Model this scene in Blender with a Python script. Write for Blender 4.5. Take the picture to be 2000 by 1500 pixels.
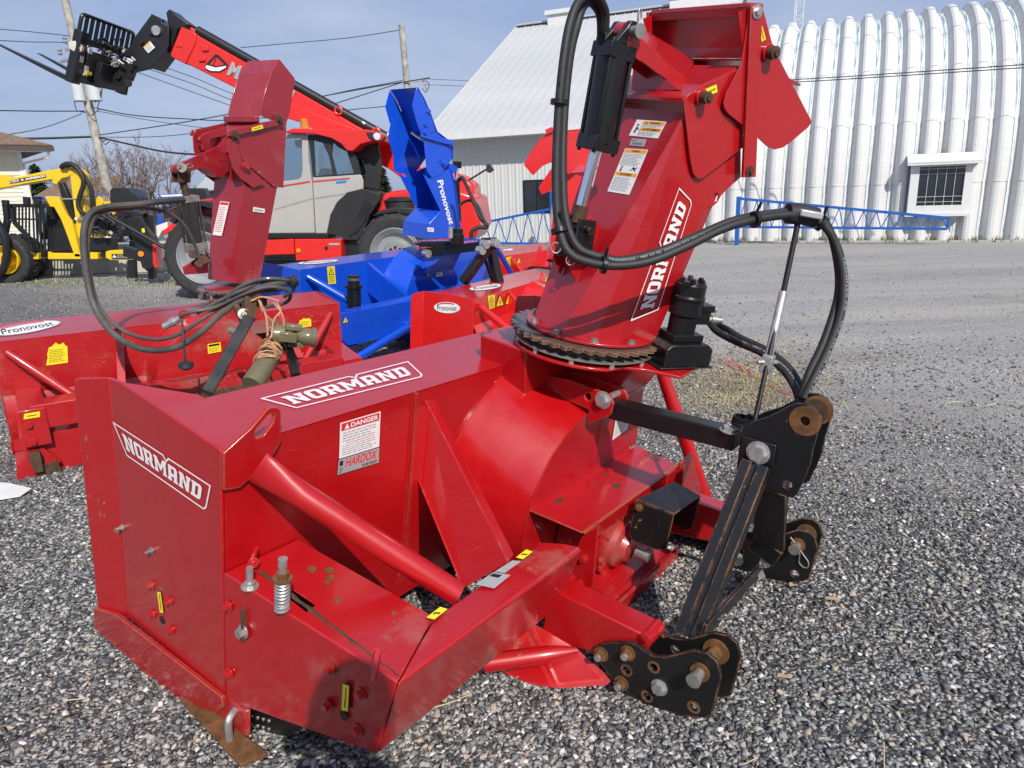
import bpy, bmesh, math, random
import numpy as np
from mathutils import Vector, Matrix

random.seed(7)
rng = np.random.default_rng(7)
SC = bpy.context.scene
for o in list(bpy.data.objects):
    bpy.data.objects.remove(o)
COL = SC.collection
rad = math.radians

# ---------------------------------------------------------------- camera
PITCH, ROLL, CAMH, FPX = rad(14.8696), rad(-1.8), 1.38, 1387.0
fw = np.array([0, math.cos(PITCH), -math.sin(PITCH)])
r0 = np.array([1.0, 0, 0])
u0 = np.array([0, math.sin(PITCH), math.cos(PITCH)])
rt = math.cos(ROLL) * r0 + math.sin(ROLL) * u0
up = math.cos(ROLL) * u0 - math.sin(ROLL) * r0
CAM = np.array([0, 0, CAMH])
cd = bpy.data.cameras.new('camera')
cd.sensor_width = 36.0
cd.lens = FPX / 2000 * 36.0
cd.clip_start = 0.05
cd.clip_end = 2000
cam = bpy.data.objects.new('camera', cd)
COL.objects.link(cam)
cam.matrix_world = Matrix(((rt[0], up[0], -fw[0], 0), (rt[1], up[1], -fw[1], 0), (rt[2], up[2], -fw[2], CAMH), (0, 0, 0, 1)))
SC.camera = cam

# ---------------------------------------------------------------- sky, sun, exposure
SUN_EL, SUN_AZ = rad(39), rad(161)      # azimuth clockwise from +Y: behind the camera, to its right
w = bpy.data.worlds.new('World')
SC.world = w
w.use_nodes = True
nt = w.node_tree
nt.nodes.clear()
sky = nt.nodes.new('ShaderNodeTexSky')
sky.sky_type = 'NISHITA'
sky.sun_disc = False
sky.sun_elevation = SUN_EL
sky.sun_rotation = SUN_AZ
sky.air_density = 1.0
sky.dust_density = 1.4
sky.ozone_density = 2.2
bg = nt.nodes.new('ShaderNodeBackground')
bg.inputs['Strength'].default_value = 0.093
tc = nt.nodes.new('ShaderNodeTexCoord')
haze = nt.nodes.new('ShaderNodeMix')               # thin high veil over the whole sky
haze.data_type = 'RGBA'
haze.inputs['Factor'].default_value = .66
haze.inputs['B'].default_value = (3.4, 4.5, 7.5, 1)
nt.links.new(sky.outputs['Color'], haze.inputs['A'])
mp = nt.nodes.new('ShaderNodeMapping')
mp.inputs['Scale'].default_value = (1.0, 1.0, 3.6)
nz = nt.nodes.new('ShaderNodeTexNoise')
nz.inputs['Scale'].default_value = 1.7
nz.inputs['Detail'].default_value = 8
nz.inputs['Roughness'].default_value = 0.58
nz.inputs['Distortion'].default_value = 0.5
cr = nt.nodes.new('ShaderNodeMapRange')
cr.inputs['From Min'].default_value = 0.42
cr.inputs['From Max'].default_value = 0.80
cr.inputs['To Max'].default_value = 0.62
mx = nt.nodes.new('ShaderNodeMix')
mx.data_type = 'RGBA'
mx.inputs['B'].default_value = (6.8, 7.3, 8.6, 1)
nt.links.new(tc.outputs['Generated'], mp.inputs['Vector'])
nt.links.new(mp.outputs['Vector'], nz.inputs['Vector'])
nt.links.new(nz.outputs['Fac'], cr.inputs['Value'])
nt.links.new(cr.outputs['Result'], mx.inputs['Factor'])
nt.links.new(haze.outputs['Result'], mx.inputs['A'])
nt.links.new(mx.outputs['Result'], bg.inputs['Color'])
wo = nt.nodes.new('ShaderNodeOutputWorld')
nt.links.new(bg.outputs['Background'], wo.inputs['Surface'])

sl = bpy.data.lights.new('sun', 'SUN')
sl.energy = 4.6
sl.angle = rad(0.53)
sl.color = (1.0, 0.955, 0.88)
sun = bpy.data.objects.new('sun', sl)
COL.objects.link(sun)
sdir = Vector((math.sin(SUN_AZ) * math.cos(SUN_EL), math.cos(SUN_AZ) * math.cos(SUN_EL), math.sin(SUN_EL)))
sun.rotation_euler = sdir.to_track_quat('Z', 'Y').to_euler()
sun.location = (6, -8, 20)
vs = SC.view_settings
vs.view_transform = 'Standard'
vs.look = 'None'
vs.exposure = 0.06
vs.gamma = 1.0
vs.use_curve_mapping = False
SC.render.engine = 'CYCLES'
SC.cycles.max_bounces = 6
SC.cycles.diffuse_bounces = 3
SC.cycles.glossy_bounces = 3
SC.cycles.transparent_max_bounces = 6

# ---------------------------------------------------------------- frames (a thing's own axes, standing in the yard)
class Fr:
    def __init__(s, R, T):
        s.R = np.array(R, float)
        s.T = np.array(T, float)
    def sub(s, c, az=0.0, tilt=None):
        ca, sa = math.cos(az), math.sin(az)
        Z = np.array([[ca, -sa, 0], [sa, ca, 0], [0, 0, 1.0]])
        if tilt is not None:                      # rotation about local y
            ct, st = math.cos(tilt), math.sin(tilt)
            Z = Z @ np.array([[ct, 0, st], [0, 1.0, 0], [-st, 0, ct]])
        return Fr(s.R @ Z, s.T + s.R @ np.array(c, float))
    def w(s, p):
        return s.T + s.R @ np.array(p, float)
    def l(s, P):
        return s.R.T @ (np.array(P, float) - s.T)
    def on(s, ax, v, x, y):                       # where a sight line meets one of the thing's own planes
        d = fw + (x - 1000) / FPX * rt - (y - 750) / FPX * up
        i = 'xyz'.index(ax)
        n = s.R[:, i]
        t = np.dot(s.T + n * v - CAM, n) / np.dot(d, n)
        return tuple(s.R.T @ (CAM + t * d - s.T))
    def P(s, ax, v, pts):
        return [s.on(ax, v, x, y) for x, y in pts]
    def M(s):
        R, T = s.R, s.T
        return Matrix(((R[0, 0], R[0, 1], R[0, 2], T[0]), (R[1, 0], R[1, 1], R[1, 2], T[1]), (R[2, 0], R[2, 1], R[2, 2], T[2]), (0, 0, 0, 1)))
WORLD = Fr(np.eye(3), (0, 0, 0))
def frame(yaw, pitch, T):                         # x along the width, going away; y towards the front; z up
    cy, sy, cp, sp = math.cos(yaw), math.sin(yaw), math.cos(pitch), math.sin(pitch)
    B = np.array([[sy, -cy, 0], [cy, sy, 0], [0, 0, 1.0]])
    return Fr(B @ np.array([[1, 0, 0], [0, cp, -sp], [0, sp, cp]]), T)

# ---------------------------------------------------------------- mesh building
class MB:
    def __init__(s):
        s.v, s.f, s.m = [], [], []
        s.k = 0
        s.marks = []
    def mat(s, k):
        s.k = k
        return s
    def mark(s):                                  # what follows is a piece of its own
        s.marks.append((len(s.v), len(s.f)))
        return s
    def each(s, name, mat, parent=None, **kw):    # one object per marked piece
        out = []
        ends = s.marks[1:] + [(len(s.v), len(s.f))]
        for (v0, f0), (v1, f1) in zip(s.marks, ends):
            q = MB()
            q.v = s.v[v0:v1]
            q.f = [tuple(i - v0 for i in f) for f in s.f[f0:f1]]
            q.m = s.m[f0:f1]
            out.append(q.build(name, mat, parent, **kw))
        return out
    def add(s, vs_, fs_):
        b = len(s.v)
        s.v += [tuple(map(float, p)) for p in vs_]
        for f in fs_:
            s.f.append(tuple(b + i for i in f))
            s.m.append(s.k)
        return s
    def prism(s, pts, vec):
        n = len(pts)
        q = [tuple(np.array(p) + np.array(vec)) for p in pts]
        P = np.array(pts, float)
        nr = np.zeros(3)
        for i in range(n):
            nr += np.cross(P[i], P[(i + 1) % n])
        fl = np.dot(nr, vec) > 0
        a, b = list(range(n)), list(range(n, 2 * n))
        F = [a[::-1], b] if fl else [a, b[::-1]]
        for i in range(n):
            j = (i + 1) % n
            F.append((i, j, n + j, n + i) if fl else (j, i, n + i, n + j))
        return s.add(list(pts) + q, F)
    def box(s, a, b):
        (x0, y0, z0), (x1, y1, z1) = np.minimum(a, b), np.maximum(a, b)
        return s.add([(x0, y0, z0), (x1, y0, z0), (x1, y1, z0), (x0, y1, z0), (x0, y0, z1), (x1, y0, z1), (x1, y1, z1), (x0, y1, z1)],
                     [(3, 2, 1, 0), (4, 5, 6, 7), (0, 1, 5, 4), (1, 2, 6, 5), (2, 3, 7, 6), (3, 0, 4, 7)])
    def bar(s, p0, p1, wd, ht, upv=(0, 0, 1)):
        p0, p1 = np.array(p0, float), np.array(p1, float)
        d = p1 - p0
        d = d / np.linalg.norm(d)
        sd = np.cross(d, upv)
        if np.linalg.norm(sd) < 1e-5:
            sd = np.cross(d, (1.0, 0, 0))
        sd = sd / np.linalg.norm(sd)
        uu = np.cross(sd, d)
        a, b = sd * wd / 2, uu * ht / 2
        return s.prism([p0 - a - b, p0 + a - b, p0 + a + b, p0 - a + b], p1 - p0)
    def tube(s, path, r, seg=10, cap=True):
        P = [np.array(p, float) for p in path]
        n = len(P)
        rr = r if hasattr(r, '__len__') else [r] * n
        t0 = P[1] - P[0]
        t0 /= np.linalg.norm(t0)
        a = np.cross(t0, (0, 0, 1) if abs(t0[2]) < .9 else (1, 0, 0))
        a /= np.linalg.norm(a)
        V, F = [], []
        for i in range(n):
            t = P[min(i + 1, n - 1)] - P[max(i - 1, 0)]
            t /= np.linalg.norm(t) + 1e-12
            a = a - t * np.dot(a, t)
            a /= np.linalg.norm(a) + 1e-12
            b = np.cross(t, a)
            for k in range(seg):
                th = 2 * math.pi * k / seg
                V.append(P[i] + rr[i] * (math.cos(th) * a + math.sin(th) * b))
        for i in range(n - 1):
            for k in range(seg):
                k2 = (k + 1) % seg
                F.append((i * seg + k, i * seg + k2, (i + 1) * seg + k2, (i + 1) * seg + k))
        if cap:
            F.append(tuple(range(seg))[::-1])
            F.append(tuple((n - 1) * seg + k for k in range(seg)))
        return s.add(V, F)
    def cyl(s, p0, p1, r0, r1=None, seg=20):
        return s.tube([p0, p1], [r0, r0 if r1 is None else r1], seg)
    def lathe(s, p, ax, prof, seg=24):            # prof: (distance along axis, radius)
        p, ax = np.array(p, float), np.array(ax, float)
        ax /= np.linalg.norm(ax)
        a = np.cross(ax, (0, 0, 1) if abs(ax[2]) < .9 else (1, 0, 0))
        a /= np.linalg.norm(a)
        b = np.cross(ax, a)
        V, F = [], []
        for d, r in prof:
            for k in range(seg):
                th = 2 * math.pi * k / seg
                V.append(p + ax * d + r * (math.cos(th) * a + math.sin(th) * b))
        for i in range(len(prof) - 1):
            for k in range(seg):
                k2 = (k + 1) % seg
                F.append((i * seg + k, i * seg + k2, (i + 1) * seg + k2, (i + 1) * seg + k))
        F.append(tuple(range(seg))[::-1])
        F.append(tuple((len(prof) - 1) * seg + k for k in range(seg)))
        return s.add(V, F)
    def bolt(s, p, n, r=.011, h=.009, washer=True, stud=0):
        p, n = np.array(p, float), np.array(n, float)
        n /= np.linalg.norm(n)
        if washer:
            s.cyl(p, p + n * .003, r * 1.45, seg=14)
            p = p + n * .003
        s.tube([p, p + n * h], r, 6)
        if stud:
            s.cyl(p + n * h, p + n * (h + stud), r * .55, seg=10)
        return s
    def plate(s, outer, holes, vec):              # flat plate with holes cut through it
        bm = bmesh.new()
        es = []
        for loop in [outer] + list(holes):
            vv = [bm.verts.new(Vector(tuple(map(float, p)))) for p in loop]
            for i in range(len(vv)):
                es.append(bm.edges.new((vv[i], vv[(i + 1) % len(vv)])))
        Q = [np.array(p, float) for p in outer]
        nr = np.zeros(3)
        for i in range(len(Q)):
            nr += np.cross(Q[i], Q[(i + 1) % len(Q)])
        bmesh.ops.triangle_fill(bm, edges=es, use_beauty=True, use_dissolve=False, normal=Vector(nr).normalized())
        if not bm.faces:
            print('PLATE FILL FAILED', len(outer), len(holes))
        bm.verts.index_update()
        V = [tuple(v.co) for v in bm.verts]
        T = [tuple(v.index for v in f.verts) for f in bm.faces]
        bm.free()
        vec = np.array(vec, float)
        n = len(V)
        F = []
        for t in T:
            a, b, c = (np.array(V[i]) for i in t)
            if np.dot(np.cross(b - a, c - a), vec) > 0:
                t = t[::-1]
            F.append(t)
            F.append(tuple(n + i for i in t[::-1]))
        k = 0
        for loop in [outer] + list(holes):
            m = len(loop)
            for i in range(m):
                F.append((k + i, k + (i + 1) % m, n + k + (i + 1) % m, n + k + i))
            k += m
        return s.add(V + [tuple(np.array(p) + vec) for p in V], F)
    def build(s, name, mat, parent=None, smooth=True, bevel=0, seg=2, ang=32, fix=True):
        me = bpy.data.meshes.new(name)
        me.from_pydata(s.v, [], s.f)
        mats = mat if isinstance(mat, (list, tuple)) else [mat]
        for m in mats:
            me.materials.append(m)
        me.polygons.foreach_set('material_index', s.m)
        if fix:
            bm = bmesh.new()
            bm.from_mesh(me)
            bmesh.ops.recalc_face_normals(bm, faces=bm.faces)
            bm.to_mesh(me)
            bm.free()
        if smooth:
            me.polygons.foreach_set('use_smooth', [True] * len(me.polygons))
            me.set_sharp_from_angle(angle=rad(ang))
        me.update()
        o = bpy.data.objects.new(name, me)
        COL.objects.link(o)
        if parent is not None:
            o.parent = parent
        if bevel:
            md = o.modifiers.new('bevel', 'BEVEL')
            md.width = bevel
            md.segments = seg
            md.limit_method = 'ANGLE'
            md.angle_limit = rad(40)
            md.harden_normals = False
        return o

def tag(o, label=None, cat=None, group=None, kind=None):
    if label: o['label'] = label
    if cat: o['category'] = cat
    if group: o['group'] = group
    if kind: o['kind'] = kind
    return o
def thing(name, F, label, cat, group=None):
    o = bpy.data.objects.new(name, None)
    o.empty_display_size = .2
    COL.objects.link(o)
    o.matrix_world = F.M()
    return tag(o, label, cat, group)
def empty(name, parent, F=None, label=None):      # a part that has parts; F in the parent's own axes
    o = bpy.data.objects.new(name, None)
    o.empty_display_size = .1
    COL.objects.link(o)
    o.parent = parent
    if F is not None:
        o.matrix_local = F.M()
    if label: o['label'] = label
    return o
def kids(o):
    return [c for c in bpy.data.objects if c.parent == o]
def copy_tree(o, parent=None):
    c = o.copy()
    COL.objects.link(c)
    c.parent = parent
    for ch in kids(o):
        d = ch.copy()
        COL.objects.link(d)
        d.parent = c
        for g in kids(ch):
            e = g.copy()
            COL.objects.link(e)
            e.parent = d
    return c
def spline(pts, n=8):
    P = [np.array(p, float) for p in pts]
    P = [2 * P[0] - P[1]] + P + [2 * P[-1] - P[-2]]
    out = []
    for i in range(1, len(P) - 2):
        a, b, c, d = P[i - 1], P[i], P[i + 1], P[i + 2]
        for k in range(n):
            t = k / n
            out.append(.5 * ((2 * b) + (c - a) * t + (2 * a - 5 * b + 4 * c - d) * t * t + (3 * b - a - 3 * c + d) * t ** 3))
    out.append(P[-2])
    return out
def circle(c, a, b, r, n=20, r2=None):
    c, a, b = np.array(c, float), np.array(a, float), np.array(b, float)
    r2 = r2 or r
    return [c + a * r * math.cos(2 * math.pi * k / n) + b * r2 * math.sin(2 * math.pi * k / n) for k in range(n)]

# ---------------------------------------------------------------- materials
def newmat(name):
    m = bpy.data.materials.new(name)
    m.use_nodes = True
    t = m.node_tree
    return m, t, t.nodes['Principled BSDF']
def node(t, typ, **kw):
    n = t.nodes.new(typ)
    for k, v in kw.items():
        if hasattr(n, k) and k not in n.inputs:
            setattr(n, k, v)
        else:
            n.inputs[k].default_value = v
    return n
def noise(t, scale, detail=4, rough=.55, vec=None, dist=0):
    n = node(t, 'ShaderNodeTexNoise')
    n.inputs['Scale'].default_value = scale
    n.inputs['Detail'].default_value = detail
    n.inputs['Roughness'].default_value = rough
    n.inputs['Distortion'].default_value = dist
    if vec is not None:
        t.links.new(vec, n.inputs['Vector'])
    return n.outputs['Fac']
def rng_map(t, val, a, b, c=0., d=1.):
    n = node(t, 'ShaderNodeMapRange')
    n.inputs['From Min'].default_value = a
    n.inputs['From Max'].default_value = b
    n.inputs['To Min'].default_value = c
    n.inputs['To Max'].default_value = d
    t.links.new(val, n.inputs['Value'])
    return n.outputs['Result']
def mth(t, op, a, b=None):
    n = node(t, 'ShaderNodeMath')
    n.operation = op
    for i, x in enumerate((a, b)):
        if x is None:
            continue
        if isinstance(x, (int, float)):
            n.inputs[i].default_value = x
        else:
            t.links.new(x, n.inputs[i])
    return n.outputs[0]
def mix(t, fac, a, b):
    n = node(t, 'ShaderNodeMix')
    n.data_type = 'RGBA'
    for key, x in (('Factor', fac), ('A', a), ('B', b)):
        if isinstance(x, (int, float)):
            n.inputs[key].default_value = x
        elif isinstance(x, tuple):
            n.inputs[key].default_value = (*x[:3], 1)
        else:
            t.links.new(x, n.inputs[key])
    return n.outputs['Result']
def bump(t, b, h, strength=.3, dist=.002):
    n = node(t, 'ShaderNodeBump')
    n.inputs['Strength'].default_value = strength
    n.inputs['Distance'].default_value = dist
    t.links.new(h, n.inputs['Height'])
    t.links.new(n.outputs['Normal'], b.inputs['Normal'])
def plain(name, c, rough=.5, metal=0., var=.12, sc=6., coat=0., spec=.5):
    m, t, b = newmat(name)
    o = node(t, 'ShaderNodeTexCoord').outputs['Object']
    f = rng_map(t, noise(t, sc, 5, .6, o), .3, .7, 1 - var, 1 + var)
    v = node(t, 'ShaderNodeHueSaturation')
    v.inputs['Color'].default_value = (*c, 1)
    t.links.new(f, v.inputs['Value'])
    t.links.new(v.outputs['Color'], b.inputs['Base Color'])
    b.inputs['Roughness'].default_value = rough
    b.inputs['Metallic'].default_value = metal
    b.inputs['Specular IOR Level'].default_value = spec
    if coat:
        b.inputs['Coat Weight'].default_value = coat
        b.inputs['Coat Roughness'].default_value = .08
    return m
def paint(name, c, rough=.34, scratch=.5, rust=.5, dust=.0, edge=.8, rustc=(.16, .075, .03), wear=(.42, .16, .16), dustc=(.30, .25, .2), er=.0035, coat=.7):
    """worn enamel on sheet steel: light scratches, chips to rusty steel, worn edges, dried mud"""
    m, t, b = newmat(name)
    o = node(t, 'ShaderNodeTexCoord').outputs['Object']
    col = mix(t, rng_map(t, noise(t, 3, 4, .6, o), .3, .7, 0, .35), c, tuple(x * .72 for x in c))
    if scratch:
        tot = None
        for k, (ang, sc) in enumerate((((.4, .7, .2), 7), ((1.9, .3, 1.1), 9), ((.2, 2.2, 2.0), 11))):
            mpn = node(t, 'ShaderNodeMapping')
            mpn.inputs['Rotation'].default_value = ang
            mpn.inputs['Scale'].default_value = (1, 14, 5)
            t.links.new(o, mpn.inputs['Vector'])
            mpn2 = noise(t, sc, 2, .4, mpn.outputs['Vector'], .5)
            ln = mth(t, 'ABSOLUTE', mth(t, 'SUBTRACT', mpn2, .5))
            s_ = rng_map(t, ln, .0, .0035, 1, 0)
            gate = rng_map(t, noise(t, 2.2 + k, 2, .5, o), .54, .70)
            s_ = mth(t, 'MULTIPLY', s_, gate)
            tot = s_ if tot is None else mth(t, 'MAXIMUM', tot, s_)
        col = mix(t, mth(t, 'MULTIPLY', tot, scratch), col, wear)
    rmask = None
    if rust:
        n1 = noise(t, 26, 5, .65, o)
        n2 = noise(t, 2.6, 3, .5, o)
        rm = mth(t, 'ADD', n1, mth(t, 'MULTIPLY', n2, .8))
        rmask = rng_map(t, rm, 1.235 - .12 * rust, 1.27 - .12 * rust)
    if edge:
        bv = node(t, 'ShaderNodeBevel')
        bv.samples = 3
        bv.inputs['Radius'].default_value = er
        g = node(t, 'ShaderNodeNewGeometry')
        dn = node(t, 'ShaderNodeVectorMath')
        dn.operation = 'DOT_PRODUCT'
        t.links.new(bv.outputs['Normal'], dn.inputs[0])
        t.links.new(g.outputs['Normal'], dn.inputs[1])
        e = rng_map(t, dn.outputs['Value'], .985, .88)
        eg = rng_map(t, noise(t, 18, 6, .75, o), .66 - .15 * edge, .76 - .15 * edge)
        e2 = mth(t, 'MULTIPLY', e, eg)
        col = mix(t, mth(t, 'MULTIPLY', e, .35), col, tuple(min(1, x * 1.5 + .03) for x in c))
        rmask = e2 if rmask is None else mth(t, 'MAXIMUM', rmask, e2)
    if rmask is not None:
        rc = mix(t, rng_map(t, noise(t, 60, 3, .6, o), .35, .65), rustc, tuple(x * 2.2 for x in rustc))
        col = mix(t, mth(t, 'MINIMUM', rmask, .9), col, rc)
    if dust:
        d_ = rng_map(t, mth(t, 'ADD', noise(t, 5, 6, .65, o), mth(t, 'MULTIPLY', noise(t, 1.3, 2, .5, o), .7)), 1.12 - .4 * dust, 1.5 - .4 * dust)
        col = mix(t, mth(t, 'MULTIPLY', d_, .8), col, dustc)
    t.links.new(col, b.inputs['Base Color'])
    r_ = rng_map(t, noise(t, 9, 4, .6, o), .3, .7, rough * .8, rough * 1.35)
    if rmask is not None:
        r_ = mth(t, 'MAXIMUM', r_, mth(t, 'MULTIPLY', rmask, .8))
    t.links.new(r_, b.inputs['Roughness'])
    b.inputs['Coat Weight'].default_value = coat
    b.inputs['Coat Roughness'].default_value = .13
    bump(t, b, noise(t, 5, 2, .5, o), .10, .01)
    return m
RED = paint('red_enamel', (.42, .0030, .0055), .33, .55, .55)
RED_DUSTY = paint('red_enamel_dusty', (.42, .0030, .0055), .4, .6, .7, dust=.35)
RED_OLD = paint('old_red_enamel', (.42, .006, .009), .45, .8, .95, dust=.42, rustc=(.07, .05, .045), wear=(.62, .52, .5))
RED_OLDC = paint('old_red_chute', (.30, .010, .018), .45, 1.0, .85, dust=.4, rustc=(.07, .05, .045), wear=(.75, .65, .62))
RED_NEW = paint('new_red_enamel', (.62, .012, .012), .28, .15, .0, edge=0)
BLUE_NEW = paint('new_blue_enamel', (.005, .075, .60), .28, .2, .0, edge=0, wear=(.5, .6, .8))
BLACK = paint('black_enamel', (.006, .0062, .007), .36, .35, .5, edge=.9, coat=.12, rustc=(.17, .07, .022), wear=(.12, .12, .12))
BLACK_RUST = paint('rusty_black_enamel', (.007, .007, .0075), .42, .5, .95, edge=1.5, coat=.08, rustc=(.19, .075, .022), wear=(.15, .13, .12), er=.006)
BLACK_CLEAN = plain('black_paint', (.007, .0072, .008), .36, var=.2)
RUST = plain('rusted_steel', (.16, .072, .026), .85, .25, .55, 22)
RUST_DARK = plain('rust_dark', (.09, .05, .028), .85, .3, .5, 30)
ZINC = plain('zinc_plated_steel', (.52, .52, .50), .42, .75, .25, 40)
CHROME = plain('chrome_rod', (.85, .86, .88), .08, 1., .02)
STEEL = plain('raw_steel', (.35, .33, .30), .5, .7, .3, 30)
RUBBER = plain('black_rubber', (.018, .018, .019), .6, var=.3, sc=30)
TYRE = plain('tyre_rubber', (.026, .026, .027), .75, var=.25, sc=10)
WHITE_PRINT = plain('white_vinyl', (.78, .77, .76), .45, var=.03)
YELLOW_PRINT = plain('yellow_vinyl', (.82, .66, .02), .45, var=.04)
BLACK_PRINT = plain('black_print', (.012, .012, .012), .5, var=0)
ORANGE_PRINT = plain('orange_print', (.85, .36, .02), .45, var=.02)
RED_PRINT = plain('red_print', (.62, .03, .03), .45, var=.02)
GREY_PRINT = plain('grey_print', (.36, .36, .37), .45, var=.05)
SILVER_PRINT = plain('silver_foil', (.45, .45, .46), .4, .3, .05)
BLUE_PRINT = plain('blue_print', (.02, .22, .62), .45, var=.02)
WORN_WHITE = plain('worn_white_vinyl', (.72, .66, .67), .5, var=.10, sc=60)

# ---------------------------------------------------------------- lettering and stickers
_tc = {}
def glyphs(txt, bold=.0, shear=0.0):
    """flat letters as (verts, faces) scaled into 0..1 x 0..1"""
    key = (txt, bold, shear)
    if key in _tc:
        return _tc[key]
    cu = bpy.data.curves.new('letters', 'FONT')
    cu.body = txt
    cu.offset = bold
    cu.shear = shear
    cu.resolution_u = 3
    ob = bpy.data.objects.new('letters', cu)
    me = bpy.data.meshes.new_from_object(ob)
    V = np.array([v.co[:2] for v in me.vertices])
    F = [tuple(p.vertices) for p in me.polygons]
    lo, hi = V.min(0), V.max(0)
    V = (V - lo) / (hi - lo)
    bpy.data.objects.remove(ob)
    bpy.data.curves.remove(cu)
    bpy.data.meshes.remove(me)
    _tc[key] = (V, F)
    return V, F
def slab(txt):
    """heavy slab-serif capitals on a grid"""
    N = ([(0, 0), (2.6, 0), (2.6, 1), (2.1, 1), (2.1, 4), (4.4, 0), (6, 0), (6, 5), (6.5, 5), (6.5, 6), (3.9, 6), (3.9, 5), (4.4, 5), (4.4, 2.6), (2.3, 6), (0, 6), (0, 5), (.5, 5), (.5, 1), (0, 1)], [])
    O = ([(.9, 0), (4.6, 0), (5.5, .9), (5.5, 5.1), (4.6, 6), (.9, 6), (0, 5.1), (0, .9)], [[(1.8, 1.2), (3.7, 1.2), (3.7, 4.8), (1.8, 4.8)]])
    R = ([(0, 0), (2.6, 0), (2.6, 1), (2.3, 1), (2.3, 2.1), (3.0, 2.1), (3.9, 0), (6, 0), (6, 1), (5.6, 1), (5, 2.4), (5.6, 3), (5.6, 5.2), (4.7, 6), (0, 6), (0, 5), (.5, 5), (.5, 1), (0, 1)], [[(2.3, 3.2), (3.8, 3.2), (3.8, 4.9), (2.3, 4.9)]])
    M = ([(0, 0), (2.4, 0), (2.4, 1), (2, 1), (2, 3.6), (3.5, 1.2), (4.2, 1.2), (5.7, 3.6), (5.7, 1), (5.3, 1), (5.3, 0), (7.7, 0), (7.7, 1), (7.3, 1), (7.3, 5), (7.7, 5), (7.7, 6), (5.6, 6), (3.85, 3.2), (2.1, 6), (0, 6), (0, 5), (.5, 5), (.5, 1), (0, 1)], [])
    A = ([(0, 0), (2.6, 0), (2.6, 1), (2.3, 1), (2.3, 1.9), (3.9, 1.9), (3.9, 1), (3.6, 1), (3.6, 0), (6.2, 0), (6.2, 1), (5.7, 1), (5.7, 5.1), (4.8, 6), (.5, 6), (.5, 5), (.5, 1), (0, 1)], [[(2.3, 3.1), (3.9, 3.1), (3.9, 4.9), (2.3, 4.9)]])
    D = ([(0, 0), (4.7, 0), (5.6, .9), (5.6, 5.1), (4.7, 6), (0, 6), (0, 5), (.5, 5), (.5, 1), (0, 1)], [[(2.3, 1.2), (3.8, 1.2), (3.8, 4.8), (2.3, 4.8)]])
    G = dict(N=N, O=O, R=R, M=M, A=A, D=D)
    V, F, x = [], [], 0.
    for ch in txt:
        o_, h_ = G[ch]
        mb = MB().plate([(p[0] + x, p[1], 0) for p in o_], [[(p[0] + x, p[1], 0) for p in h] for h in h_], (0, 0, 1))
        nv = len(mb.v) // 2
        b = len(V)
        V += [v[:2] for v in mb.v[:nv]]
        F += [tuple(b + i for i in f) for f in mb.f if max(f) < nv]
        x += max(p[0] for p in o_) + .55
    V = np.array(V)
    lo, hi = V.min(0), V.max(0)
    return (V - lo) / (hi - lo), F
class Decal:
    """thin printed film lying on a surface; c = 4 corners (lower left, lower right, upper right, upper left)"""
    def __init__(s, c, n=None, lift=.0012, step=.0005):
        s.c = [np.array(p, float) for p in c]
        nn = np.cross(s.c[1] - s.c[0], s.c[3] - s.c[0])
        nn /= np.linalg.norm(nn)
        s.n = nn
        s.mb = MB()
        s.lift, s.step, s.k = lift, step, 0
        s.mats = []
    def pt(s, u, v, k):
        a, b, c_, d = s.c
        return (a * (1 - u) + b * u) * (1 - v) + (d * (1 - u) + c_ * u) * v + s.n * (s.lift + k * s.step)
    def _m(s, m):
        if m not in s.mats:
            s.mats.append(m)
        s.mb.mat(s.mats.index(m))
    def quad(s, m, u0, v0, u1, v1, k=0):
        s._m(m)
        s.mb.add([s.pt(u0, v0, k), s.pt(u1, v0, k), s.pt(u1, v1, k), s.pt(u0, v1, k)], [(0, 1, 2, 3)])
        return s
    def poly(s, m, pts, k=0):
        s._m(m)
        s.mb.add([s.pt(u, v, k) for u, v in pts], [tuple(range(len(pts)))])
        return s
    def ring(s, m, outer, inner, k=0):
        s._m(m)
        n = len(outer)
        s.mb.add([s.pt(u, v, k) for u, v in list(outer) + list(inner)], [(i, (i + 1) % n, n + (i + 1) % n, n + i) for i in range(n)])
        return s
    def glyph(s, m, g, u0, v0, u1, v1, k=1):
        s._m(m)
        V, F = g
        s.mb.add([s.pt(u0 + (u1 - u0) * p[0], v0 + (v1 - v0) * p[1], k) for p in V], F)
        return s
    def text(s, m, txt, u0, v0, u1, v1, k=1, bold=.02, shear=0.):
        return s.glyph(m, glyphs(txt, bold, shear), u0, v0, u1, v1, k)
    def lines(s, m, u0, v0, u1, v1, n, k=1, seed=0, fill=.42):
        """rows of fine print, as word-length dashes"""
        r = random.Random(seed)
        h = (v1 - v0) / n
        for i in range(n):
            y = v1 - (i + 1) * h + h * .3
            x = u0
            end = u1 - (u1 - u0) * r.random() * .25
            while x < end:
                wd = (u1 - u0) * (.05 + .11 * r.random())
                s.quad(m, x, y, min(x + wd, end), y + h * fill, k)
                x += wd + (u1 - u0) * .025
        return s
    def build(s, name, parent):
        return s.mb.build(name, s.mats, parent, smooth=False, fix=False)
def ell(n=36, r=1., cx=.5, cy=.5):
    return [(cx + r * .5 * math.cos(2 * math.pi * k / n), cy + r * .5 * math.sin(2 * math.pi * k / n)) for k in range(n)]
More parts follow.
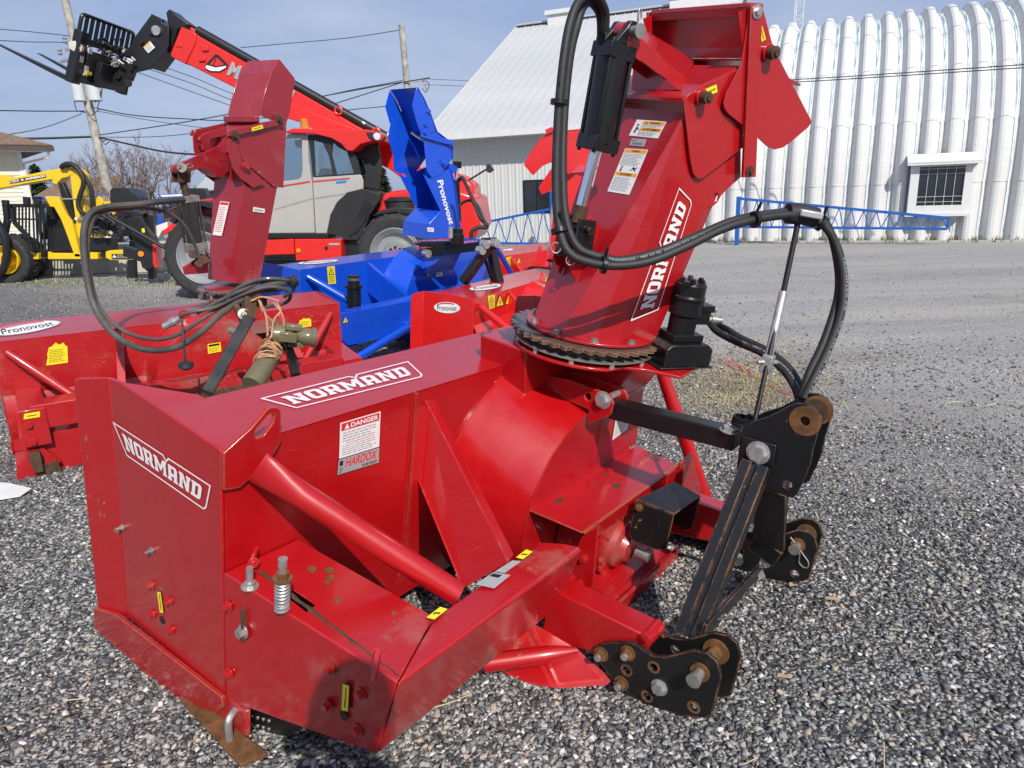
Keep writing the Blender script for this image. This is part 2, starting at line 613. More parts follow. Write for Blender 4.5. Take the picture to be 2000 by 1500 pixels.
def frame_outline(d, m, t=.02, k=0, asp=4.5):
    """thin badge outline with a notch in its upper edge and one rounded and one pointed end"""
    o_ = [(.06, 0), (.975, 0), (1, .12), (1.0, 1), (.60, 1), (.575, .86), (.55, 1), (.0, 1), (0, .95)]
    ta, tb = t / 1., t * asp
    i_ = [(.06 + ta * .8, tb), (.972, tb), (1 - ta, .17), (1 - ta, 1 - tb), (.605 + ta * .2, 1 - tb), (.575, .86 - tb * 1.5), (.545 - ta * .2, 1 - tb), (ta * 1.3, 1 - tb), (ta * 1.3, 1 - tb * 1.05)]
    d.ring(m, o_, i_, k)
# ================================================================ ground
def ground_material():
    m, t, b = newmat('gravel_ground')
    g = node(t, 'ShaderNodeNewGeometry').outputs['Position']
    vo = node(t, 'ShaderNodeTexVoronoi')
    vo.inputs['Scale'].default_value = 74
    vo.inputs['Randomness'].default_value = 1
    t.links.new(g, vo.inputs['Vector'])
    sp = node(t, 'ShaderNodeSeparateColor')
    t.links.new(vo.outputs['Color'], sp.inputs['Color'])
    stone = mix(t, rng_map(t, sp.outputs[0], 0, 1), (.07, .071, .075), (.42, .42, .41))
    stone = mix(t, rng_map(t, sp.outputs[1], .80, .84, 0, .55), stone, (.33, .25, .17))
    stone = mix(t, rng_map(t, vo.outputs['Distance'], .45, .75), stone, (.045, .045, .045))
    vo2 = node(t, 'ShaderNodeTexVoronoi')
    vo2.inputs['Scale'].default_value = 120
    t.links.new(g, vo2.inputs['Vector'])
    sp2 = node(t, 'ShaderNodeSeparateColor')
    t.links.new(vo2.outputs['Color'], sp2.inputs['Color'])
    fine = mix(t, sp2.outputs[0], (.19, .185, .175), (.46, .45, .425))
    # dusty wheel tracks running along the yard
    mpn = node(t, 'ShaderNodeMapping')
    mpn.inputs['Rotation'].default_value = (0, 0, rad(14))
    mpn.inputs['Scale'].default_value = (.12, .8, 1)
    t.links.new(g, mpn.inputs['Vector'])
    tr = rng_map(t, noise(t, 1.6, 5, .6, mpn.outputs['Vector'], .3), .46, .66, 0, .6)
    fine = mix(t, tr, fine, (.50, .44, .37))
    dk = rng_map(t, noise(t, 1.1, 4, .6, mpn.outputs['Vector'], .8), .50, .68, 0, .5)
    fine = mix(t, dk, fine, (.17, .168, .16))
    gr_ = noise(t, 30, 4, .75, g)
    fine = mix(t, rng_map(t, gr_, .36, .64), mix(t, .45, fine, (.08, .08, .08)), mix(t, .30, fine, (.66, .65, .62)))
    # where the lot is rolled fine, and where the loose coarse stone lies
    sx = node(t, 'ShaderNodeSeparateXYZ')
    t.links.new(g, sx.inputs[0])
    edge = mth(t, 'ADD', sx.outputs[1], mth(t, 'MULTIPLY', sx.outputs[0], .9))
    edge = mth(t, 'ADD', edge, mth(t, 'MULTIPLY', noise(t, .9, 5, .6, g), 3.0))
    lot = rng_map(t, edge, 5.6, 9.4)
    col = mix(t, lot, stone, fine)
    soil = rng_map(t, noise(t, .55, 5, .65, g), .56, .70, 0, .55)
    col = mix(t, soil, col, (.215, .175, .13))
    t.links.new(col, b.inputs['Base Color'])
    b.inputs['Roughness'].default_value = .92
    b.inputs['Specular IOR Level'].default_value = .25
    hgt = mix(t, lot, rng_map(t, vo.outputs['Distance'], 0, .7, 1, 0), rng_map(t, vo2.outputs['Distance'], 0, .7, .35, 0))
    bump(t, b, hgt, .9, .012)
    return m
GR = ground_material()
mb = MB()
xs = [-400, -60, -20, 20, 60, 400]; ys = [-60, -5, 30, 90, 600]
V = [(x, y, 0) for y in ys for x in xs]
Fc = [(j * 6 + i, j * 6 + i + 1, (j + 1) * 6 + i + 1, (j + 1) * 6 + i) for j in range(4) for i in range(5)]
tag(mb.add(V, Fc).build('ground', GR, smooth=False), kind='structure')

# loose crushed stone lying on it: real pieces near the camera
def stones(name, n, sampler, rmin, rmax, mat):
    protos = []
    for k in range(16):                            # angular chips: hulls of a few random points
        bm = bmesh.new()
        q = rng.normal(size=(9, 3)); q /= np.linalg.norm(q, axis=1)[:, None]
        q *= (.75 + .5 * rng.random((9, 1)))
        for c in q: bm.verts.new(tuple(c))
        r_ = bmesh.ops.convex_hull(bm, input=bm.verts[:])
        bmesh.ops.delete(bm, geom=[g_ for g_ in r_['geom_interior'] if isinstance(g_, bmesh.types.BMVert)], context='VERTS')
        bm.verts.index_update()
        bmesh.ops.recalc_face_normals(bm, faces=bm.faces)
        protos.append((np.array([v.co[:] for v in bm.verts]), np.array([[v.index for v in f.verts] for f in bm.faces])))
        bm.free()
    P = sampler(n)
    n = len(P)
    r = rmin + (rmax - rmin) * rng.random(n) ** 1.7
    VV, FF, off = [], [], 0
    for k, (base, fac) in enumerate(protos):
        ix = np.arange(k, n, len(protos))
        m = len(ix)
        A = rng.random(m) * 6.283
        S = np.stack([.8 + .7 * rng.random(m), .65 + .5 * rng.random(m), .40 + .4 * rng.random(m)], 1)
        v = base[None] * (S * r[ix][:, None])[:, None, :]
        tl = (rng.random(m) - .5) * 1.1
        ct, st = np.cos(tl)[:, None], np.sin(tl)[:, None]
        v = np.stack([v[..., 0] * ct - v[..., 2] * st, v[..., 1], v[..., 0] * st + v[..., 2] * ct], -1)
        ca, sa = np.cos(A)[:, None], np.sin(A)[:, None]
        v = np.stack([v[..., 0] * ca - v[..., 1] * sa, v[..., 0] * sa + v[..., 1] * ca, v[..., 2]], -1)
        z = r[ix] * (.15 + .4 * rng.random(m))
        v += np.concatenate([P[ix], z[:, None]], 1)[:, None, :]
        nv = len(base)
        VV.append(v.reshape(-1, 3))
        FF.append((fac[None] + nv * np.arange(m)[:, None, None]).reshape(-1, 3) + off)
        off += nv * m
    v, f = np.concatenate(VV), np.concatenate(FF)
    me = bpy.data.meshes.new(name)
    me.vertices.add(len(v)); me.vertices.foreach_set('co', v.ravel().astype(np.float32))
    me.loops.add(f.size); me.loops.foreach_set('vertex_index', f.ravel().astype(np.int32))
    me.polygons.add(len(f)); me.polygons.foreach_set('loop_start', np.arange(0, f.size, 3, dtype=np.int32))
    me.update(calc_edges=True)
    me.validate()
    me.materials.append(mat)
    o = bpy.data.objects.new(name, me)
    COL.objects.link(o)
    return tag(o, kind='stuff')
def stone_mat():
    m, t, b = newmat('crushed_stone')
    g = node(t, 'ShaderNodeNewGeometry')
    r = g.outputs['Random Per Island']
    cr_ = node(t, 'ShaderNodeValToRGB')
    e = cr_.color_ramp.elements
    e[0].position, e[0].color = 0, (.05, .052, .056, 1)
    e[1].position, e[1].color = 1, (.70, .69, .67, 1)
    for p, c in ((.22, (.095, .097, .10, 1)), (.5, (.21, .21, .21, 1)), (.72, (.34, .337, .33, 1)), (.80, (.42, .33, .24, 1)), (.84, (.46, .455, .445, 1)), (.92, (.32, .27, .23, 1))):
        k = e.new(p); k.color = c
    t.links.new(r, cr_.inputs['Fac'])
    o = node(t, 'ShaderNodeTexCoord').outputs['Object']
    f = rng_map(t, noise(t, 160, 4, .65, o), .3, .7, .68, 1.3)
    hv = node(t, 'ShaderNodeHueSaturation')
    t.links.new(f, hv.inputs['Value']); t.links.new(cr_.outputs['Color'], hv.inputs['Color'])
    soil = rng_map(t, noise(t, .55, 5, .65, g.outputs['Position']), .56, .70, 0, .4)
    t.links.new(mix(t, soil, hv.outputs['Color'], (.215, .175, .13)), b.inputs['Base Color'])
    b.inputs['Roughness'].default_value = .85
    b.inputs['Specular IOR Level'].default_value = .35
    return m
STONE = stone_mat()
def samp(n):
    out = []
    k = 0
    while k < n:
        m = 40000
        d = 1.0 + 6.9 * rng.random(m) ** 1.5
        a = (rng.random(m) - .5) * rad(86)
        x, y = d * np.sin(a), d * np.cos(a)
        ed = y + .9 * x + 1.0
        dens = np.clip((8.2 - ed + 1.6 * np.sin(x * 1.7) * np.cos(y * 1.3)) / 3.4, .0, 1)
        dens *= .62 + .38 * np.sin(x * 2.3 + 1.1 * np.sin(y * 2.9)) * np.cos(y * 1.9 + .7 * np.sin(x * 3.1))
        dens *= np.clip(d / 2.2, .35, 1.0)
        keep = rng.random(m) < dens
        out.append(np.stack([x, y], 1)[keep]); k += keep.sum()
    return np.concatenate(out)[:n]
stones('gravel', 125000, samp, .0040, .0135, STONE)
def samp_far(n):
    d = 4.2 + 13.5 * rng.random(n) ** 1.15
    a = (rng.random(n) - .5) * rad(86)
    k = (.5 + .5 * np.sin(d * np.cos(a) * 2.1 + .4 * d * np.sin(a) + 1.5 * np.sin(d * np.sin(a) * .45))) > rng.random(n) * 1.1 - .35
    ed = d * np.cos(a) + .9 * d * np.sin(a)
    k &= rng.random(n) < np.clip(1.25 - (ed - 6) / 5, .10, 1)
    return np.stack([d * np.sin(a), d * np.cos(a)], 1)[k]
stones('fine_gravel', 75000, samp_far, .005, .014, STONE)

# ================================================================ grass, straw, twine
GRASS = plain('spring_grass', (.10, .135, .035), .8, var=.5, sc=3)
DRYG = plain('dry_grass', (.36, .29, .15), .85, var=.4, sc=4)
def blades(name, pts, hmin, hmax, mats, wd=.006, lean=.6):
    mb = MB()
    for (x, y) in pts:
        h = hmin + (hmax - hmin) * random.random()
        a = random.random() * 6.283
        l = lean * h * random.random()
        dx, dy = math.cos(a), math.sin(a)
        wx, wy = -dy * wd, dx * wd
        mb.mat(random.choice([0, 0, 1]) if len(mats) > 1 else 0)
        mb.add([(x - wx, y - wy, 0), (x + wx, y + wy, 0), (x + dx * l * .4 + wx * .7, y + dy * l * .4 + wy * .7, h * .6), (x + dx * l * .4 - wx * .7, y + dy * l * .4 - wy * .7, h * .6), (x + dx * l, y + dy * l, h)], [(0, 1, 2, 3), (3, 2, 4)])
    return tag(mb.build(name, mats, smooth=False, fix=False), kind='stuff')
e_ = np.array((.914, -.406, 0)); e_ /= np.linalg.norm(e_)
HUT = Fr(np.stack([e_, np.array((-e_[1], e_[0], 0)), (0, 0, 1)], 1), (5.02, 19.74, 0))
pts = []
for i in range(5200):
    x = random.uniform(-2, 12); y = random.gauss(-.02, .16)
    if math.sin(x * 2.1) + math.sin(x * 5.3 + 1) + random.gauss(0, .9) < -.6: continue
    pts.append(HUT.w((x, y, 0))[:2])
blades('grass', pts, .04, .17, [GRASS, DRYG], .012)
pts = []
for i in range(6500):
    c = WORLD.on('z', 0, random.gauss(1450, 85), random.gauss(752, 34))
    pts.append(c[:2])
blades('dry_grass', pts, .004, .022, [DRYG, DRYG, GRASS], .0035, 4.5)
pts = []
for i in range(900):
    c = WORLD.on('z', 0, random.choice((60, 110, 170, 260, 330)) + random.gauss(0, 22), random.gauss(552, 5))
    pts.append(c[:2])
blades('grass', pts, .015, .055, [GRASS, DRYG], .009)
TW = plain('red_twine', (.62, .06, .05), .8)
P3 = spline([WORLD.on('z', .008, x, y) for x, y in ((1405, 702), (1430, 708), (1450, 724), (1440, 716), (1475, 738), (1500, 752), (1530, 768), (1570, 776), (1600, 782))], 6)
P3 = [p + np.array((random.gauss(0, .01), random.gauss(0, .01), random.random() * .008)) for p in P3]
mb = MB().tube(P3, .003, 5)
P4 = spline([WORLD.on('z', .008, x, y) for x, y in ((1412, 706), (1436, 722), (1424, 712), (1452, 716), (1468, 730))], 5)
mb.tube(P4, .003, 5)
tag(mb.build('baler_twine', TW), 'frayed red baler twine lying across the dry grass patch', 'twine')
CHIP = plain('wood_chip', (.48, .33, .20), .8, var=.2, sc=40)
def chip(name, x, y, ln, wd, ang, label, cat, mat, group=None):
    p = np.array(WORLD.on('z', .012, x, y))
    d = np.array((math.cos(ang), math.sin(ang), .05)) * ln / 2
    n_ = np.array((-math.sin(ang), math.cos(ang), 0)) * wd / 2
    o = MB().prism([p - d - n_ * .4, p + d * .7 - n_, p + d + n_ * .2, p - d * .6 + n_], (0, 0, .006)).build(name, mat)
    return tag(o, label, cat, group)
chip('wood_chip', 1626, 1170, .05, .014, -.2, 'pale orange wood chip on the gravel right of the far hitch plate', 'wood chip', CHIP)
chip('wood_chip', 1532, 1322, .04, .009, -.3, 'slim pale wood chip on the gravel right of the near hitch plate', 'wood chip', CHIP)
chip('wood_chip', 1545, 1143, .02, .014, .4, 'small orange wood chip beside the far hitch plate', 'wood chip', CHIP)
STRAW = plain('straw', (.55, .44, .26), .7, var=.2)
def straw(pts, label, r=.0016, group=None):
    P = spline([np.array(WORLD.on('z', .018, x, y)) + np.array((0, 0, random.random() * .01)) for x, y in pts], 5)
    return tag(MB().tube(P, r, 5).build('straw', STRAW), label, 'straw', group)
straw([(838, 1386), (880, 1374), (921, 1357)], 'long yellow straw lying just behind the red foot plate of the front blower')
straw([(126, 1374), (168, 1366)], 'short straw on the gravel left of the front blower skid edge')
straw([(1726, 1450), (1727, 1500)], 'straw lying upright to the camera at the bottom right of the gravel')
straw([(1736, 1228), (1775, 1234)], 'thin straw on open gravel right of the hitch, in the middle')
straw([(1450, 1498), (1480, 1484)], 'straw at the bottom edge below the near hitch plate')
straw([(1845, 795), (1852, 788), (1880, 786), (1908, 793)], 'pale bent plant stem on the gravel at the right edge of the stony part', .003)
straw([(1925, 794), (1945, 789)], 'short pale stem right of the bent plant stem', .003)
p = [WORLD.on('z', .012, x, y) for x, y in ((-30, 940), (20, 945), (62, 955), (40, 970), (-10, 978), (-40, 968))]
tag(MB().prism(p, (0, 0, .004)).build('plastic_scrap', plain('white_plastic', (.72, .72, .70), .5)), 'torn white plastic sheet scrap lying at the left edge of the gravel', 'plastic sheet')

# ================================================================ rounded steel hut with corrugated arches
def hut_white():
    m, t, b = newmat('white_hut_paint')
    o = node(t, 'ShaderNodeTexCoord').outputs['Object']
    col = mix(t, rng_map(t, noise(t, 2.2, 5, .6, o), .35, .7, 0, .6), (.63, .63, .62), (.55, .56, .55))
    fl = rng_map(t, noise(t, 11, 4, .65, o), .71, .74)
    col = mix(t, mth(t, 'MULTIPLY', fl, .8), col, (.34, .44, .50))
    t.links.new(col, b.inputs['Base Color'])
    b.inputs['Roughness'].default_value = .75
    b.inputs['Specular IOR Level'].default_value = .25
    wv = node(t, 'ShaderNodeTexWave')
    wv.wave_type = 'BANDS'; wv.bands_direction = 'Z'
    wv.inputs['Scale'].default_value = 6.5
    wv.inputs['Distortion'].default_value = .15
    t.links.new(o, wv.inputs['Vector'])
    sz = node(t, 'ShaderNodeSeparateXYZ'); t.links.new(o, sz.inputs[0])
    low = rng_map(t, sz.outputs[2], 2.2, 3.0, 1, 0)
    bump(t, b, mth(t, 'MULTIPLY', wv.outputs['Fac'], low), .30, .012)
    return m
def hut_seam():
    m, t, b = newmat('flaking_blue_seam')
    o = node(t, 'ShaderNodeTexCoord').outputs['Object']
    sz = node(t, 'ShaderNodeSeparateXYZ'); t.links.new(o, sz.inputs[0])
    mp_ = node(t, 'ShaderNodeMapping'); mp_.inputs['Scale'].default_value = (30, 1, 1.0)
    t.links.new(o, mp_.inputs['Vector'])
    f = mth(t, 'ADD', noise(t, 1.6, 6, .7, mp_.outputs['Vector']), mth(t, 'MULTIPLY', rng_map(t, sz.outputs[2], 1.0, 4.4), .10))
    col = mix(t, rng_map(t, f, .545, .60), (.74, .75, .74), (.13, .27, .36))
    t.links.new(col, b.inputs['Base Color'])
    b.inputs['Roughness'].default_value = .6
    return m
HW, HS = hut_white(), hut_seam()
def arch(s):                                     # distance up the skin -> (y, z, ny, nz)
    z0, Rr = 1.48, 4.3
    if s < z0:
        return 0, s, -1, 0
    t_ = (s - z0) / Rr
    if t_ < math.pi - .0:
        return Rr * (1 - math.cos(t_)), z0 + Rr * math.sin(t_), -math.cos(t_), math.sin(t_)
    return 2 * Rr, max(0, z0 - (s - z0 - math.pi * Rr)), 1, 0
hut = thing('steel_hut', HUT, 'white corrugated arched steel hut with small barred window, right background', 'hut')
PITCH_R = .485
sect = [(-.2425, .0), (-.175, .0), (-.085, .155), (-.035, .178), (.035, .178), (.085, .155), (.175, .0), (.2425, .0)]
Stot = 1.48 * 2 + math.pi * 4.3
cuts = [0, 1.35, 2.75, 4.1, 5.4, 6.7, 8.0, 9.4, 11, 13, Stot]
V, Fc, b0 = [], [], 0
for ci in range(len(cuts) - 1):
    s0_, s1_ = cuts[ci], cuts[ci + 1] + .05
    ns = 7 if 1 <= ci <= 7 else 4
    for i in range(ns + 1):
        s_ = min(s0_ + (s1_ - s0_) * i / ns, Stot)
        y, z, ny, nz_ = arch(s_)
        off = .010 * (1 - i / ns)
        for (x, d) in sect:
            dd = d + off
            V.append((x, y + ny * dd, z + nz_ * dd))
    for i in range(ns):
        for k in range(len(sect) - 1):
            a_ = b0 + i * len(sect) + k
            Fc.append((a_, a_ + 1, a_ + 1 + len(sect), a_ + len(sect)))
    b0 += (ns + 1) * len(sect)
arch_o = MB().add(V, Fc).build('arch_panel', HW, hut, ang=14, fix=False)
sv, sf = [], []
for i in range(41):
    y, z, ny, nz_ = arch(Stot * .62 * i / 40)
    for x in (-.026, .026):
        sv.append((x + .2425, y + ny * .018, z + nz_ * .018))
for i in range(40):
    sf.append((2 * i, 2 * i + 1, 2 * i + 3, 2 * i + 2))
seam_o = MB().add(sv, sf).build('panel_seam', HS, hut, fix=False)
for k in range(-1, 27):
    if k > -1:
        a_ = arch_o.copy(); COL.objects.link(a_)
        s_ = seam_o.copy(); COL.objects.link(s_)
    else:
        a_, s_ = arch_o, seam_o
    a_.location = (.1 + k * PITCH_R, 0, 0)
    s_.location = (.1 + k * PITCH_R, 0, 0)
xe = .1 - PITCH_R * 1.5
end = [(xe + .02, *arch(s_)[:2]) for s_ in np.linspace(0, Stot, 40)]
MB().prism([(p[0], p[1], p[2]) for p in end], (.05, 0, 0)).build('end_wall', HW, hut)
MB().box((xe, -.3, 0), (13.3, .35, .035)).build('sill_curb', plain('concrete', (.42, .41, .38), .9), hut)
WHITE_TRIM = plain('white_trim', (.66, .66, .65), .45, var=.05)
GLASS = plain('dark_window_glass', (.018, .021, .026), .06, var=.1, spec=.8)
mb = MB()
for a_, b in (((5.10, -.36, .66), (5.28, .1, 1.79)), ((6.20, -.36, .66), (6.37, .1, 1.79)), ((5.281, -.36, 1.73), (6.199, .1, 1.79)), ((5.281, -.36, .66), (6.199, .1, .85)), ((5.06, -.40, .60), (6.41, -.361, .68))):
    mb.box(a_, b)
win = mb.build('window', WHITE_TRIM, hut, bevel=.004)
MB().box((5.281, -.31, .85), (6.199, -.29, 1.73)).build('pane', GLASS, win)
for i in range(4):
    x = 5.281 + .918 * (i + 1) / 5
    MB().cyl((x, -.335, .85), (x, -.335, 1.73), .006, seg=6).build('window_bar', plain('grille', (.55, .55, .55), .5) if i == 0 else bpy.data.materials['grille'], win)
for z in (.93, 1.05, 1.56, 1.68):
    MB().cyl((5.281, -.338, z), (6.199, -.338, z), .006, seg=6).build('window_bar', bpy.data.materials['grille'], win)
aw = MB()
for k in range(4):
    z0_, y0_ = 2.03 - k * .052, -.12 - k * .10
    aw.prism([(5.0, y0_, z0_), (5.0, y0_ - .115, z0_ - .055), (5.0, y0_ - .115, z0_ - .075), (5.0, y0_, z0_ - .02)], (1.49, 0, 0))
awo = aw.build('awning', WHITE_TRIM, hut, bevel=.003)
MB().box((5.0, -.535, 1.765), (6.49, -.515, 1.84)).build('awning_fascia', WHITE_TRIM, awo)
MB().prism([(5.01, -.10, 1.98), (5.01, -.50, 1.80), (5.01, -.10, 1.78)], (.02, 0, 0)).build('awning_cheek', WHITE_TRIM, awo)
MB().prism([(6.46, -.10, 1.98), (6.46, -.50, 1.80), (6.46, -.10, 1.78)], (.02, 0, 0)).build('awning_cheek', WHITE_TRIM, awo)

# ================================================================ white sheet-metal building beside it
WB = HUT.sub((-7.06, -.397, 0))
wb = thing('metal_building', WB, 'white gabled sheet metal building behind the parked snow blowers', 'building')
WALLW = plain('white_wall_steel', (.55, .56, .54), .5, var=.05, sc=1.5)
ROOFW = plain('white_roof_steel', (.44, .45, .46), .7, var=.05, sc=.8)
L_ = 6.7
p0_ = MB()
p0_.box((0, 0, 0), (.226, .02, 3.2))
p0_.prism([(.0, 0, 0), (.015, -.022, 0), (.045, -.022, 0), (.06, 0, 0)], (0, 0, 3.2))
p0_.prism([(.125, 0, 0), (.133, -.010, 0), (.147, -.010, 0), (.155, 0, 0)], (0, 0, 3.2))
pw = p0_.build('wall_panel', WALLW, wb, smooth=False)
for k in range(int(L_ / .229)):
    o = pw if k == 0 else pw.copy()
    if k: COL.objects.link(o)
    o.location = (k * .229, 0, .0)
MB().box((0, .021, 0), (L_, .2, 3.2)).build('wall', WALLW, wb)
MB().box((0, .2, 0), (.12, 13.6, 3.2)).build('wall', WALLW, wb)
MB().prism([(0, .0, 3.2), (0, 13.6, 3.2), (0, 6.8, 7.2)], (.12, 0, 0)).build('gable', WALLW, wb)
ev = np.array((-.5, -.62, 3.13)); rg = np.array((-.5, 6.6, 7.33))
sl_v = rg - ev
nrm = np.array((0, -sl_v[2], sl_v[1])); nrm /= np.linalg.norm(nrm)
RW = .305
rp = MB()
rp.prism([ev, ev + (RW - .003, 0, 0), rg + (RW - .003, 0, 0), rg], nrm * -.02)
for x, hh in ((.03, .034), (.13, .012), (.21, .012)):
    q0 = ev + (x, 0, 0)
    rp.prism([q0, q0 + (.012, 0, 0) + nrm * hh, q0 + (.03, 0, 0) + nrm * hh, q0 + (.042, 0, 0)], sl_v)
rpo = rp.build('roof_panel', ROOFW, wb, smooth=False)
for k in range(int(8.0 / RW)):
    o = rpo if k == 0 else rpo.copy()
    if k: COL.objects.link(o)
    o.location = (k * RW, 0, 0)
MB().prism([(-.5, 6.6, 7.31), (-.5, 13.9, 3.1), (-.5, 13.9, 3.06), (-.5, 6.6, 7.27)], (8.0, 0, 0)).build('roof', ROOFW, wb)
MB().box((-.5, -.66, 2.98), (7.5, -.625, 3.16)).build('fascia', WHITE_TRIM, wb)
MB().box((-.5, -.62, 2.99), (7.5, .0, 3.02)).build('soffit', plain('soffit_white', (.6, .62, .62), .6), wb)
MB().box((-.53, -.62, 0), (-.53, 0, 0)) if False else None
MB().prism([(-.53, -.66, 3.0), (-.53, 6.6, 7.22), (-.53, 6.6, 7.40), (-.53, -.66, 3.18)], (.028, 0, 0)).build('rake_trim', WHITE_TRIM, wb)
MB().bar((-.5, 6.6, 7.36), (7.5, 6.6, 7.36), .36, .05).build('ridge_cap', ROOFW, wb)
mb = MB()
a_ = WB.on('y', -.03, 1021, 352); b = WB.on('y', -.03, 1076, 416)
mb.box((a_[0], -.03, b[2]), (b[0], .01, a_[2]))
wn = mb.build('window', BLACK_CLEAN, wb)
MB().box((a_[0] + .05, -.035, b[2] + .05), ((a_[0] + b[0]) / 2 - .02, -.03, a_[2] - .05)).build('pane', GLASS, wn)
MB().box(((a_[0] + b[0]) / 2 + .02, -.035, b[2] + .05), (b[0] - .05, -.03, a_[2] - .05)).build('pane', GLASS, wn)
a_ = WB.on('y', -.03, 905, 352); b = WB.on('y', -.03, 935, 420)
for x0, x1, z0, z1, zz in ((1075, 1127, 25, 75, 0), (1312, 1440, -8, 70, 0)):
    y_ = 6.6
    a_ = WB.on('y', y_, x0, z0); b = WB.on('y', y_, x1, z1)
    mb = MB().box((a_[0], y_ - .3, 6.9), (b[0], y_ + .5, a_[2] - .14))
    vt = mb.build('roof_vent', WHITE_TRIM, wb)
    MB().box((a_[0] - .08, y_ - .38, a_[2] - .14), (b[0] + .08, y_ + .58, a_[2])).build('vent_cap', WHITE_TRIM, vt)

# ---- blue lattice barrier arms in front of both buildings
BLUE_GATE = plain('blue_gate_paint', (.012, .10, .38), .4, var=.1)
def gate(Fx, y, post, top, bot, n, label, end=True):
    g = thing('gate_arm', Fx, label, 'gate')
    pa, pb_ = Fx.on('y', y, *post[0]), Fx.on('y', y, *post[1])
    MB().bar((pa[0], y, 0), (pa[0], y, pa[2]), .10, .10, (0, 1, 0)).build('post', BLUE_GATE, g)
    t0_, t1_ = (np.array(Fx.on('y', y, *q)) for q in top)
    b0_, b1_ = (np.array(Fx.on('y', y, *q)) for q in bot)
    MB().bar(t0_, t1_, .062, .062, (0, 1, 0)).build('chord', BLUE_GATE, g)
    MB().bar(b0_, b1_, .058, .058, (0, 1, 0)).build('chord', BLUE_GATE, g)
    for i in range(n):
        p = b0_ + (b1_ - b0_) * (i / n); q = t0_ + (t1_ - t0_) * ((i + .5) / n); r = b0_ + (b1_ - b0_) * ((i + 1) / n)
        MB().bar(p, q, .022, .022, (0, 1, 0)).build('brace', BLUE_GATE, g)
        MB().bar(q, r, .022, .022, (0, 1, 0)).build('brace', BLUE_GATE, g)
    if end:
        MB().bar(b1_, t1_, .05, .05, (0, 1, 0)).build('end_bar', BLUE_GATE, g)
gate(HUT, -1.2, ((1443, 384), (1437, 470)), ((1446, 388), (1853, 426)), ((1440, 443), (1850, 447)), 17, 'long blue lattice gate arm closed in front of the arched steel hut')
gate(WB, -1.2, ((1078, 373), (1080, 470)), ((1075, 408), (905, 443)), ((1078, 476), (905, 474)), 6, 'blue lattice gate arm in front of the gabled metal building')

# ---- lattice mast far behind
MST = Fr(np.eye(3), (0, 0, 0))
ym = 75.0
pm = WORLD.on('y', ym, 1547, 200)
mast = thing('lattice_mast', WORLD.sub((pm[0], ym, 0)), 'tall white lattice radio mast standing behind the arched hut', 'mast')
MW = plain('mast_white', (.72, .72, .72), .5)
hm = 36.
legs = [(-.42, -.25), (.42, -.25), (0, .45)]
for lx, ly in legs:
    MB().cyl((lx, ly, 0), (lx, ly, hm), .035, seg=6).build('leg', MW, mast)
mb = MB()
for i in range(int(hm / .75)):
    z = i * .75
    for k in range(3):
        a_, b = legs[k], legs[(k + 1) % 3]
        if i % 2: a_, b = b, a_
        mb.cyl((*a_, z), (*b, z + .75), .018, seg=4)
        mb.cyl((*legs[k], z), (*legs[(k + 1) % 3], z), .018, seg=4)
tag(mb.build('bracing', MW, mast), kind='stuff')

# ================================================================ left background: houses, poles, wires, trees
SID = plain('cream_siding', (.66, .63, .50), .6, var=.05, sc=2)
SHING = plain('brown_shingle', (.19, .12, .075), .9, var=.35, sc=9)
HX = WORLD.sub((-12.9, 22.0, 0), rad(42))
yH = 0
house = thing('house', HX, 'cream clapboard house with brown shingle roof at left edge', 'house')
c0 = HX.on('y', 0, 55, 296); c1 = HX.on('y', 0, 68, 520)
xr = (c0[0] + c1[0]) / 2
ze = c0[2]
bd = MB().box((xr - 7, 0, 0), (xr, .02, .112)).add([], [])
bo = MB().prism([(xr - 7, 0, 0), (xr - 7, -.018, .004), (xr - 7, .0, .118)], (7, 0, 0)).build('clapboard', SID, house, smooth=False)
nb = int(ze / .118)
for k in range(nb):
    o = bo if k == 0 else bo.copy()
    if k: COL.objects.link(o)
    o.location = (0, 0, k * .118)
MB().box((xr - 7, .001, 0), (xr, 7.5, ze)).build('wall', SID, house)
MB().box((xr - .10, -.03, 0), (xr + .015, .0, ze)).build('corner_trim', WHITE_TRIM, house)
rfz = ze + .04
mb = MB().prism([(xr - 8, -.55, rfz), (xr + .72, -.55, rfz), (xr - 2.4, 3.6, rfz + 1.35), (xr - 8, 3.6, rfz + 1.35)], (0, .02, .09))
mb.prism([(xr + .72, -.55, rfz), (xr + .72, 8, rfz), (xr - 2.4, 3.6, rfz + 1.35)], (0, .0, .09))
mb.build('roof', SHING, house)
for k in range(12):
    t_ = k / 12
    x1 = xr + .72 - t_ * 3.12
    y_ = -.55 + t_ * 4.15
    z_ = rfz + t_ * 1.35 + .09
    MB().prism([(xr - 8, y_, z_), (x1, y_, z_), (x1 - .26, y_ + .346, z_ + .113), (xr - 8, y_ + .346, z_ + .113)], (0, -.004, .022)).build('shingle', SHING, house, smooth=False)
MB().box((xr - 8, -.60, rfz - .06), (xr + .74, -.56, rfz + .07)).build('gutter', plain('brown_gutter', (.07, .06, .055), .5), house)
MB().box((xr - 8, -.55, rfz - .05), (xr + .72, 0, rfz - .02)).build('soffit', WHITE_TRIM, house)
MB().tube([(xr + .60, -.5, rfz - .05), (xr + .60, -.42, rfz - .22), (xr + .04, -.04, rfz - .36), (xr + .03, -.04, rfz - .6), (xr + .03, -.04, .1)], .035, 8).build('downpipe', SID, house)
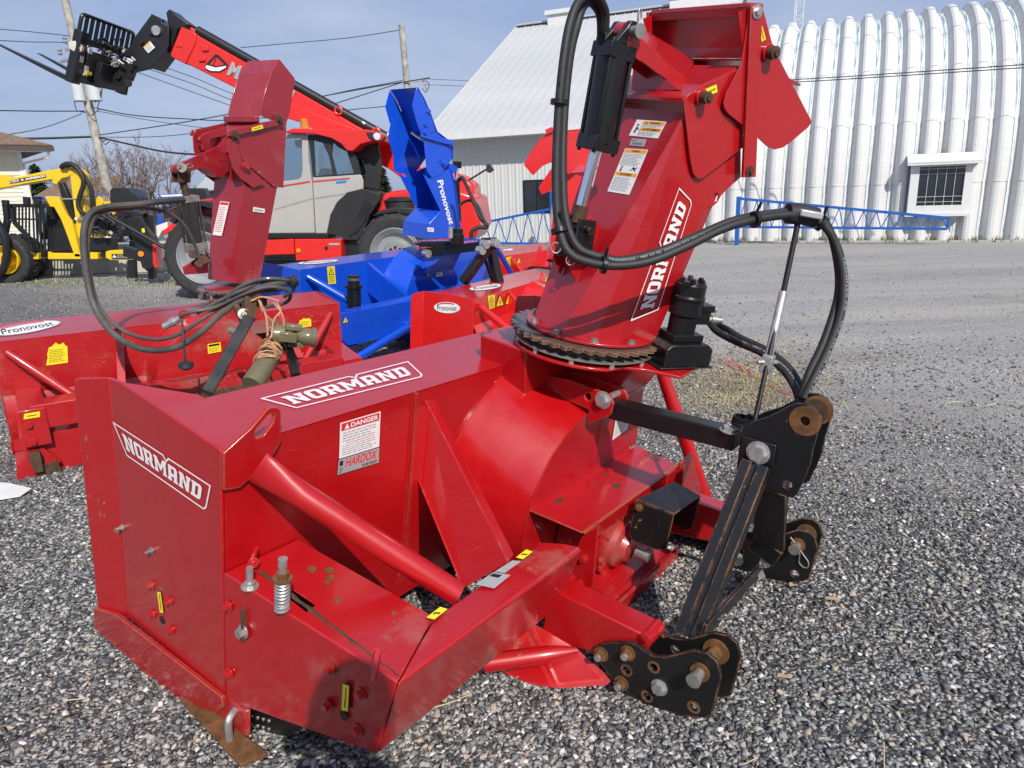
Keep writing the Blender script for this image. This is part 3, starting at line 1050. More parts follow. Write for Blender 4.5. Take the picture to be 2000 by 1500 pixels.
# second house, brown roof, behind the yellow crane
H2 = WORLD.sub((-24, 40, 0))
h2 = thing('house', H2, 'house with low brown roof showing behind the yellow crane', 'house')
a_ = H2.on('y', 0, 50, 412); b = H2.on('y', 0, 215, 405)
MB().box((a_[0], .3, 0), (b[0], 8, a_[2])).build('wall', plain('brown_brick_wall', (.26, .19, .14), .8), h2)
r0_ = H2.on('y', 4, 62, 360); r1_ = H2.on('y', 4, 180, 352)
MB().prism([(a_[0] - .4, -.2, a_[2]), (b[0] + .4, -.2, a_[2]), (b[0] - 1.2, 4, r1_[2]), (a_[0] + .1, 4, r1_[2])], (0, 0, .15)).build('roof', SHING, h2)
MB().box((a_[0] - .4, -.26, a_[2] - .12), (b[0] + .4, -.2, a_[2] + .12)).build('fascia', WHITE_TRIM, h2)
for k in range(10):
    t_ = k / 10
    MB().prism([(a_[0] - .4 + t_ * .5, -.2 + 4.2 * t_, a_[2] + .15 + t_ * (r1_[2] - a_[2])), (b[0] + .4 - t_ * 1.6, -.2 + 4.2 * t_, a_[2] + .15 + t_ * (r1_[2] - a_[2])), (b[0] + .4 - (t_ + .1) * 1.6, .22 + 4.2 * t_, a_[2] + .15 + (t_ + .1) * (r1_[2] - a_[2])), (a_[0] - .4 + (t_ + .1) * .5, .22 + 4.2 * t_, a_[2] + .15 + (t_ + .1) * (r1_[2] - a_[2]))], (0, 0, .04)).build('shingle', SHING, h2, smooth=False)
# far white house
H3 = WORLD.sub((-24, 62, 0))
h3 = thing('house', H3, 'far white house with grey roof seen between the old red chute and cylinder', 'house')
a_ = H3.on('y', 0, 396, 372); b = H3.on('y', 0, 520, 420)
MB().box((a_[0], 0, 0), (b[0], 7, a_[2])).build('wall', plain('far_white_wall', (.72, .73, .74), .6), h3)
MB().prism([(a_[0] - .4, -.4, a_[2]), (b[0] + .4, -.4, a_[2]), (b[0] + .4, 3.5, a_[2] + 1.6), (a_[0] - .4, 3.5, a_[2] + 1.6)], (0, 0, .15)).build('roof', plain('grey_roof', (.36, .37, .38), .8), h3)
for x in (412, 424):
    q = H3.on('y', -.05, x, 385)
    w3 = MB().box((q[0] - .3, -.05, q[2] - .55), (q[0] + .3, -.01, q[2] + .55)).build('window', WHITE_TRIM, h3)
    MB().box((q[0] - .22, -.07, q[2] - .47), (q[0] + .22, -.051, q[2] + .47)).build('pane', GLASS, w3)

# ---- utility poles and lines
POLE = plain('weathered_pole', (.36, .33, .29), .9, var=.4, sc=4)
WIRE = plain('black_wire', (.03, .03, .032), .6)
yp = 30.0
q0 = np.array(WORLD.on('y', yp, 161, 150)); q1 = np.array(WORLD.on('y', yp, 214, 385))
pd = (q0 - q1) / np.linalg.norm(q0 - q1)
base = q1 - pd * (q1[2] / pd[2])
pole = thing('utility_pole', WORLD.sub(base), 'leaning grey wooden utility pole carrying two transformers, left background', 'utility pole')
hp_ = 10.6
MB().tube([np.zeros(3), pd * hp_ * .5, pd * hp_], [.19, .16, .13], 12).build('pole', POLE, pole)
TRF = plain('transformer_grey', (.52, .55, .55), .45, var=.06)
for (x, y, s_, lab) in ((153, 178, .9, None), (183, 175, 1.0, None)):
    c = np.array(WORLD.on('y', yp - .25, x, y)) - base
    tr = MB().lathe(c + (0, 0, -.42 * s_), (0, 0, 1), [(0, .2 * s_), (.02, .25 * s_), (.70, .25 * s_), (.72, .27 * s_), (.77, .27 * s_), (.82, .2 * s_)], 22).build('transformer', TRF, pole)
    mb = MB()
    for k in (-1, 1):
        mb.lathe(c + (k * .1, 0, .38 * s_), (k * .3, 0, 1), [(0, .05), (.05, .03), (.08, .05), (.13, .03), (.2, .04)], 8)
    mb.build('bushing', plain('porcelain', (.3, .28, .26), .3) if s_ < 1 else bpy.data.materials['porcelain'], tr)
    MB().bar(c, base * 0 + pd * (c[2] / pd[2]), .08, .1).build('bracket', STEEL, pole)
mb = MB()
for pts in (((145, 195), (150, 215), (168, 220)), ((185, 200), (196, 190), (200, 172)), ((176, 205), (190, 210), (197, 178)), ((168, 215), (178, 225), (188, 218), (195, 212)), ((198, 270), (205, 282), (214, 276)), ((192, 268), (200, 276), (210, 272))):
    mb.tube(spline([np.array(WORLD.on('y', yp - .3, x, y)) - base for x, y in pts], 5), .018, 5)
mb.build('jumper_wire', WIRE, pole)
for (x, y, x2, y2) in ((128, 97, 160, 95), (118, 120, 160, 112)):
    MB().bar(np.array(WORLD.on('y', yp - .2, x, y)) - base, np.array(WORLD.on('y', yp - .2, x2, y2)) - base, .1, .1).build('bracket_arm', STEEL, pole)
    MB().lathe(np.array(WORLD.on('y', yp - .2, x, y - 12)) - base, (0, 0, 1), [(0, .05), (.06, .09), (.12, .05), (.18, .09), (.26, .04)], 10).build('insulator', bpy.data.materials['porcelain'], pole)
y2_ = 38.
q0 = np.array(WORLD.on('y', y2_, 784, 48)); q1 = np.array(WORLD.on('y', y2_, 795, 170))
pd2 = (q0 - q1) / np.linalg.norm(q0 - q1)
b2 = q1 - pd2 * (q1[2] / pd2[2])
pole2 = thing('utility_pole', WORLD.sub(b2), 'upright pale wooden utility pole behind the blue chute', 'utility pole')
MB().tube([np.zeros(3), pd2 * 5, pd2 * (q0[2] / pd2[2])], [.20, .17, .145], 12).build('pole', POLE, pole2)
mb = MB()
for (x, y, x2, y2) in ((790, 160, 832, 158), (822, 148, 834, 178)):
    mb.bar(np.array(WORLD.on('y', y2_ - .2, x, y)) - b2, np.array(WORLD.on('y', y2_ - .2, x2, y2)) - b2, .06, .06)
mb.build('bracket_arm', STEEL, pole2)
mb = MB().tube(spline([np.array(WORLD.on('y', y2_ - .2, x, y)) - b2 for x, y in ((828, 155), (838, 165), (832, 180), (824, 172))], 5), .02, 5)
mb.build('jumper_wire', WIRE, pole2)
wires = [
    ([(-60, 52, 26), (0, 57, 28), (70, 63, 29), (146, 71, 30)], .014, 'upper of two wires running left from the top of the leaning pole'),
    ([(-60, 75, 26), (0, 79, 28), (60, 82, 29), (122, 83, 30), (135, 90, 30)], .014, 'second wire from the top running left of the leaning pole'),
    ([(-60, 217, 26), (0, 216, 28), (80, 217, 29), (165, 217, 30)], .022, 'level black cable left of the leaning pole, under the transformers'),
    ([(-40, 266, 26), (20, 262, 28), (90, 248, 29), (160, 222, 30)], .016, 'sagging wire from under the transformers down to the left edge'),
    ([(-60, 274, 26), (0, 271, 28), (90, 270, 29), (180, 267, 30), (190, 268, 30)], .045, 'thick black cable running left at the middle of the leaning pole'),
    ([(190, 212, 30), (260, 225, 31), (360, 232, 33), (480, 233, 36), (780, 205, 38)], .022, 'cable running right from the leaning pole just under its transformers'),
    ([(190, 217, 30), (300, 236, 31), (420, 252, 33), (560, 262, 36)], .013, 'thin wire sloping down to the right from the leaning pole'),
    ([(192, 264, 30), (300, 248, 30), (420, 228, 29), (700, 175, 28), (840, 152, 27)], .020, 'wire rising to the right from the middle of the leaning pole'),
    ([(193, 268, 30), (300, 267, 30), (400, 257, 30), (620, 222, 30)], .014, 'thin nearly level wire right of the leaning pole'),
    ([(193, 268, 30), (250, 281, 29), (320, 296, 28), (400, 303, 27), (520, 310, 26)], .036, 'thick black cable sagging to the right behind the old red chute'),
    ([(250, 112, 33), (310, 128, 33), (380, 152, 33), (452, 182, 33), (560, 216, 33)], .016, 'top one of three parallel wires under the red telehandler boom'),
    ([(245, 122, 33), (300, 138, 33), (380, 165, 33), (452, 195, 33), (560, 230, 33)], .016, 'middle one of three parallel wires under the red telehandler boom'),
    ([(240, 130, 33), (285, 147, 33), (360, 174, 33), (450, 206, 33), (560, 244, 33)], .016, 'lowest one of three parallel wires under the red telehandler boom'),
    ([(470, 93, 36), (560, 85, 37), (680, 74, 38), (780, 59, 38)], .018, 'wire from the upright pole top left to the telehandler boom'),
    ([(640, 186, 36), (690, 175, 37), (740, 166, 38), (786, 157, 38)], .020, 'upper of two wires meeting the upright pole above the blue chute'),
    ([(655, 202, 36), (700, 188, 37), (750, 172, 38), (788, 160, 38)], .024, 'lower twisted cable meeting the upright pole above the blue chute'),
    ([(826, 154, 38), (900, 157, 34), (1080, 163, 26), (1300, 165, 20), (1560, 155, 17), (2080, 121, 14)], .010, 'upper of two overhead lines crossing in front of the white buildings'),
    ([(826, 165, 38), (900, 168, 34), (1080, 172, 26), (1300, 170, 20), (1560, 160, 17), (2080, 127, 14)], .010, 'lower of two overhead lines crossing in front of the white buildings'),
]
for pts, r, lab in wires:
    P = spline([WORLD.on('y', Y, x, y) for x, y, Y in pts], 6)
    tag(MB().tube(P, r, 5).build('power_line', WIRE), lab, 'power line', 'overhead lines')

# ---- bare shrubs and a conifer
BARK = plain('bare_twigs', (.17, .125, .105), .9, var=.3)
def shrub(px_, py_, Y, hgt, wid, seed, label):
    r = random.Random(seed)
    c = np.array(WORLD.on('y', Y, px_, py_)); base = np.array((c[0], Y, 0))
    s_ = thing('bare_tree', WORLD.sub(base), label, 'tree', 'bare trees')
    tr, tw = MB(), MB()
    def grow(mb, p, d, ln, rr, lv):
        n = 3
        P = [p]
        for i in range(n):
            d = d + np.array((r.gauss(0, .16), r.gauss(0, .16), r.gauss(.06, .08)))
            d /= np.linalg.norm(d)
            P.append(P[-1] + d * ln / n)
        mb.tube(P, [rr * (1 - .45 * i / n) for i in range(n + 1)], 5 if lv < 2 else 3, cap=False)
        if lv < 4:
            for k in range(3 if lv < 3 else 4):
                t_ = r.uniform(.35, 1)
                q = P[min(int(t_ * n), n - 1)] + (P[min(int(t_ * n) + 1, n)] - P[min(int(t_ * n), n - 1)]) * (t_ * n % 1)
                d2_ = d + np.array((r.gauss(0, .55), r.gauss(0, .55), r.gauss(.1, .3)))
                d2_ /= np.linalg.norm(d2_)
                grow(tr if lv < 1 else tw, q, d2_, ln * r.uniform(.55, .75), max(rr * .52, .010), lv + 1)
    for k in range(5):
        a = r.random() * 6.28
        d = np.array((math.cos(a) * wid, math.sin(a) * wid, 1.0))
        grow(tr, np.array((math.cos(a) * .25, math.sin(a) * .25, 0)), d / np.linalg.norm(d), hgt * .5, .07, 0)
    tr.build('trunk', BARK, s_)
    tw.build('crown', BARK, s_, smooth=False, fix=False)
shrub(215, 400, 38, 4.6, .45, 3, 'bare twiggy tree directly behind the leaning utility pole')
shrub(262, 400, 40, 4.9, .40, 5, 'bare twiggy tree just right of the leaning utility pole')
shrub(318, 405, 42, 4.6, .35, 9, 'bare twiggy tree next to the old red chute')
LEAF = plain('conifer_green', (.035, .055, .022), .8, var=.5, sc=2)
def conifer(px_, py_, Y, hgt, label, wid=.28, zb=.3):
    c = np.array(WORLD.on('y', Y, px_, py_)); base = np.array((c[0], Y, 0))
    hgt = c[2] if hgt is None else hgt
    s_ = thing('conifer', WORLD.sub(base), label, 'tree')
    MB().cyl((0, 0, 0), (0, 0, hgt), .16, .02, seg=7).build('trunk', BARK, s_)
    mb = MB()
    r = random.Random(int(px_))
    for k in range(1500):
        z = zb + (hgt - zb) * r.random() ** .8
        R1 = (hgt - z) * wid * r.uniform(.35, 1.05) + .05
        a = r.random() * 6.28
        p = np.array((R1 * math.cos(a), R1 * math.sin(a), z - R1 * .25))
        d = np.array((math.cos(a), math.sin(a), -.25)) * .28
        n_ = np.array((-math.sin(a), math.cos(a), r.gauss(0, .5))) * .09
        mb.add([p - d * .5 - n_, p - d * .5 + n_, p + d + n_ * .1], [(0, 1, 2)])
    mb.build('crown', LEAF, s_, smooth=False, fix=False)
conifer(66, 322, 46, None, 'dark conifer top beside the cream house')
conifer(738, 325, 30, None, 'dark green conifer seen through the telehandler cab side', .34)
# ---- concrete blocks under the yellow trailer
CONC = plain('cast_concrete', (.46, .43, .37), .9, var=.25, sc=3)
for i, (x0, x1, lab) in enumerate(((49, 84, 'first concrete barrier block from the left under the yellow trailer'), (86, 142, 'second concrete barrier block from the left under the yellow trailer'), (144, 214, 'third concrete barrier block from the left under the yellow trailer'), (216, 262, 'fourth concrete barrier block from the left, by the black stabiliser leg'), (264, 312, 'rightmost concrete barrier block, beside the black panel'))):
    a_ = WORLD.on('y', 15.6, x0, 541); b = WORLD.on('y', 15.6, x1, 508)
    o = MB().box((a_[0], 15.6, 0), (b[0] - .02, 16.3, max(.62, b[2]))).build('concrete_block', CONC, bevel=.02)
    tag(o, lab, 'concrete block', 'concrete blocks under the trailer')
# ================================================================ the big red snow blower in front
R_ = [[0.60892451, -0.77803471, 0.15450869], [0.79306684, 0.60106817, -0.09880312], [-0.015998, 0.18269936, 0.98303866]]
F = Fr(R_, (-0.78661, 1.61883, 0.11781))
W, H = 2.0, .727
WH = 2.44                                              # twice the hitch centre line
CX = WH / 2
blower = thing('snow_blower', F, 'dark red snow blower nearest the camera with black hitch and white block letter badges', 'snow blower', 'snow blowers parked on the gravel')
# side panels
for x0, sg in ((0.0, 1), (W, -1)):
    mb = MB()
    yz = [(.004, -.012), (.004, .727), (.30, .738), (.477, .742), (.53, .735), (.53, -.06)]
    mb.prism([(x0, y, z) for y, z in yz], (.008 * sg, 0, 0))
    lip = [(.53, -.06), (.53, .735), (.602, .715), (.648, .703), (.664, .692), (.668, .672), (.656, -.08)]
    mb.prism([(x0 - sg * (y - .53) * .26, y, z) for y, z in lip], (.008 * sg, .002, 0))
    sp = mb.build('side_panel', RED, blower, bevel=.003)
    mb = MB()
    e = [(.656, -.07), (.561, -.055), (.0, .003), (-.004, -.03), (.03, -.075), (.215, -.167), (.295, -.188), (.546, -.195), (.663, -.155)]
    xo = [(x0 - sg * (.012 + max(0, y - .53) * .26), y, z) for y, z in e]
    mb.prism(xo, (.0115 * sg, 0, 0))
    mb.build('skid_edge', paint('red_enamel_scuffed', (.38, .004, .007), .36, .9, .75, edge=2.2, er=.007) if sg == 1 else RED, blower, bevel=.002)
PX = lambda a, v, pts: F.P(a, v, pts)
# back wall, top and lower body
MB().box((.008, 0, -.02), (W - .008, .007, .7265)).build('back_wall', RED, blower)
mb = MB()
mb.box((.008, .0, .7205), (W - .008, .292, .727))
mb.prism([(.008, .292, .727), (W - .008, .292, .727), (W - .008, .302, .705), (.008, .302, .705)], (0, -.008, -.004))
mb.build('top_plate', RED, blower, bevel=.002)
MB().prism([(.010, .292, .727), (.010, .47, .739), (.010, .30, .60)], (.12, -.16, -.01)).build('corner_gusset', RED, blower)
mb = MB()                                            # curved auger trough behind the back wall
arc = [(.26 - .26 * math.cos(a) , .22 - .36 * math.sin(a)) for a in np.linspace(-.9, 1.25, 9)]
arc = [(y + .01, z) for y, z in arc]
mb.prism([(.01, y, z) for y, z in arc] + [(.01, y - .006, z - .006) for y, z in arc[::-1]], (W - .02, 0, 0))
mb.build('auger_trough', RED, blower)
mb = MB()
mb.cyl((.02, .36, .2), (W - .02, .36, .2), .05, seg=14)
for half in (0, 1):
    n, V, Fc = 90, [], []
    for i in range(n + 1):
        t = i / n
        x = .03 + t * (CX - .25) if half == 0 else W - .03 - t * (CX - .25)
        a = t * 2 * math.pi * 2.5
        for r in (.05, .27):
            V.append((x, .36 + r * math.cos(a), .2 + r * math.sin(a)))
    for i in range(n):
        Fc.append((2 * i, 2 * i + 1, 2 * i + 3, 2 * i + 2))
    mb.add(V, Fc)
mb.build('auger', RED, blower)
MB().box((0.02, .28, -.2), (W - .02, .33, -.185)).build('cutting_edge', RUST_DARK, blower)
# lifting lug, one near each end
lug = PX('y', -.014, [(437, 886), (490, 838), (524, 798), (534, 795), (545, 797), (549, 806), (549, 862), (540, 880), (505, 925), (488, 935), (470, 952), (437, 958)])
hole = PX('y', -.014, [(501, 857), (497, 848), (501, 838), (522, 813), (531, 807), (537, 812), (534, 826), (516, 851)])
for mir in (0, 1):
    g = (lambda p: (W - p[0], p[1], p[2])) if mir else (lambda p: p)
    MB().plate([g(p) for p in lug], [[g(p) for p in hole]], (0, .0135, 0)).build('lifting_lug', paint('red_enamel_chipped', (.42, .0030, .0055), .36, .6, .85, edge=2.6, er=.006) if not mir else RED, blower, bevel=.0015)
# skid arm boxes beside each end
for mir in (0,):
    g = (lambda p: (W - p[0], p[1], p[2])) if mir else (lambda p: p)
    mb = MB()
    t = .006
    A = [(-.002, -.004, .3932), (.043, -.565, .3982), (.043, -.525, .168), (-.002, -.004, -.012)]
    B = [(.217, -.004, .392), (.25, -.474, .392), (.25, -.474, .18), (.217, -.004, .0)]
    mb.prism(A, (t, .001, 0))
    mb.prism(B, (-t, .001, 0))
    sl_ = F.P('z', .3935, [(571, 1151), (616, 1182), (598, 1196), (569, 1173)])
    mb.plate([(-.0015, -.0045, .3938), (.2165, -.0045, .3938), (.2495, -.474, .3985), (.045, -.5645, .3988)], [[(p[0], p[1], .3935 + (-p[1]) * .0095) for p in sl_]], (0, 0, -t))
    mb.prism([A[3], A[2], B[2], B[3]], (0, 0, t))
    box = mb.build('skid_arm_box', RED_DUSTY if not mir else RED, blower, bevel=.003)
    if not mir:
        # weld seam, adjusting bolt with spring, second bolt and stop ear
        mb = MB()
        r_ = random.Random(2)
        sp_ = [np.array(F.on('z', .3965, 505 + 275 * k / 24 + r_.uniform(-1.5, 1.5), 1114 + 209 * k / 24 + r_.uniform(-1.5, 1.5))) for k in range(25)]
        mb.tube(sp_, [.0025 + .0035 * r_.random() * (1 if k < 18 else .4) for k in range(25)], 5)
        mb.build('weld_seam', RUST_DARK, box)
        b0 = F.on('z', .396, 551, 1195)
        hx = [(b0[0] + .0145 * math.cos(a), b0[1] + .0145 * math.sin(a), b0[2] + .004 + a * .085 / (2 * math.pi * 9.5)) for a in np.linspace(0, 2 * math.pi * 9.5, 150)]
        MB().tube(hx, .0034, 6).build('spring', ZINC, box)
        mb = MB()
        mb.cyl(b0, (b0[0], b0[1], b0[2] + .145), .0085, seg=12)
        mb.cyl((b0[0], b0[1], b0[2] + .125), (b0[0], b0[1], b0[2] + .146), .0105, seg=14)
        mb.build('spring_bolt', ZINC, box)
        mb = MB()
        mb.cyl((b0[0], b0[1], b0[2] + .09), (b0[0], b0[1], b0[2] + .094), .022, seg=18)
        mb.tube([(b0[0], b0[1], b0[2] + .094), (b0[0], b0[1], b0[2] + .110)], .015, 6)
        mb.build('spring_nut', RUST, box)
        b1 = F.on('z', .396, 488, 1146)
        mb = MB()
        mb.cyl(b1, (b1[0], b1[1], b1[2] + .055), .0085, seg=12)
        mb.cyl(b1, (b1[0], b1[1], b1[2] + .003), .021, seg=16)
        mb.tube([(b1[0], b1[1], b1[2] + .003), (b1[0], b1[1], b1[2] + .015)], .014, 6)
        mb.build('bolt', ZINC, box)
        mb = MB()
        e0 = np.array(F.on('z', .396, 482, 1122))
        mb.prism([e0 + (0, .0, 0), e0 + (.02, .014, .002), e0 + (.038, .026, .026), e0 + (.046, .032, .046), e0 + (.026, .018, .040)], (.004, -.008, 0))
        mb.bolt(e0 + (.02, .002, .024), (-.4, -.9, .2), .010, .010)
        e0 = np.array(F.on('z', .3985, 722, 1330))
        mb.prism([e0, e0 + (.028, .018, 0), e0 + (.042, .028, .022), e0 + (.036, .024, .048), e0 + (.016, .012, .036)], (.005, -.010, 0))
        mb.build('stop_ear', RED_DUSTY, box, bevel=.001)
        mb = MB()
        for x, y, xx in ((447, 1183, 0), (449, 1314, 0), (646, 1307, .024), (706, 1355, .036), (641, 1378, .024), (700, 1426, .036)):
            mb.mark().bolt(F.on('x', xx - .002, x, y), (-1, 0, 0), .0105, .011)
        mb.each('red_bolt', RED, box)
        p0 = F.on('x', .001, 477, 1190); p1 = F.on('x', .001, 480, 1250)
        MB().bar((-.0005, p0[1], p0[2]), (-.0005, p1[1], p1[2]), .003, .018, (1, 0, 0)).build('slot', RUST_DARK, box)
        mb = MB().bolt(F.on('x', -.001, 476, 1233), (-1, 0, 0), .0135, .014)
        mb.build('slot_bolt', ZINC, box)
        pc = F.on('x', .0285, 672, 1397)
        MB().cyl(pc, (pc[0] - .002, pc[1], pc[2]), .013, seg=16).build('drain_hole', BLACK_PRINT, box)
        mb = MB()
        for x, y, r in ((610, 1112, .012), (646, 1128, .009), (643, 1115, .012), (660, 1174, .009), (770, 1198, .007), (640, 1137, .008)):
            q = F.on('z', .396, x, y)
            mb.mark().cyl(q, (q[0], q[1], q[2] + .002), r, seg=12)
        mb.each('rust_pit', RUST, box)
# cross beam at the rear of the boxes
mb = MB()
S_ = [(.252, -.4745, .392), (.15, -.5195, .397), (.052, -.5625, .397), (.0432, -.567, .390), (.043, -.526, .168), (.252, -.474, .18)]
E_ = [(.72, -.465, .392), (.755, -.520, .3985), (.775, -.556, .3975), (.78, -.566, .386), (.765, -.526, .17), (.72, -.465, .19)]
mb.add(S_ + E_, [(0, 1, 2, 3, 4, 5), (11, 10, 9, 8, 7, 6)] + [(i, i + 6, (i + 1) % 6 + 6, (i + 1) % 6) for i in range(6)])
mb.build('cross_beam', RED_DUSTY, blower, bevel=.006)
# gusset plates between wall and beam
a, b_ = F.P('y', 0, [(830, 783), (817, 940)])
c_, d_ = F.P('y', -.447, [(903, 1150), (992, 1098)])
f0 = np.array(F.on('y', 0, 848, 770)); f1 = np.array(F.on('y', -.447, 1004, 1088))
for mir in (0,):
    g = (lambda p: (W - p[0], p[1], p[2])) if mir else (lambda p: tuple(p))
    s_ = 1 - 2 * mir
    mb = MB().prism([g(p) for p in (a, b_, c_, d_)], (.006 * s_, 0, 0))
    e_ = np.array(a); h_ = np.array(d_)
    mb.prism([g(e_), g(h_), g(h_ + (.042, .012, 0)), g(e_ + (.042, .0, -.004))], (0, .003, -.006))
    mb.build('gusset_plate', RED, blower, bevel=.002)
mb = MB()
s0, s1 = F.P('y', -.006, [(812, 768), (790, 1085)])
mb.bar(s0, s1, .010, .012, (0, 1, 0))
mb.build('weld_seam', paint('weld_red', (.38, .004, .008), .45, .3, .98, edge=2), blower)
# brace tubes with flattened upper ends
t0 = np.array(F.on('y', -.03, 503, 912)); t1 = np.array(F.on('y', -.445, 893, 1160))
dv = (t1 - t0)
tv = dv / np.linalg.norm(dv)
for mir in (0,):
    g = (lambda p: (W - p[0], p[1], p[2])) if mir else (lambda p: tuple(p))
    n, seg = 14, 16
    V, Fc = [], []
    sd = np.cross(tv, (0, 0, 1)); sd /= np.linalg.norm(sd)
    uu = np.cross(sd, tv)
    for i in range(n + 1):
        t = i / n
        k = min(1, t / .22)
        fl = .30 + .70 * k ** .7
        wd = 1.45 - .45 * k
        for j in range(seg):
            th = 2 * math.pi * j / seg
            V.append(g(t0 + dv * t + .032 * (sd * fl * math.cos(th) + uu * wd * math.sin(th))))
    for i in range(n):
        for j in range(seg):
            Fc.append((i * seg + j, i * seg + (j + 1) % seg, (i + 1) * seg + (j + 1) % seg, (i + 1) * seg + j))
    Fc.append(tuple(range(seg))); Fc.append(tuple(n * seg + j for j in range(seg)))
    MB().add(V, Fc).build('brace_tube', RED, blower)
f0_ = np.array(F.on('y', -.17, 1288, 712)); f1_ = np.array(F.on('y', -.50, 1384, 992))
MB().tube([f0_ + (f1_ - f0_) * k / 6 for k in range(7)], [.026, .03, .032, .032, .032, .032, .032], 16).build('brace_tube', RED, blower)
q = [F.on('y', -.50, *p) for p in ((1322, 955), (1330, 905), (1352, 886), (1378, 985), (1384, 1000))]
MB().prism(q, (0, .010, 0)).build('foot_gusset', RED, blower, bevel=.002)
# impeller drum
mb = MB()
n = 48
V, Fc = [], []
for yy, r, cx in ((0, .438, 1.222), (-.292, .352, 1.24)):
    for k in range(n):
        th = 2 * math.pi * k / n
        V.append((cx + r * math.cos(th), yy, .272 + r * math.sin(th)))
for k in range(n):
    Fc.append((k, (k + 1) % n, n + (k + 1) % n, n + k))
Fc.append(tuple(n + k for k in range(n)))
mb.add(V, Fc)
mb.build('impeller_drum', RED, blower, bevel=.0)
mb = MB()
arc = [(1.24 + .352 * math.cos(th), -.2935, .272 + .352 * math.sin(th)) for th in np.linspace(1.4, 3.3, 16)]
mb.tube(arc, .0035, 6)
arc = [(1.222 + .438 * math.cos(th), -.004, .272 + .438 * math.sin(th)) for th in np.linspace(1.9, 3.0, 14)]
mb.tube(arc, .005, 6)
mb.build('weld_bead', RED, blower)
# outlet neck up to the turntable
mb = MB()
Q_ = [(0, 1, 5, 4), (1, 2, 6, 5), (2, 3, 7, 6), (3, 0, 4, 7), (0, 3, 2, 1), (4, 5, 6, 7)]
mb.add([(1.285, -.2945, .40), (1.635, -.2945, .36), (1.635, -.02, .36), (1.285, -.02, .40), (1.285, -.2945, .62), (1.60, -.2945, .62), (1.60, -.02, .62), (1.285, -.02, .62)], Q_)
mb.add([(1.285, -.294, .6205), (1.60, -.294, .6205), (1.60, -.02, .6205), (1.285, -.02, .6205), (1.27, -.40, .811), (1.50, -.43, .811), (1.50, .0, .811), (1.27, .0, .811)], Q_)
mb.add([(1.08, -.10, .60), (1.284, -.10, .60), (1.284, .1, .60), (1.08, .1, .60), (1.04, -.10, .811), (1.2695, -.16, .811), (1.2695, .1, .811), (1.04, .1, .811)], Q_)
mb.build('outlet_neck', RED, blower, bevel=.006)
# top link brackets, bolt and bar
br = F.P('x', 1.165, [(998, 714), (1022, 724), (1062, 733), (1112, 742), (1150, 757), (1180, 766), (1192, 774), (1198, 790), (1192, 811), (1149, 829), (1149, 800), (1000, 735)])
for x_ in (1.165, 1.262):
    mb = MB().plate([(x_, p[1], p[2]) for p in br], [circle((x_, F.on('x', 1.165, 1148, 775)[1], F.on('x', 1.165, 1148, 775)[2]), (0, 1, 0), (0, 0, 1), .013, 12)], (.012, 0, 0))
    mb.build('top_link_bracket', paint('red_enamel_worn_edge', (.42, .0030, .0055), .36, .6, .8, edge=1.9, er=.005), blower, bevel=.002)
pb = np.array(F.on('x', 1.165, 1178, 781))
MB().bolt(pb, (-1, 0, 0), .021, .016).cyl(pb, pb + (.12, 0, 0), .012).build('top_link_bolt', ZINC, blower)
tl0 = np.array(F.on('x', 1.218, 1198, 797)); tl1 = np.array(F.on('x', 1.218, 1440, 858))
MB().bar(tl0, tl1, .062, .062).build('top_link_bar', BLACK, blower, bevel=.004)
# shelf over the gearbox
sh = F.P('z', .345, [(1029, 997), (1137, 1043), (1322, 910), (1242, 872)])
mb = MB().prism(sh, (0, 0, .006))
r0_, r1_ = np.array(sh[1]), np.array(sh[2])
mb.prism([r0_ + (0, -.001, .006), r1_ + (0, -.001, .006), r1_ + (0, -.004, -.045), r0_ + (.09, -.004, -.045), r0_ + (.02, -.004, -.02)], (0, -.006, 0))
mb.build('shelf_plate', paint('red_enamel_shelf', (.42, .0030, .0055), .3, 1.1, .75, edge=2.2, er=.006), blower, bevel=.0015)
mb = MB()
for x, y in ((1153, 944), (1190, 922)):
    q = F.on('z', .351, x, y)
    mb.mark().bolt(q, (0, 0, 1), .011, .008)
mb.each('red_bolt', RED, blower)
mb = MB()
for x, y in ((1092, 978), (1204, 948), (1156, 945), (1190, 924)):
    q = np.array(F.on('z', .3512, x, y))
    mb.mark().prism([q + (.026 * math.cos(t) , .010 * math.sin(t), 0) for t in np.linspace(0, 2 * math.pi, 12)[:-1]], (0, 0, .0012))
mb.each('slot', RUST_DARK, blower)
pl = F.P('x', .90, [(1098, 1180), (1099, 1137), (1136, 1048), (1168, 1028), (1157, 1144), (1112, 1180)])
for x_ in (.90, WH - .912):
    mb = MB().prism([(x_, p[1], p[2]) for p in pl], (.012, 0, 0))
    o = mb.build('support_plate', RED, blower, bevel=.002)
mb = MB()
for x, y in ((1140, 1090), (1116, 1130), (1131, 1139)):
    mb.mark().bolt(F.on('x', .90, x, y), (-1, 0, 0), .0105, .012)
mb.each('red_bolt', RED, blower)
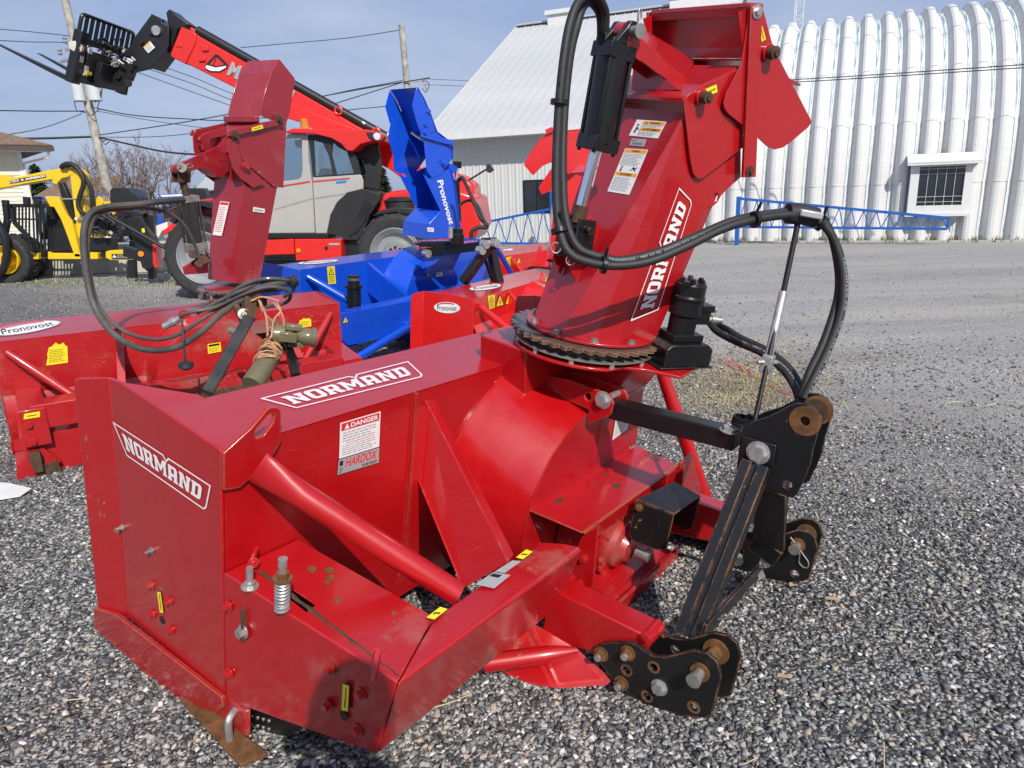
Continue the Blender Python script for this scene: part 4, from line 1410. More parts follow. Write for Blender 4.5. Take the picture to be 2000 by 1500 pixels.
# gearbox and its carrier
mb = MB()
gc = np.array((CX + .01, -.30, .17))
mb.lathe(gc, (0, -1, 0), [(0, .13), (.05, .13), (.052, .115), (.10, .11), (.105, .128), (.125, .128), (.13, .105), (.15, .10), (.155, .128), (.175, .128), (.18, .09), (.20, .085), (.21, .06), (.23, .05)], 30)
mb.box(gc + (-.16, -.25, -.16), gc + (.16, -.02, -.10))
for k in range(8):
    th = 2 * math.pi * k / 8 + .2
    mb.bolt(gc + (.118 * math.cos(th), -.175, .118 * math.sin(th)), (0, -1, 0), .009, .008)
mb.build('gearbox', RED_DUSTY, blower, ang=40)
mb = MB()
mb.box((.91, -.585, -.02), (WH - .91, -.30, .045))
mb.box((.91, -.60, -.05), (WH - .91, -.585, .07))
mb.build('gearbox_carrier', RED_DUSTY, blower, bevel=.003)
MB().cyl((CX + .01, -.55, .17), (CX + .01, -.60, .17), .02).build('input_shaft', STEEL, blower)
# black guard over the input shaft
zt = .385
A_, B_ = np.array(F.on('z', zt, 1242, 975)), np.array(F.on('z', zt, 1317, 1004))
C_, D_ = np.array(F.on('z', zt, 1369, 968)), np.array(F.on('z', zt, 1318, 940))
mb = MB()
mb.prism([A_, B_, C_, D_], (0, 0, -.006))
dn = .155
mb.prism([A_, B_, B_ + (0, 0, -dn + .02), B_ + (0, .03, -dn), A_ + (0, -.02, -dn), A_ + (0, 0, -dn + .02)], (.006, 0, 0))
mb.prism([D_, C_, C_ + (0, 0, -dn + .02), C_ + (0, .03, -dn), D_ + (0, -.02, -dn), D_ + (0, 0, -dn + .02)], (-.006, 0, 0))
mb.build('shaft_guard', BLACK_RUST, blower, bevel=.002)
MB().bolt(F.on('x', A_[0], 1249, 991), (-1, 0, 0), .010, .008).build('rusty_bolt', RUST, blower)
# lower hitch: rails, foot plates, plates, pins
hp = F.P('x', .73, [(1163, 1262), (1184, 1255), (1231, 1255), (1247, 1262), (1270, 1280), (1298, 1284), (1354, 1270), (1381, 1276), (1400, 1292), (1408, 1322), (1390, 1398), (1376, 1402), (1334, 1398), (1288, 1385), (1246, 1367), (1206, 1340), (1166, 1288)])
hx = [circle((0, *F.on('x', .73, x, y)[1:]), (0, 1, 0), (0, 0, 1), r, 14) for x, y, r in ((1224, 1309, .0115), (1277, 1303, .0115), (1264, 1360, .0115), (1355, 1381, .0135))]
pin = F.on('x', .73, 1368, 1312)
for side in (0, 1):
    xs_ = (.73, .838) if side == 0 else (WH - .73 - .012, WH - .838 - .012)
    for j, x_ in enumerate(xs_):
        dy = -.012 if j == 1 else 0
        mb = MB().plate([(x_, p[1] + dy, p[2]) for p in hp], [[(x_, p[1] + dy, p[2]) for p in h] for h in hx], (.012, 0, 0))
        hpo = mb.build('hitch_plate', BLACK_RUST, blower, bevel=.0015)
        if side == 0 and j == 0:
            for h in hx:
                c = np.mean(np.array(h), 0)
                ro, ri = circle((x_ - .0006, c[1], c[2]), (0, 1, 0), (0, 0, 1), .0185, 16), circle((x_ - .0006, c[1], c[2]), (0, 1, 0), (0, 0, 1), .0118, 16)
                MB().plate(ro, [ri], (-.0008, 0, 0)).build('rust_ring', RUST, hpo)
    xa, xb = min(xs_), max(xs_)
    mb = MB().cyl((xa - .045, pin[1], pin[2]), (xb + .02, pin[1], pin[2]), .0145, seg=18)
    mb.cyl((xa - .048, pin[1], pin[2]), (xa - .040, pin[1], pin[2]), .019, seg=18)
    mb.cyl((xa - .034, pin[1], pin[2]), (xa - .026, pin[1], pin[2]), .0165, seg=18)
    mb.build('hitch_pin', STEEL, blower)
    MB().cyl((xa + .012, pin[1], pin[2]), (xb, pin[1], pin[2]), .019, seg=18).cyl((xb - .006, pin[1], pin[2]), (xb, pin[1], pin[2]), .036, seg=18).cyl((xa - .006, pin[1], pin[2]), (xa, pin[1], pin[2]), .026, seg=18).build('pin_bushing', RUST, blower)
    if side == 0:
        for x, y in ((1175, 1277), (1227, 1275), (1214, 1334)):
            q = F.on('x', .73, x, y)
            MB().bolt(q, (-1, 0, 0), .0155, .016).build('rusty_nut', RUST, blower)
            MB().cyl((q[0] - .018, q[1], q[2]), (q[0] - .028, q[1], q[2]), .0095, seg=12).build('bolt_end', ZINC, blower)
        MB().bolt(F.on('x', .73, 1288, 1342), (-1, 0, 0), .0165, .014).build('hitch_bolt', ZINC, blower)
    xr = .745 if side == 0 else WH - .745 - .09
    rail = [(0, -.50, .235), (0, -.80, .255), (0, -.83, .235), (0, -.73, .12), (0, -.50, .065)]
    mb = MB().prism([(xr, y, z) for _, y, z in rail], (.09, 0, 0))
    mb.build('hitch_rail', RED, blower, bevel=.004)
    MB().cyl((xr, -.815, .236), (xr + .09, -.815, .236), .022).build('rail_end', RED, blower)
    sx = 1 if side == 0 else -1
    g = (lambda p: tuple(p)) if side == 0 else (lambda p: (WH - p[0], p[1], p[2]))
    ft = [F.on('x', .742, x, y) for x, y in ((1038, 1218), (1080, 1242), (1127, 1268), (1194, 1327), (1091, 1343))]
    ft = [F.on('x', .742, x, y) for x, y in ((1030, 1212), (1080, 1242), (1127, 1268), (1194, 1327))]
    gd = [F.l(WORLD.on('z', .012, x, y)) for x, y in ((1190, 1338), (1091, 1345), (1038, 1337), (964, 1305))]
    q = [ft[0], ft[1], ft[2], ft[3], gd[0], gd[1]]
    mb = MB()
    mb.prism([g(p) for p in (ft[0], ft[2], ft[3], gd[0], gd[1])], (sx * .004, .006, 0))
    mb.prism([g(p) for p in (ft[0], gd[1], gd[2], gd[3])], (sx * .004, .006, 0))
    mb.build('foot_plate', RED_DUSTY, blower, bevel=.001)
    u0_ = np.array(F.on('x', .55, 945, 1296)); u1_ = np.array(F.on('x', .735, 1128, 1270))
    P_ = [u0_ + (u1_ - u0_) * t for t in np.linspace(0, 1, 10)]
    MB().tube([g(p) for p in P_], [.027] * 6 + [.026, .022, .016, .010], 14).build('lower_brace', RED, blower)
# upper hitch head
uh = F.P('x', 1.15, [(1438, 920), (1446, 850), (1451, 832), (1463, 826), (1499, 815), (1535, 796), (1552, 788), (1572, 789), (1590, 798), (1602, 815), (1601, 832), (1588, 876), (1582, 908), (1570, 938), (1556, 966), (1548, 972), (1538, 971), (1499, 951)])
up_ = F.on('x', 1.15, 1573, 822)
uhole = circle((0, *F.on('x', 1.15, 1538, 947)[1:]), (0, 1, 0), (0, 0, 1), .0125, 14)
for j, x_ in enumerate((1.15, 1.278)):
    mb = MB().plate([(x_, p[1], p[2]) for p in uh], [circle((x_, up_[1], up_[2]), (0, 1, 0), (0, 0, 1), .0135, 14), [(x_, p[1], p[2]) for p in uhole]], (.012, 0, 0))
    hd = mb.build('hitch_head_plate', BLACK, blower, bevel=.0015)
    mb = MB()
    ring_o = circle((x_ - .0012, up_[1], up_[2]), (0, 1, 0), (0, 0, 1), .043, 24)
    mb.plate(ring_o, [circle((x_ - .0012, up_[1], up_[2]), (0, 1, 0), (0, 0, 1), .0135, 14)], (-.0015, 0, 0))
    mb.build('worn_ring', RUST, hd)
    MB().lathe((x_ + .012 if j == 0 else x_, up_[1], up_[2]), (1 if j == 0 else -1, 0, 0), [(0, .034), (.014, .034)], 22).build('bushing', RUST_DARK, hd)
pad = F.P('x', 1.148, [(1452, 850), (1518, 868), (1512, 912), (1444, 897)])
MB().prism(pad, (-.010, 0, 0)).build('head_pad', BLACK, blower, bevel=.003)
MB().bolt(F.on('x', 1.137, 1481, 884), (-1, 0, 0), .024, .016).build('head_bolt', ZINC, blower)
sp0 = np.array(F.on('x', 1.22, 1449, 832))
hx_ = [(sp0[0] + .03 * math.cos(a), sp0[1] + .03 * math.sin(a), sp0[2] + .004 * a / math.pi) for a in np.linspace(0, 2 * math.pi * 4, 70)]
MB().tube(hx_, .0045, 6).build('coil_spring', BLACK_CLEAN, blower)
q = np.array(F.on('x', 1.20, 1424, 836))
MB().bolt(q + (0, 0, -.01), (0, 0, 1), .019, .012).build('bar_bolt', ZINC, blower)
# slotted struts from the head down to the lower hitch
def strut(p0, p1, wd, name, mat):
    p0, p1 = np.array(p0), np.array(p1)
    d = (p1 - p0) / np.linalg.norm(p1 - p0)
    nx = np.array((-1.0, 0, 0)); nx -= d * nx.dot(d); nx /= np.linalg.norm(nx)
    sd = np.cross(d, nx)
    mb = MB()
    for s_ in (-1, 1):
        o_ = sd * s_ * (wd * .5 - wd * .19)
        a_, b = p0 + o_, p1 + o_
        mb.prism([a_ - sd * wd * .19, a_ + sd * wd * .19, a_ + sd * wd * .19 + nx * .011, a_ - sd * wd * .19 + nx * .011], b - a_)
    mb.prism([p0 - sd * wd * .5 - nx * .02, p0 + sd * wd * .5 - nx * .02, p0 + sd * wd * .5 - nx * .001, p0 - sd * wd * .5 - nx * .001], p1 - p0)
    for s_ in (-1, 1):
        o_ = sd * s_ * wd * .5
        mb.prism([p0 + o_ - nx * .045, p0 + o_, p0 + o_ * .9, p0 + o_ * .9 - nx * .045], p1 - p0)
    return mb.build(name, mat, blower, bevel=.0015)
s0 = np.array(F.on('x', 1.13, 1476, 905)); s1 = np.array(F.on('x', .86, 1342, 1244))
strut(s0, s1, .078, 'hitch_strut', BLACK_RUST)
strut((WH - s0[0], s0[1], s0[2]), (WH - s1[0], s1[1], s1[2]), .078, 'hitch_strut', BLACK_RUST)
m0 = np.array(F.on('x', 1.22, 1503, 955)); m1 = np.array(F.on('x', 1.42, 1503, 1062))
mb = MB().bar(m0, m1, .10, .012, (1, 0, 0))
mb.bar(m1, m1 + (.02, .02, -.07), .10, .012, (1, 0, 0))
mb.build('hanger_strap', BLACK_RUST, blower, bevel=.001)
c0 = np.array(F.on('x', .85, 1372, 1238)); c1 = np.array(F.on('x', 1.50, 1487, 1108))
mb = MB().bar(c0, c1, .012, .060)
mb.build('cross_strap', BLACK_RUST, blower, bevel=.001)
for t_ in (0, 1):
    q = np.array(F.on('x', 1.46, *((1492, 1098), (1480, 1120))[t_]))
    MB().bolt(q, (-.5, -.8, .2), .015, .015).build('strap_bolt', ZINC, blower)
q = np.array(F.on('x', 1.55, 1466, 1026))
MB().lathe(q, (0, 0, 1), [(-.02, .012), (0, .012), (.002, .018), (.02, .018), (.022, .012), (.06, .012), (.062, .016), (.075, .016)], 12).build('zinc_rod', ZINC, blower)
q = np.array(F.on('x', 1.52, 1437, 1091))
MB().bolt(q, (-.6, -.8, 0), .018, .02).build('rail_bolt', ZINC, blower)
# spring clips (hairpins) on the pins
def hairpin(p, ax, up3, s, parent, mat=STEEL):
    p, ax, up3 = map(lambda v: np.array(v, float), (p, ax, up3))
    pts = [p - ax * s * .5]
    pts += [p + ax * s * .4]
    pts += [p + ax * s * (.75 + .3 * math.sin(t)) + up3 * s * (.32 - .32 * math.cos(t)) for t in np.linspace(.2, math.pi * 1.15, 9)]
    pts += [p + ax * s * .3 + up3 * s * .15, p + ax * s * .05 + up3 * s * .32, p - ax * s * .3 + up3 * s * .18]
    return MB().tube(spline(pts, 4), .0028, 6).build('hairpin_clip', mat, parent)
pf = (WH - .85 - .05, pin[1], pin[2])
hairpin((WH - .86, pin[1], pin[2]), (.1, -.75, -.65), (0, .3, -.6), .075, blower)
hairpin((.90, pin[1] + .02, pin[2] + .06), (0, -.4, .3), (.3, 0, .6), .06, blower)
# skid shoe under the near end
sk0 = np.array(F.on('z', -.095, 365, 1388)); sk1 = np.array(F.on('z', -.085, 500, 1490))
F0 = WORLD
g0 = np.array(WORLD.on('z', .014, 352, 1372)); g1 = np.array(WORLD.on('z', .012, 385, 1368)); g2 = np.array(WORLD.on('z', .012, 524, 1478)); g3 = np.array(WORLD.on('z', .014, 470, 1500))
MB().prism([F.l(p) for p in (g0, g1, g2, g3)], F.R.T @ np.array((0, 0, .012))).build('skid_shoe', RUST, blower, bevel=.002)
mb = MB()
mb.prism([F.l(WORLD.on('z', .03, x, y)) for x, y in ((395, 1372), (455, 1370), (490, 1435), (478, 1438))], (0, .0, .085))
mb.build('skid_bracket', RED_DUSTY, blower, bevel=.003)
q0 = np.array(F.l(WORLD.on('z', .02, 449, 1448)))
MB().tube(spline([q0, q0 + (0, .005, .045), q0 + (.006, .01, .066), q0 + (.03, .02, .072)], 5), .0095, 10).build('u_bolt', ZINC, blower)
mb = MB()
kk = [np.array(F.on('x', .05, x, y)) for x, y in ((478, 1392), (482, 1380), (545, 1398), (592, 1418), (560, 1440), (488, 1424))]
mb.prism(kk, (.10, 0, 0))
kb = mb.build('skid_block', BLACK_CLEAN, blower, bevel=.003)
mb = MB()
for i in range(4):
    for j in range(2):
        q = F.on('x', .05, 492 + i * 11, 1399 + i * 3 + j * 16)
        mb.mark().cyl(q, (q[0] - .002, q[1], q[2]), .0055, seg=10)
mb.each('block_hole', ZINC, kb)
# bolts and slots on the near side panel
for x, y in ((240, 1030), (297, 1075)):
    q = F.on('x', -.001, x, y)
    MB().bolt(q, (-1, 0, 0), .0075, .006, stud=.011).build('panel_bolt', STEEL, blower)
for x, y in ((296, 1143), (331, 1174), (299, 1199), (335, 1230)):
    MB().bolt(F.on('x', -.001, x, y), (-1, 0, 0), .010, .010).build('red_bolt', RED, blower)
for x, y in ((251, 1237), (306, 1284)):
    q = np.array(F.on('x', -.0125, x, y))
    MB().prism([q + (0, .008 * math.cos(t), .020 * math.sin(t)) for t in np.linspace(0, 2 * math.pi, 14)[:-1]], (-.0015, 0, 0)).build('slot', STEEL, blower)
q = F.on('x', -.001, 317, 1211)
MB().cyl(q, (q[0] - .002, q[1], q[2]), .012, seg=14).build('drain_hole', BLACK_PRINT, blower)

# ---- turntable, motor
CF = F.sub((1.255, -.19, 0), rad(-22))               # the chute's own axes: x towards the throw, y away from the camera
mb = MB()
n = 120
out = []
for k in range(n):
    th = 2 * math.pi * k / n
    r = .264 if (k % 3) == 0 else (.242 if k % 3 == 1 else .258)
    out.append((1.255 + r * math.cos(th), -.19 + r * math.sin(th), .868))
mb.plate(out, [circle((1.255, -.19, .868), (1, 0, 0), (0, 1, 0), .15, 32)], (0, 0, .012))
mb.build('sprocket_ring', paint('sprocket_steel', (.085, .06, .045), .6, .3, .95, edge=2.4, rustc=(.26, .12, .04), er=.006), blower)
mb = MB()
mb.plate(circle((1.255, -.19, .836), (1, 0, 0), (0, 1, 0), .243, 48), [circle((1.255, -.19, .836), (1, 0, 0), (0, 1, 0), .20, 32)], (0, 0, .006))
mb.build('retaining_ring', STEEL, blower)
MB().plate(circle((1.255, -.19, .826), (1, 0, 0), (0, 1, 0), .222, 40), [circle((1.255, -.19, .826), (1, 0, 0), (0, 1, 0), .17, 30)], (0, 0, .044)).build('bearing_ring', BLACK_CLEAN, blower)
mb = MB()
for k in range(11):
    th = 2 * math.pi * k / 11 + .1
    p = np.array((1.255 + .232 * math.cos(th), -.19 + .232 * math.sin(th), .80))
    mb.mark().cyl(p + (0, 0, .018), p + (0, 0, .04), .009, seg=10)
mb.each('ring_bolt', ZINC, blower)
pts = [(1.255 + .245 * math.cos(th), -.19 + .245 * math.sin(th), .812) for th in np.linspace(.1, math.pi * 1.28, 26)]
pts += [F.on('z', .812, x, y) for x, y in ((1215, 722), (1262, 727), (1300, 735), (1327, 741), (1338, 737), (1391, 703), (1388, 699))]
mb = MB().prism(pts, (0, 0, .010))
mb.build('turntable_plate', RED_DUSTY, blower, bevel=.002)
# motor mount, hydraulic motor
mc = np.array(F.on('z', .83, 1330, 705))
mc = np.array((1.385, -.475, .822))
M2 = F.sub(mc, rad(-30))
mo = empty('motor', blower, Fr(Fr(np.eye(3), (0, 0, 0)).sub(mc, rad(-30)).R, mc))
mb = MB()
mb.box((-.115, -.085, .004), (.095, .055, .010))
mb.prism([(-.10, -.08, .01), (.085, -.08, .01), (.085, -.08, .068), (.065, -.08, .084), (-.08, -.08, .084), (-.10, -.08, .068)], (0, .13, 0))
mb.build('motor_mount', BLACK, mo, bevel=.004)
mb = MB()
mb.box((-.06, -.05, .085), (.06, .045, .108))
mb.lathe((0, 0, .105), (0, 0, 1), [(0, .046), (.06, .046), (.065, .054), (.068, .054), (.115, .054), (.117, .057), (.127, .057), (.129, .053), (.168, .053), (.170, .048), (.176, .048)], 26)
mb.box((.03, -.03, .14), (.085, .03, .185))
mb.box((.045, -.034, .185), (.095, .034, .205))
mb.build('motor_body', BLACK_CLEAN, mo, bevel=.003)
mb = MB()
for k in range(6):
    th = math.pi / 3 * k
    mb.mark().tube([(.037 * math.cos(th), .037 * math.sin(th), .279), (.037 * math.cos(th), .037 * math.sin(th), .291)], .0085, 6)
mb.each('motor_bolt', RUST_DARK, mo)
mb = MB()
mb.mark().lathe((.08, -.01, .155), (1, -.3, 0), [(0, .012), (.02, .012), (.021, .016), (.04, .016), (.041, .012), (.06, .012)], 12)
mb.mark().lathe((.08, .025, .175), (1, -.1, .1), [(0, .011), (.02, .011), (.021, .015), (.04, .015), (.041, .012), (.06, .012)], 12)
mb.each('hose_fitting', STEEL, mo)

# ---- the chute
ch = empty('chute', blower, Fr(Fr(np.eye(3), (0, 0, 0)).sub((1.255, -.19, 0), rad(-22)).R, (1.255, -.19, 0)))
CP = CF.P
RED_MUD = paint('red_enamel_muddy', (.38, .004, .008), .34, .6, .7, dust=.42)
mb = MB()
mb.plate(circle((.02, 0, .884), (1, 0, 0), (0, 1, 0), .225, 48), [circle((.02, 0, .884), (1, 0, 0), (0, 1, 0), .15, 30)], (0, 0, .010))
mb.build('chute_flange', RED_MUD, ch, bevel=.002)
mb = MB()
for k in range(10):
    th = 2 * math.pi * k / 10 + .35
    mb.mark().bolt((.02 + .208 * math.cos(th), .208 * math.sin(th), .894), (0, 0, 1), .010, .008)
mb.each('flange_bolt', STEEL, ch)
oc = [(-.165, -.085), (-.09, -.165), (-.01, -.19), (.145, -.19), (.22, -.09), (.22, .09), (.145, .19), (-.01, .19), (-.09, .165), (-.165, .085)]
zt = 1.60
tp = [(.078, -.188), (.080, -.189), (.082, -.19), (.30, -.19), (.36, -.18), (.36, .18), (.30, .19), (.082, .19), (.080, .189), (.078, .188)]
V = [(x, y, .893) for x, y in oc] + [(x, y, zt) for x, y in tp]
Fc = [(i, (i + 1) % 10, 10 + (i + 1) % 10, 10 + i) for i in range(10) if i not in (4,)]
mb = MB().add(V, Fc)
tube_o = mb.build('chute_tube', RED_MUD, ch, smooth=False, fix=True)
md = tube_o.modifiers.new('thick', 'SOLIDIFY'); md.thickness = .006; md.offset = -1
sidep = CP('y', -.19, [(1290, 600), (1306, 540), (1345, 470), (1374, 412), (1381, 405), (1392, 403), (1401, 396), (1408, 383), (1418, 372), (1447, 346), (1447, 262), (1400, 215), (1340, 215), (1325, 300), (1300, 420)])
for s_ in (-1, 1):
    mb = MB().plate([(p[0], s_ * .1905, p[2]) for p in sidep], [circle((CF.on('y', -.19, 1397, 386)[0], s_ * .1905, CF.on('y', -.19, 1397, 386)[2]), (1, 0, 0), (0, 0, 1), .0145, 16)], (0, s_ * -.006, 0))
    mb.build('chute_side', RED, ch, bevel=.0015)
# first deflector
d1 = CP('y', -.197, [(1333, 204), (1338, 188), (1354, 176), (1371, 166), (1402, 152), (1448, 130), (1448, 288), (1440, 294), (1372, 346), (1363, 349), (1356, 346), (1351, 338), (1345, 310)])
def1 = empty('deflector', ch)
for s_ in (-1, 1):
    mb = MB().prism([(p[0], s_ * .197, p[2]) for p in d1], (0, s_ * .007, 0))
    mb.build('deflector_plate', RED, def1, bevel=.0015)
sA = [CF.on('y', -.197, *q) for q in ((1334, 193), (1371, 166), (1448, 128))]
mb = MB()
P0, P1, P2 = [np.array((p[0], 0, p[2])) for p in sA]
mb.prism([P0 + (0, -.196, 0), P1 + (0, -.196, 0), P1 + (0, .196, 0), P0 + (0, .196, 0)], (0, 0, -.006))
mb.prism([P1 + (0, -.196, 0), P2 + (0, -.196, 0), P2 + (0, .196, 0), P1 + (0, .196, 0)], (.004, 0, -.006))
mb.prism([P0 + (-.004, -.203, .002), P0 + (.012, -.203, .008), P0 + (.012, .203, .008), P0 + (-.004, .203, .002)], (0, 0, -.012))
mb.build('deflector_sheet', RED, def1, bevel=.001)
# lever arm for the cylinder
y1 = -.075
q = [CF.on('y', y1, *p) for p in ((1233, 60), (1225, 95), (1246, 117), (1256, 122), (1330, 176), (1338, 156))]
top0 = np.array(CF.on('y', y1, 1233, 62)); top1 = np.array(CF.on('y', y1, 1336, 155))
mb = MB().prism(q, (0, .006, 0))
mb.prism([(p[0], .02, p[2]) for p in q], (0, -.006, 0))
mb.prism([top0 + (0, 0, 0), top1, np.array(CF.on('y', .05, 1385, 137)), np.array(CF.on('y', .05, 1231, 45))], (.004, 0, .004))
mb.build('lever_arm', RED, def1, bevel=.0015)
q = [CF.on('x', P0[0] + .03, *p) for p in ((1233, 174), (1237, 119), (1255, 123), (1330, 177))]
MB().prism(q, (.006, 0, 0)).build('lever_gusset', RED, def1, bevel=.0015)
def hinge_bolt(x, y, yy, parent, r=.017):
    p = np.array(CF.on('y', yy, x, y))
    MB().cyl(p, p + (0, -.012, 0), r * 1.35, seg=20).build('hinge_boss', RED, parent, bevel=.001)
    MB().lathe(p, (0, -1, 0), [(.012, r * .8), (.018, r * .8), (.019, r), (.036, r), (.037, r * .55), (.042, r * .5)], 6 if r > .03 else 16).build('hinge_nut', RUST_DARK, parent)
hinge_bolt(1367, 190, -.204, def1)
# second deflector with its bars
def2 = empty('outer_deflector', ch)
d2 = CP('y', -.213, [(1447, 122), (1416, 182), (1411, 200), (1413, 212), (1420, 222), (1455, 250), (1475, 266), (1497, 286), (1511, 292), (1527, 288), (1543, 277), (1576, 249), (1584, 238), (1508, 92), (1486, 10), (1463, 10)])
for s_ in (-1, 1):
    MB().prism([(p[0], s_ * .213, p[2]) for p in d2], (0, s_ * .005, 0)).build('flap_plate', RED, def2, bevel=.0015)
b_ = CP('y', -.219, [(1462, 9), (1486, 8), (1484, 34), (1472, 345), (1447, 346)])
for s_ in (-1, 1):
    mb = MB().prism([(p[0], s_ * .219, p[2]) for p in b_], (0, s_ * .010, 0))
    mb.build('pivot_bar', paint('red_enamel_bar', (.42, .0030, .0055), .36, .8, .6, edge=1.6), def2, bevel=.0015)
c4 = [np.array(CF.on('y', -.205, *p)) for p in ((1477, 20), (1472, 92), (1468, 114))]
mb = MB()
for a_, b in ((0, 1), (1, 2)):
    mb.prism([(c4[a_][0], -.21, c4[a_][2]), (c4[b][0], -.21, c4[b][2]), (c4[b][0], .21, c4[b][2]), (c4[a_][0], .21, c4[a_][2])], (.006, 0, .002))
mb.build('flap_back', RED, def2)
mb = MB().prism([(c4[0][0] - .045, -.212, c4[0][2] + .012), (c4[0][0] + .012, -.212, c4[0][2] + .020), (c4[0][0] + .012, .212, c4[0][2] + .020), (c4[0][0] - .045, .212, c4[0][2] + .012)], (0, 0, -.012))
mb.prism([(c4[0][0] - .045, -.212, c4[0][2] + .012), (c4[0][0] - .035, -.212, c4[0][2] - .02), (c4[0][0] - .035, .212, c4[0][2] - .02), (c4[0][0] - .045, .212, c4[0][2] + .012)], (.005, 0, 0))
mb.prism([(c4[2][0], -.21, c4[2][2]), (c4[2][0] + .24, -.21, c4[2][2] - .04), (c4[2][0] + .24, .21, c4[2][2] - .04), (c4[2][0], .21, c4[2][2])], (0, 0, -.006))
mb.build('flap_sheet', RED, def2, bevel=.0015)
for s_ in (-1, 1):
    wed = [np.array(CF.on('y', -.205, *p)) for p in ((1456, 18), (1440, 24), (1450, 118), (1456, 118))]
    MB().prism([(p[0], s_ * .205, p[2]) for p in wed], (0, s_ * .006, 0)).build('flap_gusset', RED, def2)
hinge_bolt(1497, 103, -.218, def2, .019)
p = np.array(CF.on('y', -.229, 1478, 23))
MB().cyl(p, p + (0, -.004, 0), .019, seg=18).bolt(p + (0, -.004, 0), (0, -1, 0), .011, .008, washer=False).build('pivot_bolt', ZINC, def2)
p = np.array(CF.on('y', -.229, 1464, 334))
MB().cyl(p, p + (0, -.004, 0), .016, seg=18).bolt(p + (0, -.004, 0), (0, -1, 0), .009, .008, washer=False).build('pivot_bolt', RUST_DARK, def2)
# hydraulic cylinder
cyl = empty('cylinder', ch)
yc = -.03
k0 = np.array(CF.on('y', yc, 1219, 62)); k1 = np.array(CF.on('y', yc, 1168, 280)); k2 = np.array(CF.on('y', yc, 1128, 435))
ax = (k1 - k0) / np.linalg.norm(k1 - k0)
ka = np.array(CF.on('y', yc, 1197, 108))
mb = MB().cyl(ka, k1, .049, seg=28)
sd_ = np.cross(ax, (0, 1, 0)); sd_ /= np.linalg.norm(sd_)
mb.bar(ka - ax * .03, ka + ax * .012, .096, .092, (0, 1, 0))
mb.bar(k1 - ax * .02, k1 + ax * .022, .096, .092, (0, 1, 0))
for a_ in (-1, 1):
    for b in (-1, 1):
        o_ = sd_ * a_ * .038 + np.array((0, b * .038, 0))
        mb.cyl(ka - ax * .04 + o_, k1 + ax * .03 + o_, .0065, seg=8)
mb.build('barrel', BLACK_CLEAN, cyl, bevel=.002)
mb = MB()
for b in (-.042, .020):
    mb.prism([ka - ax * .03 + sd_ * .032 + (0, b, 0), ka - ax * .03 - sd_ * .032 + (0, b, 0), k0 - sd_ * .024 - ax * .004 + (0, b, 0), k0 - ax * .026 - sd_ * .014 + (0, b, 0), k0 - ax * .028 + sd_ * .012 + (0, b, 0), k0 + sd_ * .026 + (0, b, 0)], (0, .022, 0))
mb.build('clevis', BLACK, cyl, bevel=.003)
mb = MB().cyl(k0 + (0, -.07, 0), k0 + (0, .06, 0), .015, seg=18).cyl(k0 + (0, -.075, 0), k0 + (0, -.068, 0), .020, seg=18)
mb.build('clevis_pin', STEEL, cyl)
MB().cyl(k0 + (0, -.018, 0), k0 + (0, .018, 0), .026, seg=20).build('pin_collar', RED, cyl)
hairpin(k0 + (0, -.06, 0), (-.15, 0, .9), (.3, 0, 0), .06, cyl)
hairpin(k0 + (0, .06, -.0), (-.6, .2, -.2), (0, 0, .5), .06, cyl)
MB().cyl(k1, k2 - (k2 - k1) * .12, .0185, seg=18).build('rod', CHROME, cyl)
mb = MB().cyl(k2 - (k2 - k1) * .22, k2, .0215, seg=16)
mb.build('rod_end', RUST_DARK, cyl)
mb = MB()
k3 = np.array(CF.on('y', yc, 1122, 505))
for b in (-.05, .035):
    mb.prism([k2 + (-.03, b, .02), k2 + (.035, b, .015), k3 + (.03, b, 0), k3 + (-.04, b, 0)], (0, .012, 0))
mb.cyl(k2 + (-.0, -.075, -.012), k2 + (0, .06, -.012), .011)
mb.build('rod_bracket', BLACK, cyl, bevel=.001)
mb = MB()
for x, y in ((1086, 484), (1115, 508)):
    c = np.array(CF.on('y', -.06, x, y))
    mb.mark().tube(circle(c, (.8, -.5, 0), (0, 0, 1), .016, 14) + [circle(c, (.8, -.5, 0), (0, 0, 1), .016, 14)[0]], .0026, 6)
mb.each('pull_ring', STEEL, cyl)
mb = MB()
for s_ in (-.05, .04):
    mb.mark().prism([(-.115, s_, 1.06), (-.03, s_, 1.22), (-.10, s_, 1.27), (-.155, s_, 1.12)], (0, .006, 0))
mb.each('cylinder_bracket', RED, ch, bevel=.001)
# support rod and hoses
yA = 1.98
E0 = WORLD.on('y', 1.98, 1474, 822); E1 = WORLD.on('y', 2.04, 1497, 715); E2 = WORLD.on('y', 2.1, 1530, 570); E3 = WORLD.on('y', 2.14, 1560, 428)
rod = empty('hose_support', blower)
MB().cyl(F.l(E0), F.l(E2), .0075, seg=10).build('support_rod', BLACK_CLEAN, rod)
MB().cyl(F.l(np.array(E1)), F.l(np.array(E2)), .0125, seg=12).build('rod_sleeve', ZINC, rod)
MB().cyl(F.l(E2), F.l(E3), .0085, seg=10).build('support_rod', BLACK_CLEAN, rod)
mb = MB()
e1 = F.l(np.array(E1))
mb.bar(e1 + (0, 0, -.02), e1 + (0, 0, .035), .03, .03)
mb.cyl(e1 + (-.03, .02, .012), e1 + (.03, -.02, .012), .007, seg=8)
mb.build('rod_clamp', ZINC, rod, bevel=.002)
def hose(pts, r, name='hose', mat=RUBBER, parent=blower, fr=F, n=9):
    P3 = [fr.l(WORLD.on('y', Y, x, y)) for x, y, Y in pts]
    sp_ = spline(P3, n)
    return MB().tube(sp_, r, 12).build(name, mat, parent), sp_
yh = 2.14
